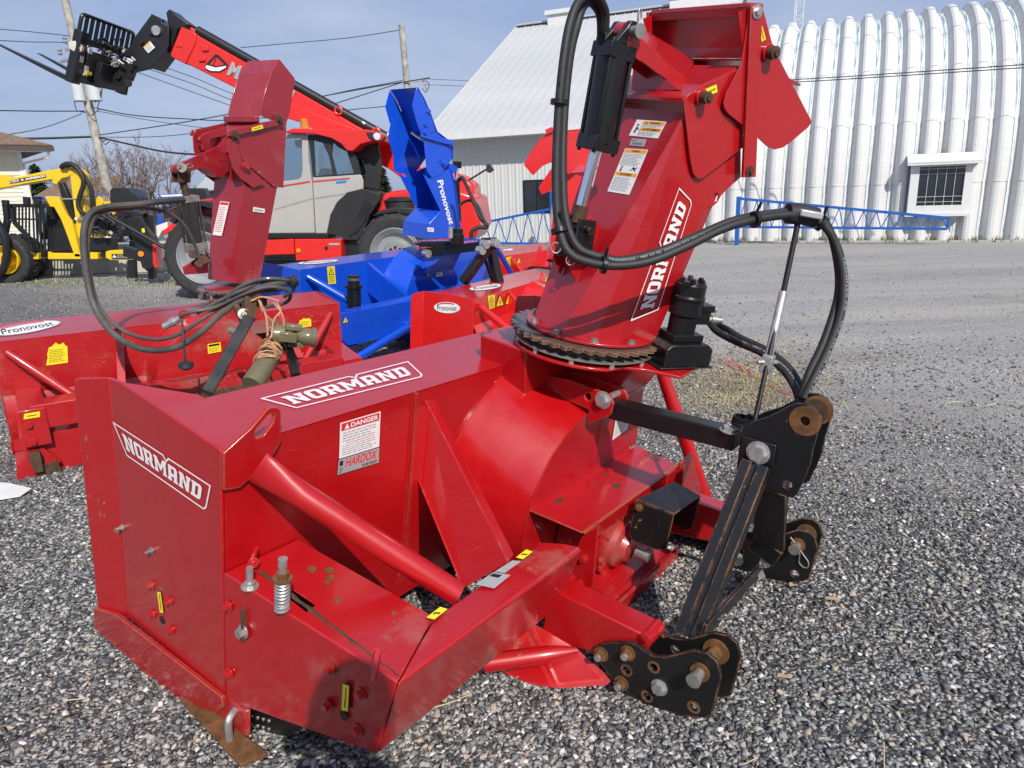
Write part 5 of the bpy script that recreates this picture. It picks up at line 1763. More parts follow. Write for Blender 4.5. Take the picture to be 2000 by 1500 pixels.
h1, sp1 = hose([(1182, 62, 2.21), (1181, 20, 2.18), (1160, -12, 2.12), (1132, 2, 2.08), (1112, 50, 2.05), (1098, 140, 2.03), (1089, 250, 2.02), (1086, 370, 2.0), (1093, 450, 1.98), (1112, 494, 1.96), (1150, 512, 1.96), (1205, 519, 1.97), (1270, 510, 1.98), (1340, 482, 2.0), (1420, 444, 2.04), (1500, 424, 2.09), (1570, 422, 2.12), (1618, 450, 2.12), (1645, 520, 2.1), (1645, 600, 2.06), (1618, 680, 2.03), (1586, 745, 2.0), (1570, 778, 1.99)], .0122)
h2, sp2 = hose([(1174, 85, 2.24), (1172, 30, 2.21), (1154, 4, 2.16), (1138, 14, 2.12), (1128, 45, 2.10), (1113, 110, 2.09), (1102, 220, 2.08), (1099, 340, 2.05), (1106, 430, 2.02), (1128, 482, 2.0), (1165, 500, 1.99), (1215, 508, 2.0), (1280, 494, 2.01), (1350, 466, 2.03), (1430, 432, 2.07), (1500, 418, 2.12), (1570, 414, 2.15), (1610, 432, 2.15), (1632, 490, 2.13), (1638, 570, 2.1), (1612, 660, 2.05), (1580, 730, 2.02), (1566, 775, 2.0)], .0122)
h3, sp3 = hose([(1387, 632, 2.46), (1402, 648, 2.40), (1440, 668, 2.3), (1490, 690, 2.2), (1530, 722, 2.12), (1552, 755, 2.06), (1560, 778, 2.02)], .0125)
h4, sp4 = hose([(1392, 640, 2.47), (1412, 640, 2.43), (1445, 660, 2.33), (1495, 684, 2.23), (1536, 714, 2.15), (1560, 750, 2.08), (1570, 780, 2.03)], .0125)
mb = MB()
for spn, ks in ((sp1, (50, 95, 132, 150)), (sp1, (72,))):
    for k in ks:
        if k < len(spn) - 1:
            a_, b = np.array(spn[k]), np.array(spn[k + 1])
            d = (b - a_) / np.linalg.norm(b - a_)
            mb.mark().cyl(a_ - d * .006, a_ + d * .006, .024, seg=14)
            s3 = np.cross(d, (0, 0, 1.0)); s3 /= np.linalg.norm(s3)
            mb.bar(a_ + (0, 0, .02), a_ + (0, 0, .05) + s3 * .01, .008, .004)
mb.each('cable_tie', BLACK_CLEAN, blower)
sl0 = np.array(F.l(WORLD.on('y', 2.13, 1538, 417))); sl1 = np.array(F.l(WORLD.on('y', 2.14, 1592, 425)))
MB().tube([sl0, (sl0 + sl1) / 2 + (0, 0, .004), sl1], .030, 14).build('hose_wrap', RUBBER, blower)
sl0 = np.array(F.l(WORLD.on('y', 2.11, 1560, 414))); sl1 = np.array(F.l(WORLD.on('y', 2.11, 1604, 422)))
MB().bar(sl0, sl1, .035, .02).build('wrap_tape', SILVER_PRINT, blower, bevel=.004)
# printed hose lettering along the hoses
def hose_print(sp_, i0, i1, r, txt, side, parent):
    P3 = np.array(sp_[i0:i1])
    L = np.concatenate([[0], np.cumsum(np.linalg.norm(np.diff(P3, axis=0), axis=1))])
    V, Fc = glyphs(txt, .0)
    cl = F.l(CAM)
    vs = []
    hh = r * .5
    for u, v in V:
        s_ = u * L[-1]
        i = min(np.searchsorted(L, s_, 'right') - 1, len(P3) - 2)
        t = (s_ - L[i]) / (L[i + 1] - L[i])
        p = P3[i] * (1 - t) + P3[i + 1] * t
        d = P3[i + 1] - P3[i]
        d /= np.linalg.norm(d)
        c = side - d * np.dot(side, d)
        c /= np.linalg.norm(c)
        u3 = np.cross(c, d)
        th = (v - .5) * hh / r
        vs.append(p + (r + .0006) * (c * math.cos(th) + u3 * math.sin(th)))
    return MB().add(vs, Fc).build('hose_print', GREY_PRINT, parent, smooth=False, fix=False)
sd1 = np.array((-.55, -.8, .25))
hose_print(sp2, 94, 122, .0122, 'TRANSFLEX - 982 02 06  DIN/EN 853 2SN DN10', sd1, h2)
hose_print(sp1, 160, 196, .0122, 'TRANSFLEX 3/8" - W.P. 330 BAR / 4785 PSI', sd1, h1)
hose_print(sp3, 12, 50, .0125, 'TRANSFLEX - 982 02 06  DIN/EN 853', sd1, h3)
# ---------------------------------------------------------------- stickers on the big blower
NG = slab('NORMAND')
def badge(F_, ax, v, c, name, parent, mat=WHITE_PRINT, t=.012, asp=4.6, lift=.0015):
    d = Decal(F_.P(ax, v, c), lift=lift)
    frame_outline(d, mat, t, 0, asp)
    d.glyph(mat, NG, .085, .24, .93, .78, 0)
    return d.build(name, parent)
badge(F, 'x', -.0005, [(240, 884), (403, 998), (413, 948), (221, 823)], 'name_badge', blower)
badge(F, 'z', .7275, [(560, 803), (829, 736), (797, 706), (508, 779)], 'name_badge', blower, WORN_WHITE)
badge(CF, 'y', -.1925, [(1232, 626), (1349, 396), (1326, 366), (1280, 622)][:0] or [(1281, 618), (1352, 394), (1326, 366), (1231, 627)], 'name_badge', ch, WHITE_PRINT, .010, 3.4)
# danger plate and steel grade plate on the back wall
d = Decal(PX('y', -.0005, [(662, 896), (740, 872), (743, 803), (664, 826)]), lift=.001)
d.quad(WHITE_PRINT, 0, 0, 1, 1, 0).quad(RED_PRINT, .03, .76, .97, .97, 1)
d.poly(WHITE_PRINT, [(.10, .79), (.22, .79), (.16, .94)], 2)
d.text(WHITE_PRINT, 'DANGER', .25, .80, .94, .93, 2, .03)
d.lines(GREY_PRINT, .07, .42, .93, .72, 4, 1, 3)
d.quad(RED_PRINT, .15, .38, .85, .395, 1)
d.lines(GREY_PRINT, .07, .05, .93, .35, 5, 1, 4)
d.build('danger_plate', blower)
d = Decal(PX('y', -.0005, [(657, 929), (740, 904), (741, 872), (660, 897)]), lift=.001)
d.quad(BLACK_PRINT, 0, 0, 1, 1, 0).quad(SILVER_PRINT, .012, .04, .988, .96, 1)
d.text(RED_PRINT, 'HARDOX', .17, .38, .94, .9, 2, .02, .25)
d.text(BLACK_PRINT, 'IN MY BODY', .58, .10, .95, .28, 2, .02)
d.quad(BLACK_PRINT, .04, .55, .12, .85, 2).lines(BLACK_PRINT, .04, .1, .13, .45, 3, 2, 1)
d.lines(GREY_PRINT, .18, .12, .54, .3, 2, 2, 5)
d.build('steel_grade_plate', blower)
def yel(F_, ax, v, c, parent, kind=0, lift=.0012):
    """small yellow pictogram sticker"""
    d = Decal(F_.P(ax, v, c), lift=lift)
    d.quad(BLACK_PRINT, 0, 0, 1, 1, 0).quad(YELLOW_PRINT, .05, .04, .95, .96, 1)
    if kind == 0:       # a line with an arrow barb
        d.poly(BLACK_PRINT, [(.46, .15), (.56, .15), (.62, .85), (.50, .85)], 2)
        d.poly(BLACK_PRINT, [(.40, .30), (.46, .15), (.46, .45)], 2)
    elif kind == 1:     # along the long edge
        d.poly(BLACK_PRINT, [(.2, .42), (.8, .46), (.8, .60), (.2, .52)], 2)
        d.poly(BLACK_PRINT, [(.2, .42), (.4, .3), (.4, .44)], 2)
    return d.build('yellow_sticker', parent)
yel(F, 'x', -.0008, [(313, 1198), (321, 1199), (315, 1154), (307, 1153)], blower)
yel(F, 'x', .027, [(667, 1388), (681, 1391), (684, 1337), (670, 1332)], blower)
yel(F, 'z', .3995, [(830, 1208), (848, 1212), (876, 1190), (860, 1185)], blower, 1)
yel(F, 'z', .3995, [(1006, 1090), (1021, 1094), (1042, 1078), (1028, 1073)], blower, 1)
d = Decal(F.P('z', .4005, [(928, 1142), (965, 1150), (997, 1124), (964, 1118)]), lift=.0012)
d.quad(SILVER_PRINT, 0, 0, 1, 1, 0).quad(BLACK_PRINT, .08, .68, .6, .9, 1).lines(GREY_PRINT, .08, .1, .95, .62, 5, 1, 8)
d.build('serial_plate', blower)
d = Decal(F.P('z', .4005, [(966, 1117), (985, 1120), (1018, 1097), (1001, 1095)]), lift=.0012)
d.quad(SILVER_PRINT, 0, 0, 1, 1, 0).lines(GREY_PRINT, .1, .2, .9, .8, 3, 1, 9)
d.build('serial_plate', blower)
d = Decal(F.P('y', -.2955, [(1195, 860), (1224, 838), (1233, 800), (1205, 800)]), lift=.0015)
d.quad(WHITE_PRINT, 0, 0, 1, 1, 0).lines(GREY_PRINT, .1, .08, .92, .68, 11, 1, 11)
d.poly(BLACK_PRINT, [(.3, .78), (.5, .9), (.75, .8), (.55, .74)], 1)
d.build('instruction_plate', blower)
# chute back stickers: local plane of the sloping back face
bq = [np.array(p) for p in ((-.165, .0, .893), (.079, .0, 1.60))]
bd = (bq[1] - bq[0]) / np.linalg.norm(bq[1] - bq[0])
BF = Fr(CF.R @ np.stack([np.array((0, -1.0, 0)), bd, np.cross((0, -1.0, 0), bd)], 1), CF.T + CF.R @ bq[0])
def back(c):
    return [CF.l(BF.w(p)) for p in BF.P('z', .0005, c)]
d = Decal(back([(1229, 265), (1286, 271), (1303, 238), (1245, 234)]), lift=.002)
d.quad(WHITE_PRINT, 0, 0, 1, 1, 0).quad(ORANGE_PRINT, .26, .76, .98, .95, 1).quad(ORANGE_PRINT, .26, .36, .98, .55, 1)
d.text(BLACK_PRINT, 'WARNING', .50, .79, .84, .92, 2, .02).text(BLACK_PRINT, 'AVERTISSEMENT', .42, .39, .92, .52, 2, .02)
for v0 in (.79, .39):
    d.poly(BLACK_PRINT, [(.36, v0), (.42, v0), (.39, v0 + .13)], 2)
d.lines(GREY_PRINT, .28, .58, .96, .74, 3, 1, 1).lines(GREY_PRINT, .28, .06, .96, .32, 5, 1, 2)
d.poly(BLACK_PRINT, [(.10, .2), (.16, .2), (.18, .55), (.12, .6)], 1).poly(BLACK_PRINT, ell(12, .09, .14, .68), 1).poly(BLACK_PRINT, [(.16, .45), (.24, .38), (.24, .42), (.17, .52)], 1)
d.quad(GREY_PRINT, .245, .04, .25, .96, 1)
d.build('warning_sticker', ch)
d = Decal(back([(1230, 284), (1259, 287), (1264, 273), (1235, 271)]), lift=.002)
d.quad(SILVER_PRINT, 0, 0, 1, 1, 0).quad(RED_PRINT, .06, .62, .12, .86, 1).lines(BLACK_PRINT, .15, .66, .5, .85, 1, 1, 2)
for k in range(16):
    d.quad(BLACK_PRINT, .14 + k * .042, .15, .14 + k * .042 + (.012 if k % 3 else .024), .5, 1)
d.build('barcode_sticker', ch)
d = Decal(back([(1187, 374), (1230, 381), (1267, 293), (1222, 290)]), lift=.002)
d.quad(WHITE_PRINT, 0, 0, 1, 1, 0).quad(ORANGE_PRINT, .03, .91, .97, .985, 1).quad(ORANGE_PRINT, .03, .385, .97, .46, 1)
d.text(BLACK_PRINT, 'WARNING', .34, .925, .68, .97, 2, .02).text(BLACK_PRINT, 'AVERTISSEMENT', .22, .40, .78, .445, 2, .02)
d.lines(GREY_PRINT, .06, .62, .94, .89, 9, 1, 21).lines(GREY_PRINT, .06, .04, .94, .36, 10, 1, 22)
d.poly(BLACK_PRINT, [(.16, .48), (.24, .48), (.22, .58), (.28, .6), (.18, .6)], 1)
d.poly(BLACK_PRINT, [(.56, .5), (.72, .55), (.86, .49), (.8, .56), (.9, .6), (.74, .58), (.7, .62), (.66, .56)], 1)
d.build('warning_sticker', ch)
yel(CF, 'y', -.2045, [(1383, 188), (1402, 180), (1400, 163), (1372, 175)], def1, 1)
yel(CF, 'y', -.2195, [(1487, 84), (1496, 77), (1487, 46), (1483, 58)], def2, 0)
# ================================================================ the other snow blowers
def edge_frame(p_near, p_far, z, pit=.08, dz=0.0):
    """frame whose x runs along the upper rear edge of a housing; z = 0 at that edge"""
    A = np.array(WORLD.on('z', z, *p_near)); B = np.array(WORLD.on('z', z + dz, *p_far))
    x = (B - A) / np.linalg.norm(B - A)
    y = np.cross((0, 0, 1.0), x); y /= np.linalg.norm(y)
    z0 = np.cross(x, y)
    y2 = y * math.cos(pit) + z0 * math.sin(pit)
    return Fr(np.stack([x, y2, np.cross(x, y2)], 1), A)
def housing(t, W, Hb, D, Dt, mat, gx, drum, beam, boxes=True, x0=0., tube_r=.028, box_h=.24, box_w=.2, bend=.14, far=True, lugx=None, boxz=None, boxx=0.):
    """snow blower body; beam = (y0, y1, z0, z1)"""
    for xx, s_ in ((x0, 1), (W, -1)):
        yz = [(.003, -Hb + .06), (.003, 0), (D * .45, .015), (D - bend, .01), (D - bend, -Hb * .98), (D * .4, -Hb)]
        mb = MB().prism([(xx, y, z) for y, z in yz], (.007 * s_, 0, 0))
        lip = [(D - bend, -Hb * .98), (D - bend, .01), (D - .03, -.012), (D - .004, -.03), (D, -.06), (D, -Hb + .02)]
        mb.prism([(xx - s_ * (y - D + bend) * .2, y, z) for y, z in lip], (.007 * s_, 0, 0))
        mb.build('side_panel', mat, t, bevel=.003)
        mb = MB().prism([(xx - .009 * s_, y, z) for y, z in ((.0, -Hb + .12), (0, -Hb + .04), (D * .4, -Hb - .02), (D, -Hb + .0), (D, -Hb + .10), (D * .4, -Hb + .07))], (.0085 * s_, 0, 0))
        mb.build('skid_edge', mat, t)
    MB().box((x0 + .007, 0, -Hb + .06), (W - .007, .006, -.0005)).build('back_wall', mat, t)
    mb = MB().box((x0 + .007, 0, -.006), (W - .007, Dt, 0))
    mb.prism([(x0 + .007, Dt, 0), (W - .007, Dt, 0), (W - .007, Dt + .01, -.03), (x0 + .007, Dt + .01, -.03)], (0, -.006, 0))
    mb.build('top_plate', mat, t, bevel=.002)
    mb = MB()
    arc = [(D * .55 - .34 * math.cos(a), -Hb * .62 - .34 * math.sin(a)) for a in np.linspace(-.9, 1.0, 8)]
    mb.prism([(x0 + .01, y, z) for y, z in arc] + [(x0 + .01, y - .006, z - .006) for y, z in arc[::-1]], (W - x0 - .02, 0, 0))
    mb.cyl((x0 + .02, D * .6, -Hb * .6), (W - .02, D * .6, -Hb * .6), .045, seg=10)
    mb.build('auger_trough', mat, t)
    xc, zc, Rf, Rr, yr = drum
    mb = MB()
    n, V, Fc = 40, [], []
    for yy, r in ((0, Rf), (yr, Rr)):
        for k in range(n):
            th = 2 * math.pi * k / n
            V.append((xc + r * math.cos(th), yy, zc + r * math.sin(th)))
    for k in range(n):
        Fc.append((k, (k + 1) % n, n + (k + 1) % n, n + k))
    Fc.append(tuple(n + k for k in range(n)))
    V2 = [v if v[2] > -Hb else (v[0], v[1], -Hb) for v in V]
    mb.add(V2, Fc).build('impeller_drum', mat, t)
    y0, y1, z0, z1 = beam
    xs_ = [x0 + box_w, W - box_w] if boxes else [x0, W]
    MB().box((xs_[0], y1, z0), (xs_[1], y0, z1)).build('cross_beam', mat, t, bevel=.004)
    if boxes:
        for xx, s_ in ((x0 + boxx, 1), (W, -1)):
            bz0, bz1 = boxz if boxz else (z0, z1)
            pr = [(xx, -.003, bz1 + .02), (xx, y1 - .01, bz1), (xx, y1 - .012, bz0), (xx, -.003, bz0 - .03)]
            MB().prism([(xx + s_ * .001, y, z) for _, y, z in pr], (s_ * box_w, 0, 0)).build('skid_arm_box', mat, t, bevel=.004)
    for xg in gx:
        s_ = 1 if xg < xc else -1
        mb = MB().prism([(xg, -.002, -.03), (xg, -.002, -.28), (xg - s_ * .02, y0 + .06, z0), (xg - s_ * .05, y0, z1)], (.006 * s_, 0, 0))
        mb.prism([(xg, -.001, -.02), (xg - s_ * .05, y0, z1 + .004), (xg - s_ * .05 + s_ * .04, y0, z1 + .004), (xg + s_ * .04, -.001, -.02)], (0, .004, .003))
        mb.build('gusset_plate', mat, t)
    for xx, s_ in ((x0, 1), (W, -1)):
        a_ = np.array((xx + s_ * .07, -.01, -.06)); b = np.array((xx + s_ * .37, y0 + .01, (z0 + z1) / 2))
        P_ = [a_ + (b - a_) * k / 8 for k in range(9)]
        MB().tube(P_, [tube_r * .8, tube_r * .95] + [tube_r] * 7, 14).build('brace_tube', mat, t)
    for xl in (lugx or []):
        o_ = [(xl - .055, .0, .0), (xl + .055, .0, .0), (xl + .02, 0, .062), (xl, 0, .070), (xl - .02, 0, .062)]
        MB().plate(o_, [circle((xl, 0, .04), (1, 0, 0), (0, 0, 1), .014, 12)], (0, .01, 0)).build('lifting_lug', mat, t)
def turntable(t, c, r, mat, ringmat, neck_to):
    c = np.array(c, float)
    n, out = 72, []
    for k in range(n):
        th = 2 * math.pi * k / n
        rr = r if k % 2 else r * .955
        out.append(c + (rr * math.cos(th), rr * math.sin(th), 0))
    MB().plate(out, [circle(c, (1, 0, 0), (0, 1, 0), r * .6, 24)], (0, 0, .012)).build('sprocket_ring', ringmat, t)
    MB().prism(circle(c + (0, 0, -.05), (1, 0, 0), (0, 1, 0), r * .97, 36), (0, 0, .012)).build('turntable_plate', mat, t)
    mb = MB()
    for k in range(10):
        th = 2 * math.pi * k / 10
        p = c + (r * .85 * math.cos(th), r * .85 * math.sin(th), 0)
        mb.mark().cyl(p + (0, 0, -.04), p, .008, seg=8)
    mb.each('ring_bolt', ZINC, t)
    nb = np.array(neck_to, float)
    lo = [nb + q for q in ((-.2, -.2, 0), (.26, -.2, 0), (.26, .12, 0), (-.2, .12, 0))]
    hi = [c + np.array((r * .8 * math.cos(a), r * .8 * math.sin(a), -.05)) for a in (-2.36, -.78, .78, 2.36)]
    MB().add(lo + hi, [(0, 1, 5, 4), (1, 2, 6, 5), (2, 3, 7, 6), (3, 0, 4, 7)]).build('outlet_neck', mat, t)
def oval(F_, ax, v, c, parent, lift=.0025, step=.0012, dark=GREY_PRINT):
    d = Decal(F_.P(ax, v, c), lift=lift, step=step)
    d.poly(dark, ell(40, 1.0), 0).poly(WHITE_PRINT, ell(40, .955), 1)
    d.ring(RED_PRINT, [(.5 + .46 * math.cos(a), .5 + .44 * math.sin(a)) for a in np.linspace(.9, 2.5, 14)] , [(.5 + .43 * math.cos(a), .5 + .33 * math.sin(a)) for a in np.linspace(.9, 2.5, 14)], 2)
    d.mb.f.pop(); d.mb.m.pop()
    d.text(BLACK_PRINT, 'Pronovost', .13, .24, .87, .70, 2, .006)
    return d.build('maker_oval', parent)
def warn(F_, ax, v, c, parent, tri=True, lift=.0025, step=.0012, seed=1):
    d = Decal(F_.P(ax, v, c), lift=lift, step=step)
    d.quad(YELLOW_PRINT, 0, 0, 1, 1, 0)
    d.poly(BLACK_PRINT, [(.12, .52), (.88, .52), (.5, .93)], 1).poly(YELLOW_PRINT, [(.24, .56), (.76, .56), (.5, .84)], 2)
    d.quad(BLACK_PRINT, .47, .62, .53, .74, 3)
    d.lines(BLACK_PRINT, .1, .08, .9, .48, 6, 1, seed, .3)
    return d.build('warning_sticker', parent)
def tri(F_, ax, v, c, parent, lift=.0025, step=.0012):
    d = Decal(F_.P(ax, v, c), lift=lift, step=step)
    d.poly(BLACK_PRINT, [(0, 0), (1, 0), (.5, 1)], 0).poly(YELLOW_PRINT, [(.09, .05), (.91, .05), (.5, .88)], 1)
    d.poly(BLACK_PRINT, [(.42, .18), (.6, .18), (.48, .34), (.62, .4), (.5, .55), (.44, .42), (.52, .34)], 2)
    return d.build('warning_triangle', parent)

# ---------------------------------------------------------------- old red blower at the left
FL = edge_frame((0, 667), (663, 592), .70)
WL, HL = 1.925, .70
old = thing('snow_blower', FL, 'scraped old red snow blower at left with loose hydraulic hoses and tied drive shaft', 'snow blower', 'snow blowers parked on the gravel')
housing(old, WL, HL, .58, .48, RED_OLD, (.552, 1.53), (1.06, -.36, .39, .355, -.15), (-.205, -.335, -.42, -.285), True, x0=-.05, tube_r=.024, box_w=.125, lugx=(.93,), boxz=(-.505, -.30), boxx=.065)
MB().box((.0, -.30, -.695), (WL - .02, -.02, -.46)).build('lower_pan', RED_OLD, old)
MB().prism([(-.03, -.34, -.53), (.10, -.34, -.53), (.16, -.34, -.62), (.02, -.34, -.72), (-.05, -.34, -.70)], (0, .03, 0)).build('skid_bracket', RED_OLD, old)
MB().prism([(.02, -.34, -.55), (.10, -.34, -.62), (.14, -.34, -.60), (.16, -.34, -.66), (.05, -.34, -.70)], (0, -.02, 0)).build('skid_bracket', RUST_DARK, old)
MB().box((-.05, -.32, -.735), (.05, .45, -.70)).build('skid_shoe', RUST_DARK, old)
MB().bar((.055, -.36, -.53), (.055, -.36, -.64), .045, .045, (0, 1, 0)).build('skid_bolt', RUST_DARK, old)
LP = FL.P
# detail on the rear box: bolts, warning sticker
mb = MB()
for x, y in ((56, 830), (65, 863)):
    mb.mark().bolt(FL.on('y', -.347, x, y), (0, -1, 0), .016, .014)
mb.each('red_bolt', RED_OLD, old)
d = Decal(LP('y', -.347, [(46, 819), (78, 814), (78, 803), (47, 808)]), lift=.003)
d.quad(YELLOW_PRINT, 0, 0, 1, 1, 0).quad(BLACK_PRINT, .2, .4, .8, .55, 1)
d.build('yellow_sticker', old)
def torn(c, seed):
    d = Decal(LP('y', -.001, c), lift=.002)
    d.poly(YELLOW_PRINT, [(0, 0), (.98, 0), (1, .1), (1, .80), (.9, .82), (.82, .97), (.6, .88), (.42, 1), (.25, .84), (.1, .8), (.02, .5), (.06, .4)], 0)
    d.lines(BLACK_PRINT, .12, .1, .9, .7, 8, 1, seed, .3)
    d.build('torn_sticker', old)
torn([(90, 714), (133, 708), (131, 667), (92, 670)], 5)
torn([(583, 641), (608, 637), (607, 620), (583, 622)], 6)
d = Decal(LP('y', -.152, [(406, 691), (432, 686), (430, 668), (405, 672)]), lift=.004)
d.quad(YELLOW_PRINT, 0, 0, 1, 1, 0).quad(BLACK_PRINT, .08, .7, .92, .92, 1).lines(BLACK_PRINT, .08, .1, .92, .62, 4, 1, 3, .3)
d.build('yellow_sticker', old)
oval(FL, 'z', .0005, [(-12, 664), (128, 637), (110, 622), (-20, 642)], old)
# turntable and chute
cL = np.array(FL.on('z', .09, 448, 563))
turntable(old, cL, .208, paint('muddy_red', (.22, .03, .025), .7, .3, .9, dust=.9, dustc=(.16, .11, .08)), paint('rusty_ring', (.12, .07, .05), .7, .2, .9, dust=.6), (cL[0], .05, -.10))
uw = np.array((.50, .87, 0)); uw /= np.linalg.norm(uw)
ul = FL.R.T @ uw
LC = FL.sub(cL, math.atan2(ul[1], ul[0]))
lch = empty('chute', old, Fr(Fr(np.eye(3), (0, 0, 0)).sub(cL, math.atan2(ul[1], ul[0])).R, cL))
z2 = lambda l: [(300 + x / 3, 80 + y / 3) for x, y in l]
hw = .145
MB().prism(circle((0, 0, .012), (1, 0, 0), (0, 1, 0), .162, 32), (0, 0, .01)).build('chute_flange', RED_OLDC, lch)
tb = LC.P('y', -hw, z2([(538, 740), (485, 1420), (625, 1410), (740, 770)]))
bt = [np.array(p) for p in tb]
V = []
for p, hwid in ((bt[0], hw), (bt[1], hw * .95), (bt[2], hw * .95), (bt[3], hw)):
    V += [(p[0], -hwid, p[2]), (p[0], hwid, p[2])]
V += [(bt[1][0] - .004, -.08, bt[1][2]), (bt[1][0] - .004, .08, bt[1][2])]
mb = MB().add(V, [(0, 2, 4, 6), (1, 7, 5, 3), (0, 8, 2), (1, 3, 9), (0, 1, 9, 8), (4, 5, 7, 6), (0, 6, 7, 1), (2, 8, 9, 3), (2, 3, 5, 4)])
mb.build('chute_tube', RED_OLDC, lch, smooth=False)
d1z = [(428, 560), (432, 520), (500, 505), (620, 492), (772, 455), (776, 520), (758, 850), (738, 862), (655, 840), (580, 860), (505, 805), (458, 745), (432, 640)]
def side_pair(F_, poly, y, th, name, mat, parent, bevel=.002):
    for s_ in (-1, 1):
        MB().prism([(p[0], s_ * abs(y), p[2]) for p in F_.P('y', y, poly)], (0, s_ * th, 0)).build(name, mat, parent, bevel=bevel)
ld = empty('deflector', lch)
side_pair(LC, z2([(470, 545), (620, 495), (772, 470), (775, 520), (757, 860), (700, 855), (520, 700)]), -hw - .004, .006, 'deflector_plate', RED_OLDC, ld)
side_pair(LC, z2([(428, 560), (440, 520), (505, 505), (500, 640), (520, 720), (650, 835), (580, 860), (505, 805), (458, 745), (432, 640)]), -hw - .014, .007, 'hinge_plate', RED_OLDC, ld)
side_pair(LC, z2([(425, 560), (432, 525), (735, 455), (740, 490), (480, 555)]), -hw - .024, .008, 'pivot_bar', RED_OLDC, ld)
lcap = empty('outer_deflector', lch)
side_pair(LC, z2([(735, 108), (825, 220), (795, 420), (770, 500), (700, 470), (618, 430), (640, 330), (685, 185)]), -hw - .002, .006, 'flap_plate', RED_OLDC, lcap)
eg = [np.array(p) for p in LC.P('y', -hw, z2([(735, 108), (685, 185), (640, 330), (616, 440)]))]
mb = MB()
nrm_ = []
for i in range(3):
    a_, b = eg[i], eg[i + 1]
    mb.prism([(a_[0], -hw, a_[2]), (b[0], -hw, b[2]), (b[0], hw, b[2]), (a_[0], hw, a_[2])], (.006, 0, -.002))
mb.build('flap_back', RED_OLDC, lcap)
lg = eg[3]
MB().bar((lg[0] - .02, -hw - .01, lg[2] - .02), (lg[0] - .02, hw + .01, lg[2] - .02), .035, .04).build('hinge_lip', RED_OLDC, lcap, bevel=.006)
mb = MB()
a_, b = eg[3], np.array(LC.on('y', -hw, *z2([(500, 560)])[0]))
mb.prism([(a_[0], -hw, a_[2] - .03), (b[0] + .02, -hw, b[2] - .1), (b[0] + .02, hw, b[2] - .1), (a_[0], hw, a_[2] - .03)], (.006, 0, 0))
mb.build('deflector_back', RED_OLDC, ld)
for x, y in ((475, 553), (735, 462), (540, 735)):
    p = np.array(LC.on('y', -hw - .03, *z2([(x, y)])[0]))
    MB().lathe(p, (0, -1, 0), [(-.01, .03), (.004, .03), (.005, .018), (.02, .018)], 12).build('hinge_nut', RUST_DARK if y < 700 else RED_OLDC, ld)
# lever to the cylinder at its left
lv = LC.P('y', .02, z2([(440, 590), (150, 720), (110, 730), (108, 755), (130, 775), (200, 768), (440, 700)]))
MB().prism(lv, (0, .02, 0)).build('lever_arm', RED_OLDC, ld, bevel=.002)
lv = LC.P('y', .10, z2([(430, 515), (330, 530), (300, 545), (275, 560), (265, 580), (285, 600), (290, 640), (325, 660), (345, 630), (330, 575), (430, 550)]))
MB().prism(lv, (0, .02, 0)).build('lever_link', RED_OLDC, ld, bevel=.002)
lv = LC.P('y', -.02, z2([(305, 702), (440, 690), (440, 760), (400, 800), (345, 780), (310, 750)]))
MB().prism(lv, (0, .10, 0)).build('lever_gusset', RED_OLDC, ld)
lc_ = empty('cylinder', lch)
def Lp(x, y, yy=.03):
    return np.array(LC.on('y', yy, *z2([(x, y)])[0]))
mb = MB().cyl(Lp(200, 935), Lp(245, 1190), .048, seg=20)
ca, cb = Lp(200, 935), Lp(245, 1190); axx = (cb - ca) / np.linalg.norm(cb - ca)
for a_ in (-1, 1):
    for b in (-1, 1):
        o_ = np.cross(axx, (0, 1, 0)) * a_ * .046 + np.array((0, b * .04, 0))
        mb.cyl(ca - axx * .02 + o_, cb + axx * .02 + o_, .008, seg=6)
mb.build('barrel', paint('dusty_black', (.016, .016, .016), .5, .3, .8, dust=.6), lc_)
mb = MB().bar(ca - axx * .03, ca + axx * .01, .11, .1, (0, 1, 0)).bar(cb - axx * .01, cb + axx * .05, .11, .1, (0, 1, 0))
mb.build('end_cap', STEEL, lc_, bevel=.004)
MB().cyl(ca, Lp(165, 800), .022, seg=12).build('rod', RUST_DARK, lc_)
mb = MB()
for b in (-.035, .025):
    mb.prism([Lp(128, 750) + (0, b, 0), Lp(200, 750) + (0, b, 0), Lp(198, 830) + (0, b, 0), Lp(125, 830) + (0, b, 0)], (0, .016, 0))
mb.build('clevis', RUST_DARK, lc_, bevel=.004)
MB().cyl(Lp(165, 742, -.05), Lp(165, 742, .08), .028, seg=14).build('clevis_pin', STEEL, lc_)
hairpin(Lp(165, 742, -.05), (.9, 0, 0), (0, 0, .4), .085, lc_)
MB().prism(LC.P('y', .03, z2([(180, 1325), (270, 1270), (325, 1240), (320, 1360), (190, 1370)])), (0, .02, 0)).build('lower_bracket', RED_OLDC, lch, bevel=.002)
mb = MB()
for x, y in ((230, 1250), (295, 1280), (265, 1300)):
    mb.mark().cyl(Lp(x, y, -.02), Lp(x, y, .08), .028, seg=10)
mb.each('rusty_pivot', RUST_DARK, lch)
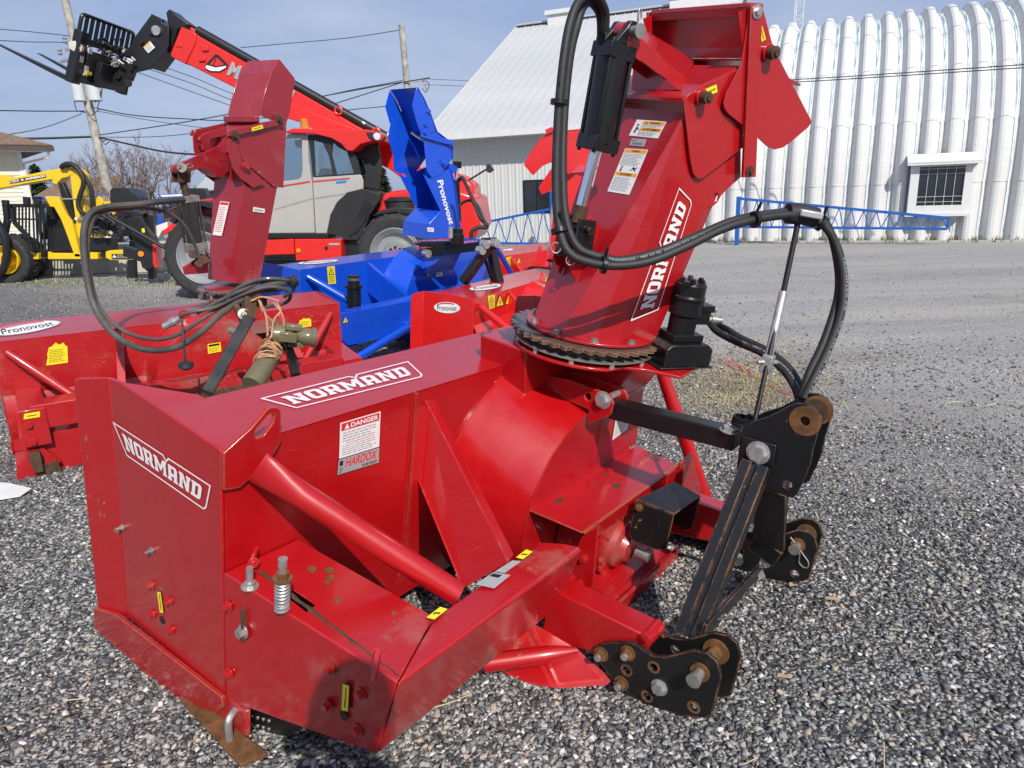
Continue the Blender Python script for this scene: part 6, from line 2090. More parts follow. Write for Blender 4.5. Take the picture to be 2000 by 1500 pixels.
# stickers on it
bn = np.array((bt[1] - bt[0])); bn[1] = 0; bn /= np.linalg.norm(bn)
def lb(c):
    Fb = Fr(LC.R @ np.stack([np.array((0, -1.0, 0)), -bn, np.cross((0, -1.0, 0), -bn)], 1), LC.T + LC.R @ np.array((bt[0][0], 0, bt[0][2])))
    return [LC.l(Fb.w(p)) for p in Fb.P('z', .006, c)]
d = Decal(lb([(416, 459), (434, 461), (449, 395), (431, 393)]), lift=.004)
d.quad(WHITE_PRINT, 0, 0, 1, 1, 0).quad(RED_PRINT, .05, .9, .95, .98, 1).lines(RED_PRINT, .1, .1, .9, .86, 14, 1, 2, .35)
d.build('danger_sticker', lch)
d = Decal(LC.P('y', -hw - .001, [(493, 413), (516, 416), (517, 408), (494, 404)]), lift=.003)
d.quad(WHITE_PRINT, 0, 0, 1, 1, 0)
for k in range(12):
    d.quad(BLACK_PRINT, .12 + k * .065, .2, .12 + k * .065 + .03, .7, 1)
d.build('barcode_sticker', lch)
d = Decal(LC.P('y', -hw - .033, z2([(574, 530), (642, 512), (634, 490), (572, 508)])), lift=.003)
d.quad(YELLOW_PRINT, 0, 0, 1, 1, 0).quad(BLACK_PRINT, .15, .4, .85, .55, 1)
d.build('yellow_sticker', lch)
# hitch: leaning black strut, mast with hook, drive shaft wrapped in twine, hoses
def Yp(x, y, Y):
    return FL.l(WORLD.on('y', Y * .872, x, y))
MB().bar(Yp(486, 622, 4.1), Yp(404, 768, 3.75), .055, .055, (1, 0, 0)).build('hitch_strut', BLACK, old, bevel=.003)
MB().bar(Yp(560, 665, 4.3), Yp(578, 735, 4.0), .04, .04, (1, 0, 0)).build('hitch_strut', BLACK, old)
mb = MB().bar(Yp(455, 590, 4.3), Yp(520, 590, 4.4), .05, .05).bar(Yp(487, 585, 4.2), Yp(486, 625, 4.1), .06, .05, (0, 1, 0))
mb.bar(Yp(460, 595, 4.2), Yp(480, 640, 4.15), .03, .03, (0, 1, 0))
mb.build('mast_bracket', RUST_DARK, old, bevel=.004)
MB().lathe(Yp(475, 615, 4.12), Yp(480, 611, 4.02) - Yp(475, 615, 4.12), [(0, .02), (.02, .02), (.022, .03), (.03, .03), (.032, .015), (.05, .012)], 12).build('pin', STEEL, old)
def Lhose(pts, r, n=8, mat=RUBBER, name='hose'):
    return MB().tube(spline([Yp(x, y, Y) for x, y, Y in pts], n), r, 10).build(name, mat, old)
DH = paint('dusty_hose', (.022, .021, .020), .7, .6, .6, edge=0, dust=.9, dustc=(.14, .12, .10), rustc=(.06, .05, .04))
Lhose([(360, 390, 4.6), (320, 393, 4.5), (262, 400, 4.4), (205, 405, 4.3), (175, 420, 4.25), (163, 460, 4.2), (168, 530, 4.15), (185, 600, 4.1), (225, 655, 4.05), (280, 682, 4.05), (340, 680, 4.1), (385, 655, 4.15), (430, 615, 4.2), (480, 580, 4.25), (520, 560, 4.3), (560, 553, 4.35), (575, 550, 4.4)], .0165, mat=DH)
Lhose([(390, 505, 4.7), (372, 460, 4.65), (345, 425, 4.6), (300, 408, 4.5), (240, 408, 4.4), (198, 415, 4.3), (178, 440, 4.25), (172, 500, 4.2), (190, 590, 4.15), (232, 640, 4.1), (290, 662, 4.1), (345, 655, 4.15), (400, 620, 4.2), (440, 595, 4.25), (500, 572, 4.3), (550, 565, 4.35)], .010, mat=DH)
Lhose([(330, 633, 4.15), (365, 612, 4.15), (420, 600, 4.2), (480, 572, 4.22), (530, 560, 4.25), (565, 570, 4.3), (560, 590, 4.35), (520, 600, 4.35)], .010, mat=DH)
Lhose([(385, 612, 4.2), (420, 592, 4.2), (470, 568, 4.2), (520, 548, 4.22), (568, 548, 4.25), (574, 565, 4.28), (555, 580, 4.3)], .0098, mat=DH)
Lhose([(430, 590, 4.25), (470, 560, 4.2), (515, 545, 4.2), (560, 546, 4.25)], .010, mat=DH)
MB().lathe(Yp(330, 633, 4.15), Yp(345, 625, 4.15) - Yp(330, 633, 4.15), [(-.03, .018), (.01, .018), (.012, .023), (.04, .023), (.042, .017), (.07, .017)], 10).build('hose_fitting', ZINC, old)
MB().cyl(Yp(566, 552, 4.25), Yp(577, 548, 4.28), .03, seg=14).build('hose_cap', RUBBER, old)
TWN = plain('sisal_twine', (.50, .26, .15), .9, var=.3, sc=40)
SH = paint('shaft_grease', (.16, .14, .07), .55, .3, .9, dust=.7, dustc=(.09, .07, .05))
mb = MB().lathe(Yp(492, 752, 3.95), Yp(548, 665, 4.25) - Yp(492, 752, 3.95), [(0, .055), (.20, .050), (.22, .042), (.40, .040)], 18)
mb.build('drive_shaft', SH, old)
ys_ = empty('yoke', old, Fr(np.eye(3), Yp(568, 655, 4.2)))
yd = Yp(600, 660, 4.25) - Yp(545, 655, 4.2); yd /= np.linalg.norm(yd)
mb = MB()
mb.lathe(-yd * .10, yd, [(0, .045), (.05, .052), (.07, .05), (.075, .03), (.10, .03)], 16)
mb.lathe(yd * .03, yd, [(0, .03), (.03, .045), (.07, .045), (.075, .055), (.10, .05)], 16)
uu_ = np.cross(yd, (0, 0, 1)); uu_ /= np.linalg.norm(uu_)
for s_ in (-1, 1):
    mb.bar(-yd * .06 + uu_ * s_ * .045, yd * .03 + uu_ * s_ * .045, .03, .05)
    mb.bar(yd * .06 + np.array((0, 0, s_ * .045)), -yd * .02 + np.array((0, 0, s_ * .045)), .05, .028)
mb.cyl(-uu_ * .055, uu_ * .055, .018, seg=10).cyl((0, 0, -.055), (0, 0, .055), .018, seg=10)
mb.build('yoke_casting', SH, ys_, bevel=.004)
mb = MB()
r_ = random.Random(4)
ax0, ax1 = Yp(520, 705, 4.1), Yp(548, 650, 4.25)
for k in range(26):
    t_ = r_.random()
    c = ax0 + (ax1 - ax0) * t_
    d_ = (ax1 - ax0) / np.linalg.norm(ax1 - ax0) + np.array((r_.gauss(0, .5), r_.gauss(0, .5), r_.gauss(0, .3)))
    a_ = np.cross(d_, (0, 0, 1.0)); a_ /= np.linalg.norm(a_)
    b = np.cross(d_, a_); b /= np.linalg.norm(b)
    cc = circle(c, a_, b, .052 + .012 * r_.random(), 12)
    mb.tube(cc + [cc[0]], .004, 4, cap=False)
for pts in (((505, 585, 4.15), (515, 610, 4.15), (540, 640, 4.2), (536, 680, 4.15)), ((540, 590, 4.2), (548, 608, 4.2), (535, 625, 4.15), (530, 660, 4.1)), ((508, 588, 4.15), (520, 620, 4.12), (523, 655, 4.1)), ((533, 590, 4.2), (550, 612, 4.2), (556, 640, 4.2)), ((490, 588, 4.15), (512, 580, 4.18), (545, 588, 4.2)), ((520, 690, 4.1), (512, 712, 4.05), (522, 722, 4.05), (530, 715, 4.05))):
    mb.tube(spline([Yp(*p) for p in pts], 5), .005, 5)
mb.build('twine_wrap', TWN, old)
mb = MB().tube(spline([Yp(355, 620, 4.15), Yp(358, 660, 4.1), Yp(362, 705, 4.08)], 4), .006, 6).lathe(Yp(362, 705, 4.08), (0, 0, -1), [(0, .012), (.01, .035), (.03, .04), (.045, .02)], 12)
mb.build('rubber_plug', RUBBER, old)
MB().box((.65, -.39, -.37), (1.48, -.34, -.26)).build('hitch_rail', RED_OLD, old)
MB().box((.83, -.42, -.47), (1.4, -.16, -.34)).build('gearbox_carrier', RUST_DARK, old)
pc_ = Yp(450, 645, 4.3)
MB().cyl(pc_, pc_ + (.03, -.05, -.01), .02, seg=12).build('pipe_stub', STEEL, old)

# ---------------------------------------------------------------- blue blower
FB = edge_frame((585, 527), (975, 473), .86, .08)
blue = thing('snow_blower', FB, 'bright blue snow blower with tall open blue chute, behind the old red one', 'snow blower', 'snow blowers parked on the gravel')
bxr = FB.on('y', 0, 975, 473)[0]
housing(blue, bxr, .80, .62, .33, BLUE_NEW, (FB.on('y', 0, 716, 508)[0],), (FB.on('y', -.2, 838, 560)[0], -.42, .50, .44, -.26), (-.47, -.60, FB.on('y', -.60, 760, 650)[2], FB.on('y', -.60, 740, 599)[2]), False, x0=0, tube_r=.030, lugx=(FB.on('y', 0, 790, 492)[0],))
cB = np.array(FB.on('z', .12, 862, 478))
turntable(blue, cB, .25, BLUE_NEW, BLACK_CLEAN, (cB[0], -.1, -.14))
by = -.61
pb = FB.P('y', by, [(668, 628), (668, 612), (812, 587), (812, 640), (805, 648)])
MB().prism([FB.on('y', by, *q) for q in ((666, 662), (668, 612), (812, 587), (806, 648), (680, 675))], (0, .02, 0)).build('guard_panel', BLUE_NEW, blue, bevel=.002)
MB().tube([FB.on('y', -.65, 688, 705), FB.on('y', -.65, 795, 640), FB.on('y', -.62, 806, 634)], .034, 14).build('lower_brace', BLUE_NEW, blue)
MB().bar(FB.on('y', -.63, 790, 640), FB.on('y', -.63, 815, 628), .07, .09).build('hitch_foot', BLUE_NEW, blue, bevel=.004)
jk = empty('jack', blue, Fr(np.eye(3), FB.on('y', -.38, 692, 600)))
zt_ = FB.on('y', -.38, 692, 538)[2] - FB.on('y', -.38, 692, 600)[2]
MB().lathe((0, 0, -.1), (0, 0, 1), [(0, .055), (.1 + zt_ * .62, .055), (.1 + zt_ * .63, .07), (.1 + zt_ * .70, .07), (.1 + zt_ * .71, .048), (.1 + zt_, .046)], 18).build('jack_tube', BLACK_CLEAN, jk)
MB().lathe((0, 0, zt_ * .74), (0, 0, 1), [(0, .047), (zt_ * .2, .047)], 18).build('jack_cap', plain('grey_plastic', (.09, .09, .095), .5), jk)
mb = MB()
hY = 6.05
def Bp(x, y, Y):
    return FB.l(WORLD.on('y', Y, x, y))
mb.bar(Bp(958, 478, 6.0), Bp(904, 552, 5.9), .075, .06, (0, 1, 0)).build('hitch_strut', BLACK_CLEAN, blue, bevel=.003)
MB().bar(Bp(958, 480, 6.1), Bp(976, 560, 6.1), .10, .05, (0, 1, 0)).build('hitch_strut', BLACK_CLEAN, blue, bevel=.003)
MB().bar(Bp(945, 500, 6.1), Bp(962, 548, 6.2), .02, .02, (0, 1, 0)).build('hitch_strut', BLACK_CLEAN, blue)
MB().bar(Bp(826, 494, 6.35), Bp(950, 479, 6.0), .06, .075).build('top_link_bar', BLACK_CLEAN, blue, bevel=.003)
mb = MB().bar(Bp(935, 478, 6.0), Bp(969, 478, 6.02), .10, .07)
mb.cyl(Bp(940, 474, 5.95), Bp(970, 473, 5.97), .04, seg=14)
mb.build('hitch_head', BLACK_CLEAN, blue, bevel=.005)
for x, y in ((829, 494), (942, 476), (962, 474), (934, 488)):
    p = Bp(x, y, 5.92 if x > 900 else 6.28)
    MB().cyl(p, p + (-.02, -.06, 0), .035, seg=10).build('head_bolt', ZINC, blue)
MB().bar(Bp(820, 477, 6.3), Bp(905, 474, 6.3), .12, .035).build('motor_mount', BLACK_CLEAN, blue)
m0 = Bp(893, 470, 6.15)
MB().lathe(m0, (0, 0, 1), [(-.03, .06), (.05, .06), (.06, .05), (.10, .05)], 14).build('motor_body', BLACK_CLEAN, blue)
MB().cyl(m0 + (-.1, 0, .03), m0 + (-.1, 0, .12), .02, seg=10).build('hose_fitting', ZINC, blue)
def Bhose(pts, r):
    MB().tube(spline([Bp(x, y, Y) for x, y, Y in pts], 6), r, 8).build('hose', RUBBER, blue)
Bhose([(920, 466, 6.1), (922, 452, 6.1), (935, 444, 6.1), (950, 444, 6.1), (948, 436, 6.1), (938, 425, 6.15), (925, 395, 6.2), (905, 350, 6.3), (895, 352, 6.35)], .017)
Bhose([(895, 405, 6.3), (905, 395, 6.3), (920, 392, 6.25), (935, 405, 6.2), (948, 437, 6.15)], .012)
# open chute
uB = np.array((-.74, -.67, 0)); ulb = FB.R.T @ uB
azb = math.atan2(ulb[1], ulb[0])
BC = FB.sub(cB, azb)
bch = empty('chute', blue, Fr(Fr(np.eye(3), (0, 0, 0)).sub(cB, azb).R, cB))
z5 = lambda l: [(500 + .36 * x, 160 + .36 * y) for x, y in l]
hb = .185
MB().prism(circle((0, 0, .012), (1, 0, 0), (0, 1, 0), .225, 32), (0, 0, .012)).build('chute_flange', BLUE_NEW, bch)
lowp = z5([(905, 500), (940, 525), (1050, 470), (1072, 560), (1110, 850), (925, 850), (935, 772), (1000, 700)])
upp = z5([(870, 30), (905, 90), (935, 160), (960, 220), (975, 268), (905, 292), (885, 262), (868, 215), (845, 128)])
midp = z5([(905, 290), (960, 262), (1010, 300), (1062, 335), (1060, 420), (1000, 505), (952, 520), (925, 485)])
for pl_, nm, yy in ((lowp, 'chute_side', hb), (upp, 'flap_plate', hb + .012), (midp, 'deflector_plate', hb + .006)):
    side_pair(BC, pl_, yy, .006, nm, BLUE_NEW, bch)
for nm, edge_ in (('flap_back', [(870, 30), (905, 90), (935, 160), (975, 268)]), ('deflector_back', [(975, 268), (1062, 335), (1060, 420)]), ('chute_back', [(1050, 470), (1072, 560), (1110, 850)])):
    P_ = BC.P('y', hb, z5(edge_))
    mb = MB()
    for a_, b in zip(P_, P_[1:]):
        mb.prism([(a_[0], -hb - .02, a_[2]), (b[0], -hb - .02, b[2]), (b[0], hb + .018, b[2]), (a_[0], hb + .018, a_[2])], (-.006, 0, 0))
    mb.build(nm, BLUE_NEW, bch)
fil = BC.P('y', hb, z5([(868, 215), (850, 300), (878, 400), (882, 490), (925, 510), (1000, 440), (975, 268), (930, 150)]))
MB().prism([(p[0], -hb - .008, p[2]) for p in fil], (0, .006, 0)).build('deflector_side', BLUE_NEW, bch)
P_ = BC.P('y', hb, z5([(1000, 700), (935, 772), (925, 850)]))
mb = MB()
for a_, b in zip(P_, P_[1:]):
    mb.prism([(a_[0], -hb, a_[2]), (b[0], -hb, b[2]), (b[0], hb, b[2]), (a_[0], hb, a_[2])], (.006, 0, 0))
mb.build('chute_front', BLUE_NEW, bch)
MB().bar(BC.on('y', hb + .025, *z5([(895, 285)])[0]), BC.on('y', hb + .025, *z5([(1066, 333)])[0]), .02, .045).build('hinge_bar', BLUE_NEW, bch, bevel=.002)
mb = MB()
for x, y in ((915, 272), (1058, 335), (1020, 438), (918, 230), (935, 160)):
    mb.mark().bolt(BC.on('y', hb + .035 if y > 260 else hb + .018, *z5([(x, y)])[0]), (0, 1, 0), .017, .014)
mb.each('hinge_bolt', BLUE_NEW, bch)
k0, k1, k2 = (np.array(BC.on('y', .0, x, y)) for x, y in ((893, 322), (889, 352), (893, 432)))
bcy = empty('cylinder', bch)
MB().cyl(k1, k2, .042, seg=16).build('barrel', BLACK_CLEAN, bcy)
MB().cyl(k0, k1, .016, seg=10).build('rod', CHROME, bcy)
MB().bar(k0 + (0, 0, .03), k0 + (0, 0, -.03), .06, .05, (0, 1, 0)).build('clevis', BLACK_CLEAN, bcy)
MB().cyl(k2, np.array(BC.on('y', 0, 894, 452)), .014, seg=10).build('rod_end', ZINC, bcy)
MB().prism(BC.P('y', .04, [(876, 318), (893, 325), (893, 334), (876, 345)]), (0, -.08, 0)).build('lever_arm', BLUE_NEW, bch)
# lettering and stickers
tpb = BC.P('y', hb + .0005, z5([(1045, 775), (978, 536), (1010, 530), (1072, 770)]))
d = Decal([tpb[1], tpb[0], tpb[3], tpb[2]], lift=.009)
d.text(WHITE_PRINT, 'Pronovost', 0, 0, 1, 1, 0, .03)
d.build('maker_name', bch)
oval(FB, 'z', .0005, [(578, 519), (658, 513), (664, 506), (585, 511)], blue)
warn(FB, 'y', -.001, [(641, 555), (656, 554), (653, 519), (638, 521)], blue)
tri(FB, 'y', by - .001, [(669, 631), (681, 628), (674, 617)][:0] or [(668, 632), (680, 629), (680, 617), (668, 619)], blue)
tri(FB, 'y', -.262, [(832, 540), (841, 539), (841, 527), (832, 528)], blue)
d = Decal(FB.P('y', -.262, [(841, 535), (850, 534), (850, 524), (841, 525)]), lift=.003, step=.0015)
d.poly(WHITE_PRINT, ell(20), 0).poly(BLUE_PRINT, ell(20, .85), 1).poly(WHITE_PRINT, ell(10, .4), 2)
d.build('round_sticker', blue)
d = Decal(FB.P('y', -.262, [(851, 541), (864, 539), (864, 524), (851, 525)]), lift=.003, step=.0015)
d.quad(WHITE_PRINT, 0, 0, 1, 1, 0).lines(GREY_PRINT, .15, .15, .85, .85, 4, 1, 2)
d.build('white_sticker', blue)
for c, s in (([(834, 452), (846, 453), (846, 445), (833, 444)], 3), ([(882, 464), (896, 462), (892, 445), (880, 448)], 4)):
    d = Decal(BC.P('y', hb + .0015, c), lift=.009, step=.0015)
    d.quad(WHITE_PRINT, 0, 0, 1, 1, 0).lines(RED_PRINT if s == 3 else GREY_PRINT, .12, .15, .88, .85, 3, 1, s)
    d.build('white_sticker', bch)

# ---------------------------------------------------------------- two new red blowers in the row behind
F1 = edge_frame((926, 584), (1059, 546), .66, .09, -.02)
new1 = thing('snow_blower', F1, 'new bright red snow blower with a white oval badge on its end panel', 'snow blower', 'snow blowers parked on the gravel')
housing(new1, 2.2, .62, .52, .36, RED_NEW, (.62,), (1.18, -.36, .38, .34, -.22), (-.40, -.53, -.50, -.36), False, tube_r=.028, bend=.10, lugx=(F1.on('y', 0, 1059, 540)[0], 1.7))
oval(F1, 'x', -.0005, [(848, 611), (900, 613), (899, 590), (847, 589)], new1)
oval(F1, 'z', .0005, [(922, 571), (984, 562), (974, 552), (912, 561)], new1)
warn(F1, 'y', -.001, [(955, 604), (966, 600), (966, 575), (952, 578)], new1)
tri(F1, 'y', -.001, [(967, 600), (984, 596), (984, 573), (967, 576)], new1)
tri(F1, 'y', -.001, [(985, 596), (1001, 592), (1001, 569), (985, 572)], new1)
tri(F1, 'y', -.15, [(1062, 549), (1071, 552), (1071, 535), (1062, 538)], new1)
tri(F1, 'y', -.19, [(1078, 567), (1087, 568), (1087, 550), (1078, 552)], new1)
c1 = np.array(F1.on('z', .12, 1112, 512))
turntable(new1, c1, .22, RED_NEW, BLACK_CLEAN, (c1[0], .0, -.1))
Y1 = float(F1.w(c1)[1])
nch = empty('chute', new1)
def Np(x, y, dY):
    return F1.l(WORLD.on('y', Y1 + dY, x, y))
MB().prism([Np(*q, -.16) for q in ((1088, 340), (1150, 335), (1160, 505), (1072, 505))], F1.R.T @ np.array((0, .32, 0))).build('chute_tube', RED_NEW, nch, bevel=.004)
ot = [(1023, 322), (1030, 308), (1043, 287), (1056, 270), (1066, 262), (1080, 257), (1160, 249)]
mb = MB()
for a_, b in zip(ot, ot[1:]):
    mb.prism([Np(*a_, -.26), Np(*b, -.26), Np(*b, .22), Np(*a_, .22)], (0, 0, -.006))
mb.build('deflector_back', RED_NEW, nch)
wl = [(1023, 322), (1030, 308), (1043, 287), (1056, 270), (1066, 262), (1080, 257), (1160, 249), (1160, 330), (1134, 321), (1111, 341), (1090, 318), (1074, 318), (1060, 324), (1041, 343)]
for dy in (-.255, .215):
    MB().prism([Np(*q, dy) for q in wl], F1.R.T @ np.array((0, .006, 0))).build('deflector_plate', RED_NEW, nch)
w2 = [(1052, 366), (1076, 330), (1100, 335), (1100, 380), (1077, 372), (1058, 380)]
for dy in (-.20, .16):
    MB().prism([Np(*q, dy) for q in w2], F1.R.T @ np.array((0, .006, 0))).build('flap_plate', RED_NEW, nch)
mb = MB()
for a_, b in zip(w2, w2[1:2]):
    mb.prism([Np(*a_, -.2), Np(*b, -.2), Np(*b, .16), Np(*a_, .16)], (0, 0, -.006))
mb.build('flap_back', RED_NEW, nch)
MB().bar(Np(1066, 258, -.27), Np(1080, 252, -.27), .03, .04).build('hinge_bar', RED_NEW, nch)
MB().bar(Np(1090, 470, -.2), Np(1112, 468, -.2), .06, .12).build('motor_body', BLACK_CLEAN, new1)
F2 = edge_frame((978, 501), (1056, 490), .66, .09)
new2 = thing('snow_blower', F2.sub((-.75, 0, 0)), 'new bright red snow blower farthest back, half hidden behind the blue one', 'snow blower', 'snow blowers parked on the gravel')
G2 = F2.sub((-.75, 0, 0))
housing(new2, 2.9, .62, .60, .50, RED_NEW, (.95,), (2.1, -.36, .40, .34, -.22), (-.40, -.53, -.50, -.36), False, tube_r=.03, bend=.10, lugx=(1.6,))
warn(G2, 'y', -.001, [(990, 520), (999, 518), (998, 501), (989, 503)], new2)
tri(G2, 'y', -.001, [(1000, 516), (1008, 514), (1008, 502), (1000, 504)], new2)
tri(G2, 'y', -.001, [(1009, 515), (1017, 513), (1017, 501), (1009, 503)], new2)
d = Decal(G2.P('z', .0005, [(984, 491), (1002, 489), (1000, 486), (983, 487)]), lift=.003, step=.0015)
d.quad(WHITE_PRINT, 0, 0, 1, 1, 0).quad(GREY_PRINT, .1, .2, .5, .7, 1)
d.build('white_sticker', new2)
c2 = np.array((2.35, .1, .12))
turntable(new2, c2, .22, RED_NEW, BLACK_CLEAN, (c2[0], .0, -.1))
a2 = empty('chute', new2, Fr(np.eye(3), c2))
mb = MB().prism([(-.16, -.15, .01), (.16, -.15, .01), (.16, .15, .01), (-.16, .15, .01)], (.12, 0, .62))
mb.build('chute_tube', RED_NEW, a2, bevel=.004)
mb = MB().prism([(-.06, -.17, .6), (.30, -.17, .6), (.55, -.17, .95), (.42, -.17, 1.0), (.05, -.17, .85)], (0, .34, 0))
mb.build('deflector', RED_NEW, a2, bevel=.004)
# ================================================================ red telehandler
A_ = np.array(WORLD.on('z', 0, 388, 585)); B_2 = np.array(WORLD.on('z', 0, 772, 577))
xd = (B_2 - A_) / np.linalg.norm(B_2 - A_)
TH = Fr(np.stack([xd, np.array((-xd[1], xd[0], 0)), (0, 0, 1)], 1), A_)
tele = thing('telehandler', TH, 'large red and grey telehandler with raised boom and pallet forks, behind the snow blowers', 'telehandler')
TRED = plain('tele_red', (.66, .022, .016), .30, var=.05, spec=.5, coat=.3)
TGREY = plain('tele_grey', (.40, .385, .355), .35, var=.04, coat=.2)
TBLACK = plain('tele_black', (.013, .0135, .015), .4, var=.2)
PLAST = plain('black_moulding', (.016, .016, .017), .55, var=.2)
RIM = plain('rim_silver', (.40, .41, .42), .35, .5, .04)
def cab_glass(name='cab_glass', tint=(.70, .80, .84), k=.22):
    m = bpy.data.materials.new(name); m.use_nodes = True
    t = m.node_tree; t.nodes.clear()
    tr = t.nodes.new('ShaderNodeBsdfTransparent'); tr.inputs['Color'].default_value = (*tint, 1)
    gl = t.nodes.new('ShaderNodeBsdfGlossy'); gl.inputs['Roughness'].default_value = .02
    mxs = t.nodes.new('ShaderNodeMixShader'); mxs.inputs[0].default_value = k
    o_ = t.nodes.new('ShaderNodeOutputMaterial')
    t.links.new(tr.outputs[0], mxs.inputs[1]); t.links.new(gl.outputs[0], mxs.inputs[2]); t.links.new(mxs.outputs[0], o_.inputs['Surface'])
    return m
CGLASS = cab_glass()
def wheel(parent, c, r, wd, yaxis=(0, 1, 0), rim=None, rimk=.62, lugs=18, name='wheel'):
    """tyre with angled lugs and a dished rim; c = centre of the near side face, width along yaxis"""
    rim = rim or RIM
    ya = np.array(yaxis, float); ya /= np.linalg.norm(ya)
    wpt = empty(name, parent, Fr(np.eye(3), c))
    pr = [(0.02, r * .62), (0, r * .70), (0, r * .86), (wd * .07, r * .94), (wd * .16, r * .965), (wd * .5, r * .975), (wd * .84, r * .965), (wd * .93, r * .94), (wd, r * .86), (wd, r * .62)]
    mb = MB().lathe((0, 0, 0), ya, pr, 36)
    mb.f = mb.f[:-2]; mb.m = mb.m[:-2]
    xa = np.cross(ya, (0, 0, 1)); xa /= np.linalg.norm(xa)
    za = np.cross(xa, ya)
    for k in range(lugs):
        for h_ in (0, 1):
            th = 2 * math.pi * (k + .5 * h_) / lugs
            rd = xa * math.cos(th) + za * math.sin(th); tg = -xa * math.sin(th) + za * math.cos(th)
            o0 = ya * (wd * (.02 if h_ == 0 else .98)) + rd * r * .88
            o1 = ya * (wd * .52) + rd * r * .955 + tg * r * .16
            mb.prism([o0 - tg * r * .035, o0 + tg * r * .05, o1 + tg * r * .05, o1 - tg * r * .03], rd * r * .055 + (ya * 0))
            o2 = ya * (wd * (.005 if h_ == 0 else .995)) + rd * r * .885
            mb.prism([o2 - tg * r * .035, o2 + tg * r * .05, o2 + tg * r * .05 + rd * r * .09 + ya * wd * (.05 if h_ == 0 else -.05), o2 - tg * r * .035 + rd * r * .09 + ya * wd * (.05 if h_ == 0 else -.05)], ya * wd * (.06 if h_ == 0 else -.06))
    mb.build('tyre', TYRE, wpt, ang=30)
    R2 = r * rimk
    mb = MB().lathe((0, 0, 0), ya, [(.10 * wd, R2 * .30), (.09 * wd, R2 * .42), (.30 * wd, R2 * .55), (.30 * wd, R2 * .78), (.14 * wd, R2 * .86), (.10 * wd, R2 * .92), (.0, R2 * .97), (-.01 * wd, R2 * 1.0), (.03 * wd, R2 * 1.03), (.3 * wd, R2)], 32)
    mb.f = mb.f[:-2]; mb.m = mb.m[:-2]
    mb.cyl(ya * wd * .10, ya * wd * .3, R2 * .3, seg=18)
    mb.build('rim', rim, wpt)
    mb = MB().cyl(ya * wd * .0, ya * wd * .12, R2 * .17, seg=14)
    for k in range(8):
        th = 2 * math.pi * k / 8
        p = ya * wd * .07 + R2 * .26 * (xa * math.cos(th) + za * math.sin(th))
        mb.cyl(p, p + ya * .04, .022, seg=6)
    mb.build('hub', TBLACK, wpt)
    return wpt
wf = TH.on('y', 0, 393, 503)
rF = .62
wheel(tele, (wf[0], 0, rF), rF, .42)
wr = TH.on('y', 0, 772, 500)
wheel(tele, (wr[0], 0, .60), .60, .42)
wheel(tele, (wf[0], 2.25, rF), rF, .42, (0, -1, 0))
wheel(tele, (wr[0], 2.25, .60), .60, .42, (0, -1, 0))
TP = TH.P
za = lambda l: [(500 + x * .37795, 200 + y * .37795) for x, y in l]
def slabp(y, pts, th, name, mat, parent=tele, bevel=.01, seg=3):
    return MB().prism(TP('y', y, pts), (0, th, 0)).build(name, mat, parent, bevel=bevel, seg=seg)
# chassis, steps, tool box
slabp(.25, [(395, 455), (520, 466), (900, 470), (915, 520), (860, 540), (420, 545)], 1.75, 'chassis', TBLACK)
slabp(.06, za([(198, 706), (440, 706), (442, 812), (205, 818)]), .45, 'tool_box', TRED)
slabp(.10, za([(40, 712), (192, 705), (200, 785), (40, 790)]), .4, 'step_box', TRED)
mb = MB()
for k in range(4):
    mb.prism(TP('y', .085, za([(44, 789 + k * 7), (203, 787 + k * 7), (203, 791 + k * 7), (44, 793 + k * 7)])), (0, .2, 0))
tag(mb.build('step_tread', TBLACK, tele), kind='stuff')
slabp(.30, za([(440, 715), (520, 700), (560, 820), (440, 822)]), .3, 'frame_side', TRED)
slabp(.12, za([(62, 678), (370, 676), (372, 702), (60, 704)]), .4, 'sill', TBLACK)
p = np.array(TH.on('y', .055, *za([(221, 765)])[0]))
MB().cyl(p, p + (0, -.015, 0), .032, seg=16).build('side_marker', plain('amber_lens', (.75, .28, .01), .25), tele)
p = np.array(TH.on('y', .055, *za([(364, 752)])[0]))
MB().cyl(p, p + (0, -.01, 0), .025, seg=14).build('lock', TBLACK, tele)
d = Decal(TP('y', .055, za([(378, 738), (432, 737), (430, 726), (376, 728)])), lift=.004)
d.quad(SILVER_PRINT, 0, 0, 1, 1, 0)
d.build('white_strip', tele)
# cab
cab = empty('cab', tele)
YD = .22
def cslab(y, pts, th, name, mat, bevel=.008):
    return MB().prism(TP('y', y, pts), (0, th, 0)).build(name, mat, cab, bevel=bevel)
w1 = za([(100, 200), (150, 190), (228, 186), (238, 215), (240, 350), (232, 388), (215, 398), (100, 412)])
mb = MB().plate(TP('y', YD, za([(60, 168), (150, 163), (250, 163), (268, 172), (272, 300), (290, 420), (304, 674), (40, 676)])), [TP('y', YD, za([(90, 205), (150, 188), (228, 184), (236, 200), (240, 350), (232, 388), (215, 398), (90, 415)]))], (0, .05, 0))
mb.build('front_door', TGREY, cab, bevel=.006)
MB().prism(TP('y', YD + .02, w1), (0, .006, 0)).build('window', CGLASS, cab)
cslab(YD, za([(292, 388), (540, 374), (552, 400), (553, 450), (470, 470), (420, 515), (385, 580), (366, 676), (308, 676)]), .05, 'rear_door', TGREY)
w2 = [(290, 185), (330, 180), (400, 190), (440, 210), (480, 270), (510, 368), (300, 382)]
mb = MB().plate(TP('y', YD, za([(270, 166), (330, 168), (420, 178), (480, 215), (525, 300), (542, 372), (292, 387)])), [TP('y', YD, za([(294, 195), (345, 210), (378, 280), (397, 372), (304, 380)])), TP('y', YD, za([(395, 205), (425, 232), (470, 255), (506, 366), (414, 372), (388, 270)]))], (0, .05, 0))
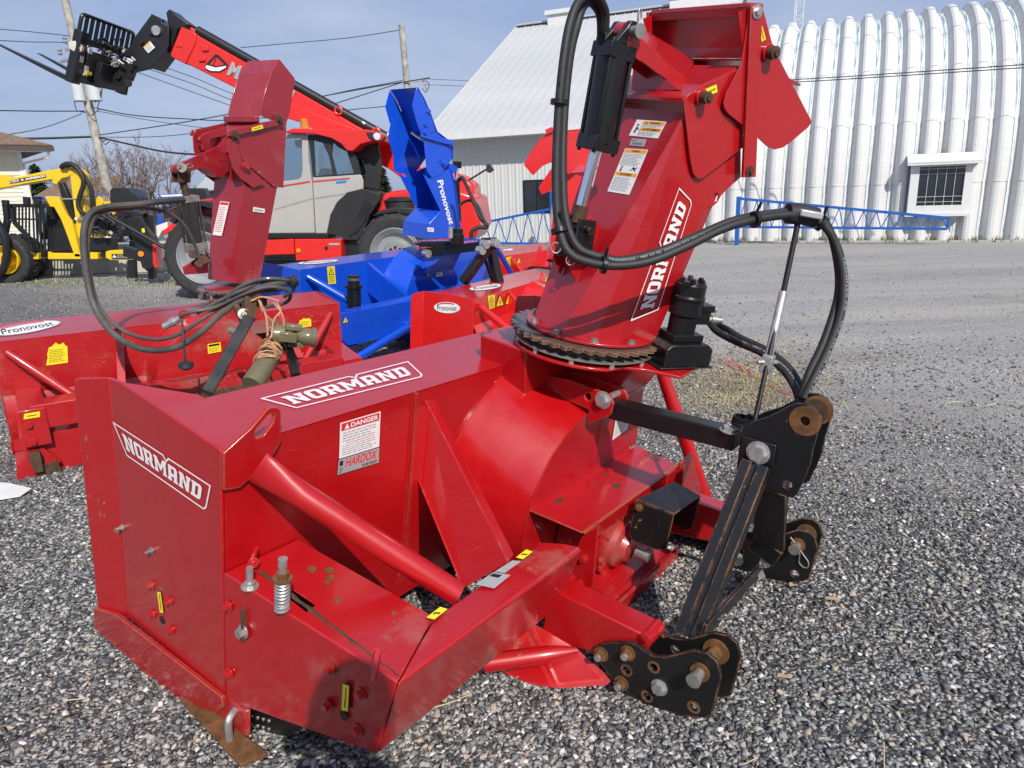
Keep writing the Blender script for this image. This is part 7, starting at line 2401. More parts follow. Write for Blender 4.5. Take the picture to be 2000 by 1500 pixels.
mb.build('window_frame', PLAST, cab, bevel=.004)
MB().prism(TP('y', YD + .03, za(w2)), (0, .006, 0)).build('window', CGLASS, cab)
MB().prism(TP('y', YD + 1.15, za([(80, 190), (470, 200), (540, 370), (80, 412)])), (0, .006, 0)).build('window', CGLASS, cab)
slab_ = MB().prism(TP('y', YD + 1.1, za([(60, 412), (540, 374), (553, 450), (366, 676), (40, 676)])), (0, .05, 0)).build('far_side', TGREY, cab)
MB().prism(TP('y', YD + .06, za([(60, 440), (545, 430), (366, 676), (60, 676)])), (0, 1.0, 0)).build('cab_floor', PLAST, cab)
for pts in ([(60, 168), (110, 168), (100, 412), (60, 412)], [(530, 300), (545, 300), (556, 372), (540, 374)]):
    MB().prism(TP('y', YD + 1.1, za(pts)), (0, .06, 0)).build('pillar', PLAST, cab)
seat = MB().prism(TP('y', YD + .35, za([(318, 348), (352, 336), (368, 352), (372, 440), (318, 440)])), (0, .5, 0)).build('seat', PLAST, cab, bevel=.04)
MB().prism(TP('y', YD + .30, za([(306, 330), (327, 330), (327, 362), (306, 362)])), (0, .02, 0)).build('cab_sticker', WHITE_PRINT, cab)
MB().prism(TP('y', YD + .2, za([(197, 192), (232, 192), (232, 228), (214, 234), (200, 222)])), (0, .12, 0)).build('mirror', PLAST, cab, bevel=.01)
d = Decal(TP('y', YD - .006, za([(130, 436), (280, 412), (280, 405), (130, 429)])), lift=.003)
d.quad(RED_PRINT, 0, 0, 1, 1, 0); d.build('red_stripe', cab)
d = Decal(TP('y', YD - .006, za([(293, 412), (485, 394), (485, 389), (293, 405)])), lift=.003)
d.quad(RED_PRINT, 0, 0, 1, 1, 0); d.build('red_stripe', cab)
d = Decal(TP('y', YD - .006, za([(413, 418), (462, 414), (470, 402), (416, 407)])), lift=.003)
d.quad(BLUE_PRINT, 0, 0, 1, 1, 0); d.build('blue_label', cab)
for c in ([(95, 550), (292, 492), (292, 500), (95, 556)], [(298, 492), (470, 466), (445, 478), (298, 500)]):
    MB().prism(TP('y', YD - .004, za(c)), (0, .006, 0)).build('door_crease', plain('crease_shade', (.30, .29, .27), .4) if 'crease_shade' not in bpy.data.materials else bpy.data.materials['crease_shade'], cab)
# roof with rounded overhang
rf = za([(150, 150), (190, 133), (330, 138), (480, 142), (570, 140), (628, 152), (655, 165), (640, 195), (600, 200), (540, 215), (500, 252), (470, 250), (440, 215), (390, 185), (300, 163), (155, 158)])
cslab(.12, rf, 1.25, 'roof', TRED, .02)
p = np.array(TH.on('y', .10, *za([(606, 172)])[0]))
MB().prism(TP('y', .10, za([(568, 154), (636, 156), (632, 190), (600, 195), (582, 182)])), (0, .1, 0)).build('light_housing', PLAST, cab, bevel=.01)
MB().lathe(TH.on('y', .08, *za([(626, 176)])[0]), (.6, -.8, 0), [(-.04, .05), (.0, .05), (.004, .04)], 16).build('work_light', plain('lamp_lens', (.6, .62, .65), .1), cab)
MB().lathe(TH.on('y', .3, *za([(650, 182)])[0]), (.6, -.8, 0), [(-.04, .05), (.03, .05), (.034, .04)], 16).build('work_light', PLAST, cab)
p = np.array(TH.on('y', .5, *za([(252, 130)])[0]))
MB().lathe(p, (0, 0, 1), [(-.02, .075), (.0, .075), (.004, .065), (.10, .06), (.12, .04)], 18).build('beacon', plain('amber_beacon', (.55, .20, .02), .2), cab)
# rear window pillar, dark inside
slabp(.45, za([(500, 250), (560, 205), (630, 210), (650, 330), (636, 450), (560, 440), (540, 370)]), .05, 'rear_frame', PLAST)
slabp(.44, za([(525, 300), (545, 290), (570, 350), (560, 430), (548, 400)]), .008, 'window', CGLASS)
slabp(.60, za([(560, 260), (585, 255), (612, 440), (590, 445)]), .06, 'pillar', PLAST)
# mudguard behind the door
slabp(.16, za([(366, 676), (380, 600), (410, 530), (470, 465), (545, 446), (640, 470), (642, 500), (600, 560), (575, 620), (530, 712), (448, 712), (450, 690), (370, 682)]), .55, 'mudguard', PLAST)
mb = MB()
for k in range(6):
    o = k * 17
    mb.bar(TH.on('y', .15, *za([(560 + o * .6, 500 + o * .5)])[0]), TH.on('y', .15, *za([(480 + o * .45, 690 - o * .25)])[0]), .02, .03, (0, 1, 0))
tag(mb.build('mudguard_rib', PLAST, tele), kind='stuff')
# rear body
slabp(.22, za([(600, 620), (640, 530), (650, 480), (690, 460), (800, 445), (1000, 440), (1130, 480), (1160, 640), (1120, 720), (820, 720), (780, 640), (700, 600)]), 1.7, 'rear_body', TRED, bevel=.05)
slabp(.05, za([(596, 590), (640, 558), (720, 540), (812, 545), (900, 570), (900, 600), (815, 590), (720, 570), (650, 580)]), .5, 'wheel_arch', PLAST, bevel=.02)
p = np.array(TH.on('y', .30, *za([(752, 545)])[0]))
zt2 = TH.on('y', .30, *za([(752, 488)])[0])[2] - p[2]
MB().lathe(p, (0, 0, 1), [(0, .23), (zt2 * .55, .23), (zt2 * .62, .25), (zt2 * .72, .25), (zt2 * .8, .22), (zt2, .17)], 24).build('air_filter', PLAST, tele)
MB().tube([TH.on('y', .28, *za([(632, 518)])[0]), TH.on('y', .28, *za([(700, 514)])[0])], .045, 10).build('intake_hose', PLAST, tele)
slabp(.75, [(872, 345), (884, 335), (905, 344), (926, 360), (930, 420), (915, 470), (880, 475)], .9, 'counterweight', TRED, bevel=.06)
mb = MB().tube(spline([TH.on('y', .8, x, y) for x, y in ((918, 392), (908, 375), (912, 356), (935, 340), (955, 328))], 5), .014, 8)
mb.build('mirror_arm', TBLACK, tele)
MB().prism(TP('y', .78, [(949, 322), (957, 320), (965, 332), (957, 338), (951, 336)]), (0, .05, 0)).build('mirror', PLAST, tele, bevel=.008)
# front body, low
slabp(.5, [(322, 470), (340, 445), (420, 430), (420, 520), (330, 530)], 1.3, 'front_body', TRED, bevel=.02)
slabp(.02, [(330, 432), (345, 405), (390, 392), (440, 398), (452, 430), (440, 440), (430, 412), (390, 402), (350, 416), (340, 438)], .48, 'wheel_arch', PLAST, bevel=.01)
slabp(.40, [(360, 395), (470, 378), (540, 385), (540, 470), (400, 470)], 1.4, 'front_hood', TRED, bevel=.03)
# boom
bo = empty('boom', tele)
def bslab(y, pts, th, name, mat, bevel=.012, par=None):
    return MB().prism(TP('y', y, pts), (0, th, 0)).build(name, mat, par or bo, bevel=bevel)
YB = 1.10
bslab(YB, [(372, 52), (391, 72), (480, 122), (560, 166), (640, 212), (700, 248), (770, 292), (880, 360), (900, 385), (880, 420), (800, 360), (760, 330), (700, 300), (640, 262), (600, 238), (560, 226), (460, 172), (372, 128), (361, 124), (358, 118)], .42, 'outer_boom', TRED)
bslab(YB - .02, [(372, 46), (362, 60), (345, 62), (352, 52), (334, 104), (333, 111), (361, 126), (368, 128), (384, 82), (384, 67)][:0] or [(354, 52), (384, 66), (382, 84), (362, 125), (334, 111), (333, 104)], .46, 'boom_collar', TRED)
bslab(YB - .03, [(555, 200), (600, 215), (690, 250), (720, 280), (700, 305), (640, 268), (590, 240), (556, 230)], .06, 'boom_cover', TRED)
tb0, tb1 = np.array(TH.on('y', YB + .05, 386, 60)), np.array(TH.on('y', YB + .05, 775, 279))
MB().cyl(tb0, tb1, .072, seg=14).build('boom_cylinder', TBLACK, bo)
MB().bar(tb0 + (0, .12, .02), tb1 + (0, .12, .02), .12, .05).build('hose_tray', TBLACK, bo)
for x, y in ((661, 216), (735, 258)):
    c = np.array(TH.on('y', YB - .01, x, y))
    pts = circle(c, (1, 0, 0), (0, 0, 1), .055, 14)
    MB().tube(pts + [pts[0]], .018, 8).build('lifting_eye', TRED, bo)
for x, y in ((708, 239), (757, 262)):
    MB().lathe(TH.on('y', YB - .02, x, y), (.8, 0, -.5), [(0, .025), (.05, .025)], 10).build('hose_clip', ZINC, bo)
d = Decal(TP('y', YB - .001, [(398, 138), (441, 144), (450, 112), (408, 104)]), lift=.012, step=.003)
d.poly(BLACK_PRINT, [(.02, .35), (.30, 1.0), (.46, 1.0), (1.0, .55), (1.0, .35), (.75, .05), (.3, -.02), (.02, .12)], 0)
d.poly(TRED, [(.20, .40), (.36, .82), (.44, .84), (.84, .52), (.5, .34)], 1)
d.poly(WHITE_PRINT, [(.06, .30), (.1, .33), (.5, .26), (.94, .46), (.95, .36), (.72, .10), (.32, .04), (.06, .15)], 1)
d.poly(BLACK_PRINT, [(.38, .92), (.43, .92), (.40, .34), (.35, .34)], 2)
for k in range(9):
    d.quad(GREY_PRINT, .14 + k * .075, .14 + abs(k - 3) * .012, .17 + k * .075, .2 + abs(k - 3) * .012, 2)
d.build('angle_gauge', bo)
d = Decal(TP('y', YB - .001, [(443, 146), (565, 206), (577, 178), (454, 120)]), lift=.012)
d.text(SILVER_PRINT, 'MANITOU', 0, 0, 1, 1, 0, .05)
d.build('maker_name', bo)
for x, y in ((400, 95), (394, 115), (349, 88)):
    c = np.array(TH.on('y', YB - .03, x, y))
    MB().box(c - (.05, 0, .03), c + (.05, .04, .03)).build('wear_pad_cover', TRED, bo, bevel=.006)
# inner boom end and head
z1 = lambda l: [(x / 3.75, y / 3.75) for x, y in l]
bslab(YB + .05, z1([(1215, 90), (1240, 65), (1290, 110), (1390, 180), (1300, 210), (1250, 390), (1220, 385), (1230, 180)]), .30, 'inner_boom', TBLACK)
hd_ = empty('boom_head', tele)
ha = z1([(1110, 102), (1190, 140), (1185, 165), (1235, 190), (1235, 330), (1215, 385), (1105, 500), (985, 528), (930, 590), (900, 640), (850, 640), (810, 560), (820, 440), (960, 330), (975, 285)])
for y_ in (YB - .05, YB + .40):
    MB().prism(TP('y', y_, ha), (0, .06, 0)).build('head_side', TBLACK, hd_, bevel=.008)
MB().prism(TP('y', YB, z1([(1110, 102), (1235, 190), (1235, 330), (1105, 500), (1040, 440), (1060, 250)])), (0, .4, 0)).build('head_web', TBLACK, hd_)
for x, y, r in ((1148, 225, .07), (850, 462, .07), (1110, 235, .04), (1040, 310, .03), (870, 555, .05)):
    c = np.array(TH.on('y', YB - .06, *z1([(x, y)])[0]))
    MB().cyl(c, c + (0, -.03, 0), r, seg=16).build('pivot_pin', ZINC if r > .06 else TBLACK, hd_)
d = Decal(TP('y', YB - .06, z1([(1088, 390), (1137, 348), (1100, 300), (1052, 346)])), lift=.008, step=.004)
d.quad(WHITE_PRINT, 0, 0, 1, 1, 0).quad(ORANGE_PRINT, 0, .86, 1, 1, 1).lines(GREY_PRINT, .1, .1, .9, .8, 5, 1, 3)
d.build('white_sticker', hd_)
d = Decal(TP('y', YB - .06, z1([(905, 440), (970, 468), (978, 440), (912, 415)])), lift=.008, step=.004)
d.quad(WHITE_PRINT, 0, 0, 1, 1, 0).lines(BLACK_PRINT, .1, .25, .8, .75, 1, 1, 3)
d.build('white_sticker', hd_)
MB().cyl(TH.on('y', YB - .1, 250, 162), TH.on('y', YB + .5, 250, 162), .06, seg=14).build('lower_pivot', TBLACK, hd_)
MB().cyl(TH.on('y', YB + .1, *z1([(960, 590)])[0]), TH.on('y', YB + .1, *z1([(1000, 490)])[0]), .035, seg=10).build('tilt_rod', plain('brown_rod', (.13, .07, .06), .4), hd_)
mb = MB()
r_ = random.Random(11)
for k in range(16):
    x0, y0 = r_.uniform(700, 1010), r_.uniform(290, 420)
    x1, y1 = x0 + r_.uniform(-120, 120), y0 + r_.uniform(-30, 60)
    Yk = YB - .05 - r_.random() * .15
    mb.tube(spline([TH.on('y', Yk, *z1([(x0, y0)])[0]), TH.on('y', Yk - .05, *z1([((x0 + x1) / 2, min(y0, y1) - 14)])[0]), TH.on('y', Yk, *z1([(x1, y1)])[0])], 4), .012, 6)
tag(mb.build('hydraulic_hose', RUBBER, hd_), kind='stuff')
mb = MB()
for k in range(9):
    x0, y0 = r_.uniform(640, 1000), r_.uniform(300, 480)
    c = np.array(TH.on('y', YB - .15, *z1([(x0, y0)])[0]))
    mb.cyl(c, c + (r_.uniform(-.1, .1), -.02, r_.uniform(-.06, .06)), .02, seg=8)
tag(mb.build('hose_coupling', ZINC, hd_), kind='stuff')
# fork carriage: spans the machine's width
car = empty('fork_carriage', tele)
Yn, Yf = .35, 1.62
def cn(x, y): return np.array(TH.on('y', Yn, *z1([(x, y)])[0]))
def cf(x, y): return np.array(TH.on('y', Yf, *z1([(x, y)])[0]))
N0, N1 = cn(560, 240), cn(500, 570)
wid = np.array((0, Yf - Yn, 0))
up_c = (N0 - N1) / np.linalg.norm(N0 - N1)
nc = np.cross(up_c, (0, 1, 0)); nc /= np.linalg.norm(nc)
Hc = np.linalg.norm(N0 - N1)
def cp(a, b, c_=0.):                              # along the width 0..1, height in metres from the lower end, out from the face
    return N1 + wid * a + up_c * b + nc * c_
sgn = 1 if np.dot(nc, (1, 0, 0)) > 0 else -1     # nc turned towards the boom side
nc *= sgn
def cbox(a0, a1, b0, b1, c0, c1, name, mat=TBLACK, bevel=.006):
    return MB().prism([cp(a0, b0, c0), cp(a1, b0, c0), cp(a1, b1, c0), cp(a0, b1, c0)], nc * (c1 - c0)).build(name, mat, car, bevel=bevel)
cbox(-.03, .10, -.05, Hc + .05, -.02, .10, 'end_plate')
cbox(.92, 1.03, -.05, Hc * .7, -.02, .10, 'end_plate')
cbox(-.02, 1.02, -.02, .12, .0, .10, 'lower_bar')
cbox(-.02, 1.02, Hc * .82, Hc * .96, .0, .10, 'upper_bar')
cbox(.12, .60, .12, Hc * .72, .06, .12, 'carriage_plate')
cbox(.30, .85, .02, Hc * .55, .10, .20, 'carriage_plate')
Hr = np.linalg.norm(cn(610, 105) - N0) + Hc
for a in (0.0, 1.0):
    MB().tube(spline([cp(a, Hc, .03), cp(a, Hr - .10, .03), cp(a + (.012 if a < .5 else -.012), Hr - .02, .03), cp(a + (.07 if a < .5 else -.07), Hr, .03)], 5), .028, 8).build('guard_post', TBLACK, car)
MB().tube([cp(.06, Hr, .03), cp(.94, Hr, .03)], .026, 8).build('guard_rail', TBLACK, car)
for k in range(9):
    a = .10 + .80 * k / 8
    MB().bar(cp(a, Hc * .9, .03), cp(a, Hr, .03), .05, .022, (0, 1, 0)).build('guard_bar', TBLACK, car)
c = cn(556, 340)
MB().lathe(c, nc * .2 + np.array((0, -1, 0)), [(-.05, .09), (.02, .09), (.022, .07), (.04, .07), (.042, .03)], 18).build('round_knob', plain('cream_steel', (.60, .58, .48), .4), car)
c = cp(.10, Hc * .30, .11)
MB().prism([cp(.13, Hc * .20, .125), cp(.22, Hc * .20, .125), cp(.22, Hc * .27, .125), cp(.13, Hc * .27, .125)], nc * .02).build('yellow_tag', YELLOW_PRINT, car)
MB().prism([cp(.02, Hc * .42, .102), cp(.08, Hc * .42, .102), cp(.08, Hc * .56, .102), cp(.02, Hc * .56, .102)], nc * .004).build('data_plate', SILVER_PRINT, car)
for b0, b1 in ((.66, .78), (.16, .38)):
    MB().prism([cp(.12, Hc * b0, .062), cp(.19, Hc * b0, .062), cp(.17, Hc * b1, .062), cp(.12, Hc * b1, .062)], nc * .06).build('bright_bracket', plain('pale_steel', (.55, .57, .62), .3) if b0 > .5 else bpy.data.materials['pale_steel'], car)
def fork(a, tip):
    hl = cp(a, -.02, -.03)
    tp_ = np.array(tip)
    dv_ = (tp_ - hl); L = np.linalg.norm(dv_); dv_ /= L
    mb = MB()
    un = np.cross(dv_, (0, 1, 0)); un /= np.linalg.norm(un)
    if un[2] < 0: un = -un
    prof = [(0, .0), (.02, -.035), (L * .3, -.03), (L, -.004), (L, .006), (L * .3, .022), (.05, .03), (0, .03)]
    mb.prism([hl + dv_ * s_ + un * h_ + (0, -.06, 0) for s_, h_ in prof], (0, .12, 0))
    sh_ = [cp(a, -.02, -.06), cp(a, Hc * .9, -.05)]
    mb.bar(sh_[0], sh_[1], .12, .045, (1, 0, 0))
    mb.build('fork', TBLACK, car, bevel=.004)
fork(.08, TH.on('y', Yn + .1, 0 - 10, 83))
fork(.62, TH.on('y', Yn + .79, 77, 105))

# ---------------------------------------------------------------- black and red implement left of its front wheel
IM = WORLD.sub((-9.0, 12.6, 0), rad(8))
imp = thing('loader_implement', IM, 'black implement with leaning side panel, red edge and orange reflector, left of the telehandler wheel', 'implement')
z3 = lambda l: [(x / 4.6875, 280 + y / 4.6875) for x, y in l]
z9 = lambda l: [(140 + x / 3.966, 340 + y / 3.966) for x, y in l]
YI = .0
def islab(y, pts, th, name, mat, bevel=.008):
    return MB().prism(IM.P('y', y, pts), (0, th, 0)).build(name, mat, imp, bevel=bevel)
islab(0, z9([(295, 130), (312, 108), (440, 108), (520, 180), (522, 235), (460, 262), (300, 262)]), .5, 'hood', TBLACK)
islab(.05, z9([(405, 330), (540, 330), (620, 500), (640, 640), (634, 720), (575, 742), (545, 725), (500, 560)]), .35, 'side_panel', TBLACK)
islab(.10, z9([(340, 290), (560, 300), (540, 345), (345, 330)]), .3, 'neck_plate', TBLACK)
islab(.02, z9([(624, 545), (640, 535), (655, 560), (652, 680), (668, 725), (640, 728), (628, 690)]), .3, 'red_edge', TRED)
p = np.array(IM.on('y', .045, *z9([(538, 618)])[0]))
MB().cyl(p, p + (0, -.02, 0), .05, seg=16).build('reflector', plain('orange_lens', (.85, .25, .01), .3), imp)
d = Decal(IM.P('y', .045, z9([(548, 455), (570, 450), (562, 418), (540, 424)])), lift=.004)
d.quad(YELLOW_PRINT, 0, 0, 1, 1, 0); d.build('yellow_sticker', imp)
p = np.array(IM.on('y', -.01, *z9([(512, 205)])[0]))
MB().cyl(p, p + (0, -.06, 0), .055, seg=16).build('knob', TBLACK, imp)
mb = MB().bar(IM.on('y', -.02, *z9([(440, 290)])[0]), IM.on('y', -.02, *z9([(300, 330)])[0]), .05, .03)
mb.tube([IM.on('y', -.15, *z9([(290, 325)])[0]), IM.on('y', -.2, *z9([(600, 500)])[0]), IM.on('y', -.25, *z9([(850, 645)])[0]), IM.on('y', -.25, *z9([(880, 700)])[0])], .035, 10)
mb.build('prop_rod', TBLACK, imp)
islab(.2, z9([(700, 445), (780, 380), (870, 330), (1000, 270), (1100, 240), (1100, 300), (900, 400), (720, 470)]), .3, 'red_fender', TRED)
islab(.4, z9([(640, 405), (740, 370), (745, 420), (700, 440), (660, 520), (620, 510)]), .3, 'white_panel', WHITE_TRIM)
islab(.5, z9([(890, 110), (1020, 108), (1040, 150), (1040, 250), (985, 262), (890, 200)]), .3, 'rear_hood', TBLACK)
islab(.3, [(262, 412), (300, 420), (306, 520), (285, 530)], .2, 'frame', TBLACK)
islab(.3, [(240, 480), (300, 500), (300, 545), (290, 545), (286, 515), (240, 500)], .2, 'support', TBLACK)

# ================================================================ yellow forestry trailer with crane
YT = 14.4
FT = WORLD.sub((-10.1, YT, 0), 0)
YEL = plain('trailer_yellow', (.78, .50, .012), .35, var=.05, coat=.2)
tr = thing('forestry_trailer', FT, 'yellow forestry trailer with folded log crane and black headboard grille', 'trailer')
zb = lambda l: [(x * .27304, 300 + y * .27304) for x, y in l]
def fs(y, pts, th, name, mat, par=tr, bevel=.01):
    return MB().prism(FT.P('y', y, pts), (0, th, 0)).build(name, mat, par, bevel=bevel)
crn = empty('crane', tr)
fs(.1, zb([(-200, 190), (0, 150), (30, 152), (75, 178), (250, 140), (440, 103), (525, 100), (545, 120), (535, 148), (480, 168), (440, 178), (410, 218), (395, 215), (370, 184), (240, 205), (0, 248), (-200, 290)]), .26, 'boom_arm', YEL, crn)
fs(.07, zb([(497, 120), (540, 110), (570, 150), (580, 240), (615, 440), (640, 580), (555, 580), (520, 330)]), .34, 'crane_post', YEL, crn)
fs(.0, zb([(318, 305), (415, 308), (448, 380), (470, 430), (510, 480), (578, 740), (535, 740), (470, 560), (435, 470), (385, 382), (355, 380)]), .2, 'stabiliser_leg', YEL, crn)
fs(.02, zb([(540, 500), (640, 500), (660, 600), (560, 605)]), .5, 'slew_base', YEL, crn)
fs(.06, zb([(415, 215), (445, 205), (500, 330), (540, 470), (520, 520), (495, 450), (440, 320)]), .12, 'lift_cylinder', TBLACK, crn)
for x, y in ((514, 134), (402, 198)):
    p = np.array(FT.on('y', .09, *zb([(x, y)])[0]))
    MB().cyl(p, p + (0, -.03, 0), .05, seg=14).build('pivot_pin', YEL, crn)
def those(pts, r, par=crn):
    MB().tube(spline([FT.on('y', y, *zb([(a, b)])[0]) for a, b, y in pts], 6), r, 8).build('hose', RUBBER, par)
those([(440, 100, .05), (455, 82, .0), (490, 72, -.02), (540, 90, -.05), (580, 140, -.06), (598, 180, -.06), (595, 230, -.06), (575, 290, -.06), (560, 350, -.06), (570, 400, -.06), (600, 430, -.05), (630, 438, .0)], .045)
those([(455, 92, .2), (520, 82, .1), (570, 125, .0), (620, 190, -.02), (650, 250, -.02), (660, 330, -.02), (664, 395, .0)], .045)
fs(.05, zb([(440, 318), (700, 318), (700, 330), (440, 330)]), .05, 'stay_rod', ZINC, crn)
d = Decal(FT.P('y', .097, zb([(72, 215), (332, 170), (328, 148), (70, 190)])), lift=.008, step=.004)
d.quad(BLACK_PRINT, 0, 0, 1, 1, 0).quad(WHITE_PRINT, .02, .2, .25, .85, 1).text(BLACK_PRINT, 'M140', .04, .3, .23, .75, 2, .03)
d.poly(WHITE_PRINT, [(.29, .15), (.33, .4), (.28, .5), (.33, .6), (.35, .9), (.37, .6), (.41, .5), (.38, .4), (.40, .15), (.35, .35)], 1)
d.text(WHITE_PRINT, 'ANDERSON', .42, .18, .99, .86, 1, .05, .15)
d.build('maker_name', crn)
d = Decal(FT.P('y', .065, zb([(536, 475), (602, 478), (604, 458), (536, 455)])), lift=.008)
d.quad(WHITE_PRINT, 0, 0, 1, 1, 0); d.build('white_sticker', crn)
# frame
for pts in ([(-150, 697), (42, 697), (40, 755), (-150, 755)], [(192, 698), (220, 700), (240, 715), (272, 712), (275, 756), (192, 756)], [(342, 700), (365, 712), (575, 715), (580, 755), (342, 756)], [(615, 705), (700, 710), (700, 755), (615, 755)]):
    fs(.0, zb(pts), .3, 'frame_beam', YEL)
fs(-.05, zb([(755, 700), (790, 692), (960, 692), (990, 700), (1000, 745), (950, 760), (790, 762), (755, 745)]), .3, 'drawbar', YEL)
d = Decal(FT.P('y', -.055, zb([(800, 752), (945, 752), (945, 718), (800, 718)])), lift=.01, step=.004)
d.quad(BLACK_PRINT, 0, 0, 1, 1, 0).quad(SILVER_PRINT, .30, .2, .97, .82, 1).text(BLACK_PRINT, 'RF512', .36, .28, .92, .74, 2, .03)
d.poly(WHITE_PRINT, [(.04, .1), (.1, .4), (.03, .5), (.1, .6), (.14, .95), (.18, .6), (.26, .5), (.2, .4), (.24, .1), (.14, .3)], 1)
d.build('model_plate', tr)
fs(.1, zb([(40, 690), (780, 690), (780, 740), (40, 740)]), .2, 'chassis', TBLACK)
fs(.05, zb([(338, 540), (470, 535), (525, 690), (338, 700)]), .25, 'side_shield', TBLACK)
fs(.30, zb([(330, 370), (400, 370), (450, 540), (330, 540)]), .1, 'side_shield', TBLACK)
fs(.05, zb([(610, 608), (790, 605), (790, 695), (610, 690)]), .3, 'valve_box', TBLACK)
fs(-.02, [(247, 545), (252, 470), (262, 470), (265, 545)], .1, 'jack_leg', TBLACK)
# headboard
hb_ = empty('headboard', tr)
Fh = lambda l: FT.P('y', -.08, zb(l))
def bar(a, b, w_=.05, nm='rail'):
    MB().bar(Fh([a])[0], Fh([b])[0], w_, w_, (0, 1, 0)).build(nm, TBLACK, hb_)
bar((78, 372), (345, 372), .07)
bar((84, 372), (102, 490), .07); bar((102, 490), (215, 610), .07); bar((215, 610), (235, 705), .07)
bar((100, 470), (335, 470), .03)
for k in range(9):
    x = 112 + k * 24.5
    yb = 505 + (x - 110) * 1.0 if x < 215 else 700
    bar((x, 372), (x + (0 if k < 5 else 14), min(700, yb)), .024 if k < 6 else .032, 'bar')
for a, b in (((38, 332), (55, 470)), ((55, 470), (30, 600)), ((190, 310), (195, 370)), ((268, 325), (272, 372))):
    MB().bar(FT.on('y', -.1, *zb([a])[0]), FT.on('y', -.1, *zb([b])[0]), .10, .10, (0, 1, 0)).build('stake', TBLACK, tr, bevel=.01)
mb = MB().tube(spline([FT.on('y', -.25, *zb([p])[0]) for p in ((-40, 460), (0, 530), (38, 600), (48, 680), (45, 760), (20, 830), (-30, 870))], 5), .075, 10)
mb.build('bunk_arm', TBLACK, tr)
wheel(tr, FT.on('y', -.15, 8, 508), .50, .45, rim=YEL, rimk=.55)
wheel(tr, FT.on('y', .55, 25, 506), .50, .45, rim=YEL, rimk=.55)
# control valves and tangle of hoses
fs(.05, zb([(675, 330), (700, 305), (745, 300), (745, 340), (720, 400), (675, 395)]), .3, 'valve_cover', YEL)
fs(-.05, zb([(740, 340), (800, 338), (810, 385), (745, 390)]), .2, 'valve_bank', YEL)
fs(-.05, zb([(760, 420), (820, 420), (800, 500), (730, 600), (705, 595), (750, 500)]), .15, 'valve_arm', YEL)
r_ = random.Random(21)
mb = MB()
for k in range(20):
    a = [(r_.uniform(640, 800), r_.uniform(380, 470)), (r_.uniform(620, 860), r_.uniform(440, 560)), (r_.uniform(640, 850), r_.uniform(500, 600))]
    mb.tube(spline([FT.on('y', -.1 - .1 * r_.random(), *zb([p])[0]) for p in a], 6), .022, 6)
tag(mb.build('hydraulic_hose', RUBBER, tr), kind='stuff')
mb = MB()
for x in (742, 752, 765, 778):
    mb.mark().cyl(FT.on('y', -.05, *zb([(x, 340)])[0]), FT.on('y', -.05, *zb([(x - 6, 235 + (x - 742))])[0]), .012, seg=6)
mb.each('control_lever', ZINC, tr)

# ---------------------------------------------------------------- blue tractors behind
TB = plain('tractor_blue', (.010, .075, .42), .3, var=.05, coat=.3)
CREAM = plain('cream_rim', (.72, .70, .60), .4, var=.03)
def tractor(px_, Y, az, label, s=.74):
    c = WORLD.on('y', Y, px_, 480)
    Fq = WORLD.sub((c[0], Y, 0), az)
    t = thing('tractor', Fq, label, 'tractor', 'blue tractors behind the trailer')
    t.matrix_world = Fq.M() @ Matrix.Scale(s, 4)
    wheel(t, (1.15, -.95, .80), .80, .42, rim=CREAM, rimk=.55)
    wheel(t, (1.15, .95, .80), .80, .42, (0, -1, 0), rim=CREAM, rimk=.55)
    wheel(t, (-1.25, -.85, .52), .52, .32, rim=CREAM, rimk=.55)
    wheel(t, (-1.25, .85, .52), .52, .32, (0, -1, 0), rim=CREAM, rimk=.55)
    MB().prism([(-1.9, -.35, .75), (-.1, -.35, .75), (-.1, -.35, 1.42), (-1.2, -.35, 1.36), (-1.85, -.35, 1.15)], (0, .7, 0)).build('hood', TB, t, bevel=.05)
    MB().box((-1.8, -.25, .45), (1.2, .25, .78)).build('chassis', TBLACK, t)
    for y in (-.8, .55):
        MB().prism([(.35, y, 1.0), (.6, y, 1.55), (1.2, y, 1.72), (1.7, y, 1.5), (1.75, y, 1.42), (1.2, y, 1.64), (.65, y, 1.47), (.42, y, 1.0)], (0, .28, 0)).build('fender', TB, t, bevel=.02)
    for x, y in ((-.05, -.55), (-.05, .5), (1.25, -.55), (1.25, .5)):
        MB().box((x, y, .95), (x + .06, y + .05, 2.35)).build('pillar', TBLACK, t)
    MB().box((.0, -.53, 1.2), (1.28, -.52, 2.32)).build('window', CGLASS, t)
    MB().box((.0, .52, 1.2), (1.28, .53, 2.32)).build('window', CGLASS, t)
    MB().prism([(-.3, -.68, 2.36), (1.45, -.68, 2.36), (1.4, -.62, 2.54), (-.2, -.62, 2.50)], (0, 1.3, 0)).build('roof', TB, t, bevel=.04)
    MB().box((.55, -.25, .95), (1.1, .25, 1.75)).build('seat', PLAST, t, bevel=.06)
    MB().lathe((1.2, -.5, 2.5), (0, 0, 1), [(0, .06), (.12, .05)], 12).build('beacon', bpy.data.materials['amber_beacon'], t)
    mb = MB().cyl((-.5, -.3, 1.3), (-.5, -.3, 2.2), .04, seg=8).build('exhaust', TBLACK, t)
    return t
tractor(88, 27.0, rad(14), 'blue tractor behind the black headboard grille of the yellow trailer')
tractor(222, 28.0, rad(-30), 'blue tractor behind the valve hoses of the yellow trailer')
tractor(330, 31.0, rad(25), 'blue tractor farthest back, between the black implement and the telehandler wheel')

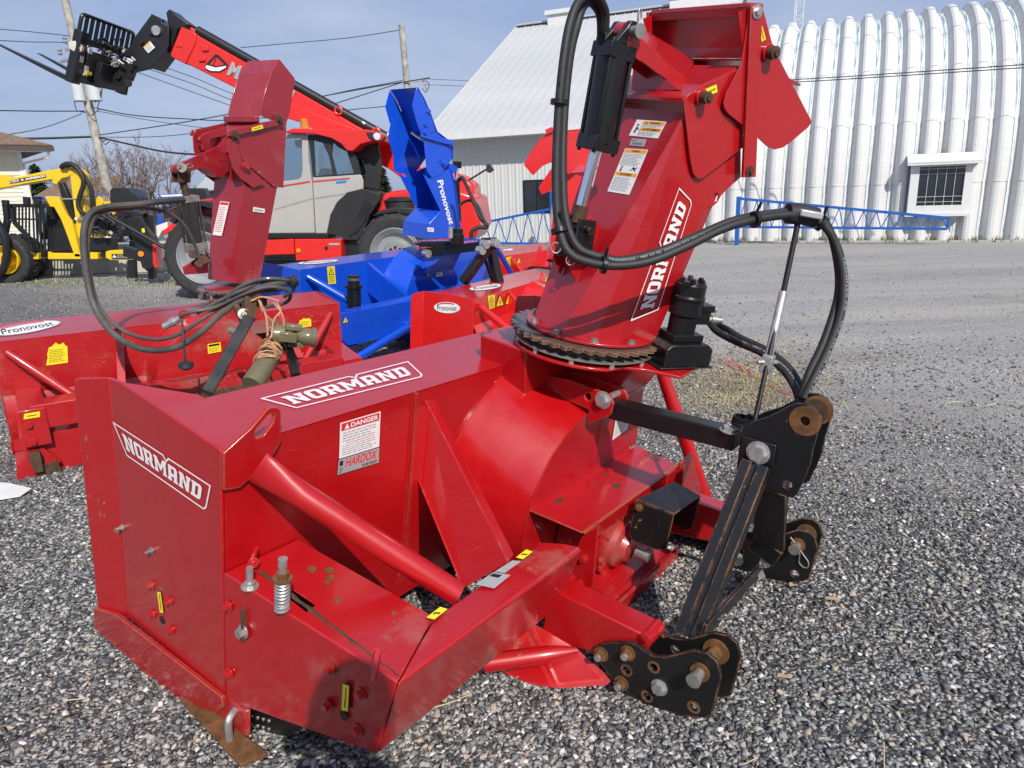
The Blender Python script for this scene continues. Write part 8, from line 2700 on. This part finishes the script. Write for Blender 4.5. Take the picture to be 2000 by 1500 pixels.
# ================================================================ the person taking the picture, standing behind the camera
SKIN = plain('skin', (.50, .30, .22), .55, var=.05)
JACK = plain('dark_jacket', (.03, .035, .05), .8, var=.2)
PF = WORLD.sub((.165, -.27, 0))
per = thing('person', PF, 'person in dark jacket holding up a phone behind the camera, casting the shadow', 'person')
def skinned(name, joints, edges, mat, parent, sub=2):
    me = bpy.data.meshes.new(name)
    me.from_pydata([j[0] for j in joints], edges, [])
    o = bpy.data.objects.new(name, me)
    COL.objects.link(o)
    o.parent = parent
    me.materials.append(mat)
    o.modifiers.new('skin', 'SKIN')
    sv_ = me.skin_vertices[0].data
    for i, j in enumerate(joints):
        sv_[i].radius = (j[1], j[1]) if not isinstance(j[1], tuple) else j[1]
    sv_[0].use_root = True
    m_ = o.modifiers.new('subdivision', 'SUBSURF'); m_.levels = sub; m_.render_levels = sub
    for q in me.polygons: q.use_smooth = True
    return o
J = [((0, 0, .95), (.16, .12)), ((0, .0, 1.15), (.15, .11)), ((0, 0, 1.38), (.18, .11)), ((0, .02, 1.50), .055), ((0, .03, 1.56), .06),
     ((-.19, .0, 1.40), .06), ((-.25, .10, 1.18), .05), ((-.17, .26, 1.33), .035),
     ((.19, .0, 1.40), .06), ((.22, .10, 1.18), .05), ((-.10, .26, 1.33), .035),
     ((-.09, 0, .85), .09), ((-.10, .02, .48), .065), ((-.11, -.02, .09), .045), ((-.12, .14, .04), .04),
     ((.09, 0, .85), .09), ((.10, .02, .48), .065), ((.11, -.02, .09), .045), ((.12, .14, .04), .04)]
E2 = [(0, 1), (1, 2), (2, 3), (3, 4), (2, 5), (5, 6), (6, 7), (2, 8), (8, 9), (9, 10), (0, 11), (11, 12), (12, 13), (13, 14), (0, 15), (15, 16), (16, 17), (17, 18)]
skinned('body', J, E2, JACK, per)
bmh = bmesh.new()
bmesh.ops.create_uvsphere(bmh, u_segments=24, v_segments=18, radius=1)
for v in bmh.verts:
    x, y, z = v.co
    y2 = y * 1.0 + (.16 * math.exp(-((z + .05) / .16) ** 2) * math.exp(-(x / .16) ** 2) if y > 0 else 0)
    k = 1 - .22 * max(0, -z)
    v.co = (x * .075 * k, y2 * .095 * k + .03, z * .115 + 1.635)
mh = bpy.data.meshes.new('head'); bmh.to_mesh(mh); bmh.free()
mh.materials.append(SKIN)
for q in mh.polygons: q.use_smooth = True
ho = bpy.data.objects.new('head', mh); COL.objects.link(ho); ho.parent = per
for s_ in (-1, 1):
    MB().lathe((s_ * .074, .03, 1.63), (s_, 0, 0), [(-.01, .012), (.004, .028), (.012, .026), (.014, .01)], 12).build('ear', SKIN, ho)
    MB().lathe((s_ * .03, .108, 1.65), (0, 1, 0), [(-.012, .013), (-.002, .012), (.004, .006)], 12).build('eye', BLACK_PRINT, ho)
MB().lathe((0, .10, 1.58), (0, 1, 0), [(-.01, .026), (.006, .022)], 14).build('mouth', plain('lips', (.42, .16, .14), .5), ho)
hr = MB().lathe((0, .015, 1.655), (0, -.12, 1), [(-.02, .088), (.03, .086), (.07, .068), (.09, .04), (.1, .01)], 20).build('hair', plain('brown_hair', (.05, .03, .02), .7), per)
for hx0, sg in ((-.17, 1), (-.10, -1)):
    pj = [((hx0, .26, 1.33), .030), ((hx0 - sg * .0, .285, 1.36), .026)]
    for k in range(4):
        pj += [((hx0 + sg * (.006 + .012 * k) - sg * .024, .295, 1.385 + .0 * k), .0095), ((hx0 + sg * (.012 * k) - sg * .018, .315 - .004 * k, 1.40), .0085)]
    pj += [((hx0 + sg * .028, .275, 1.375), .0105), ((hx0 + sg * .030, .283, 1.398), .009)]
    ed = [(0, 1)] + [e for k in range(5) for e in ((1, 2 + 2 * k), (2 + 2 * k, 3 + 2 * k))]
    skinned('hand', pj, ed, SKIN, per, 1)
ph = MB().box((-.06, .0, 0), (.10, .008, .075)).build('phone', BLACK_CLEAN, bevel=.003)
ph.location = (-.02, -.035, 1.345)
tag(ph, 'black phone held up at the camera position by the photographer', 'phone')
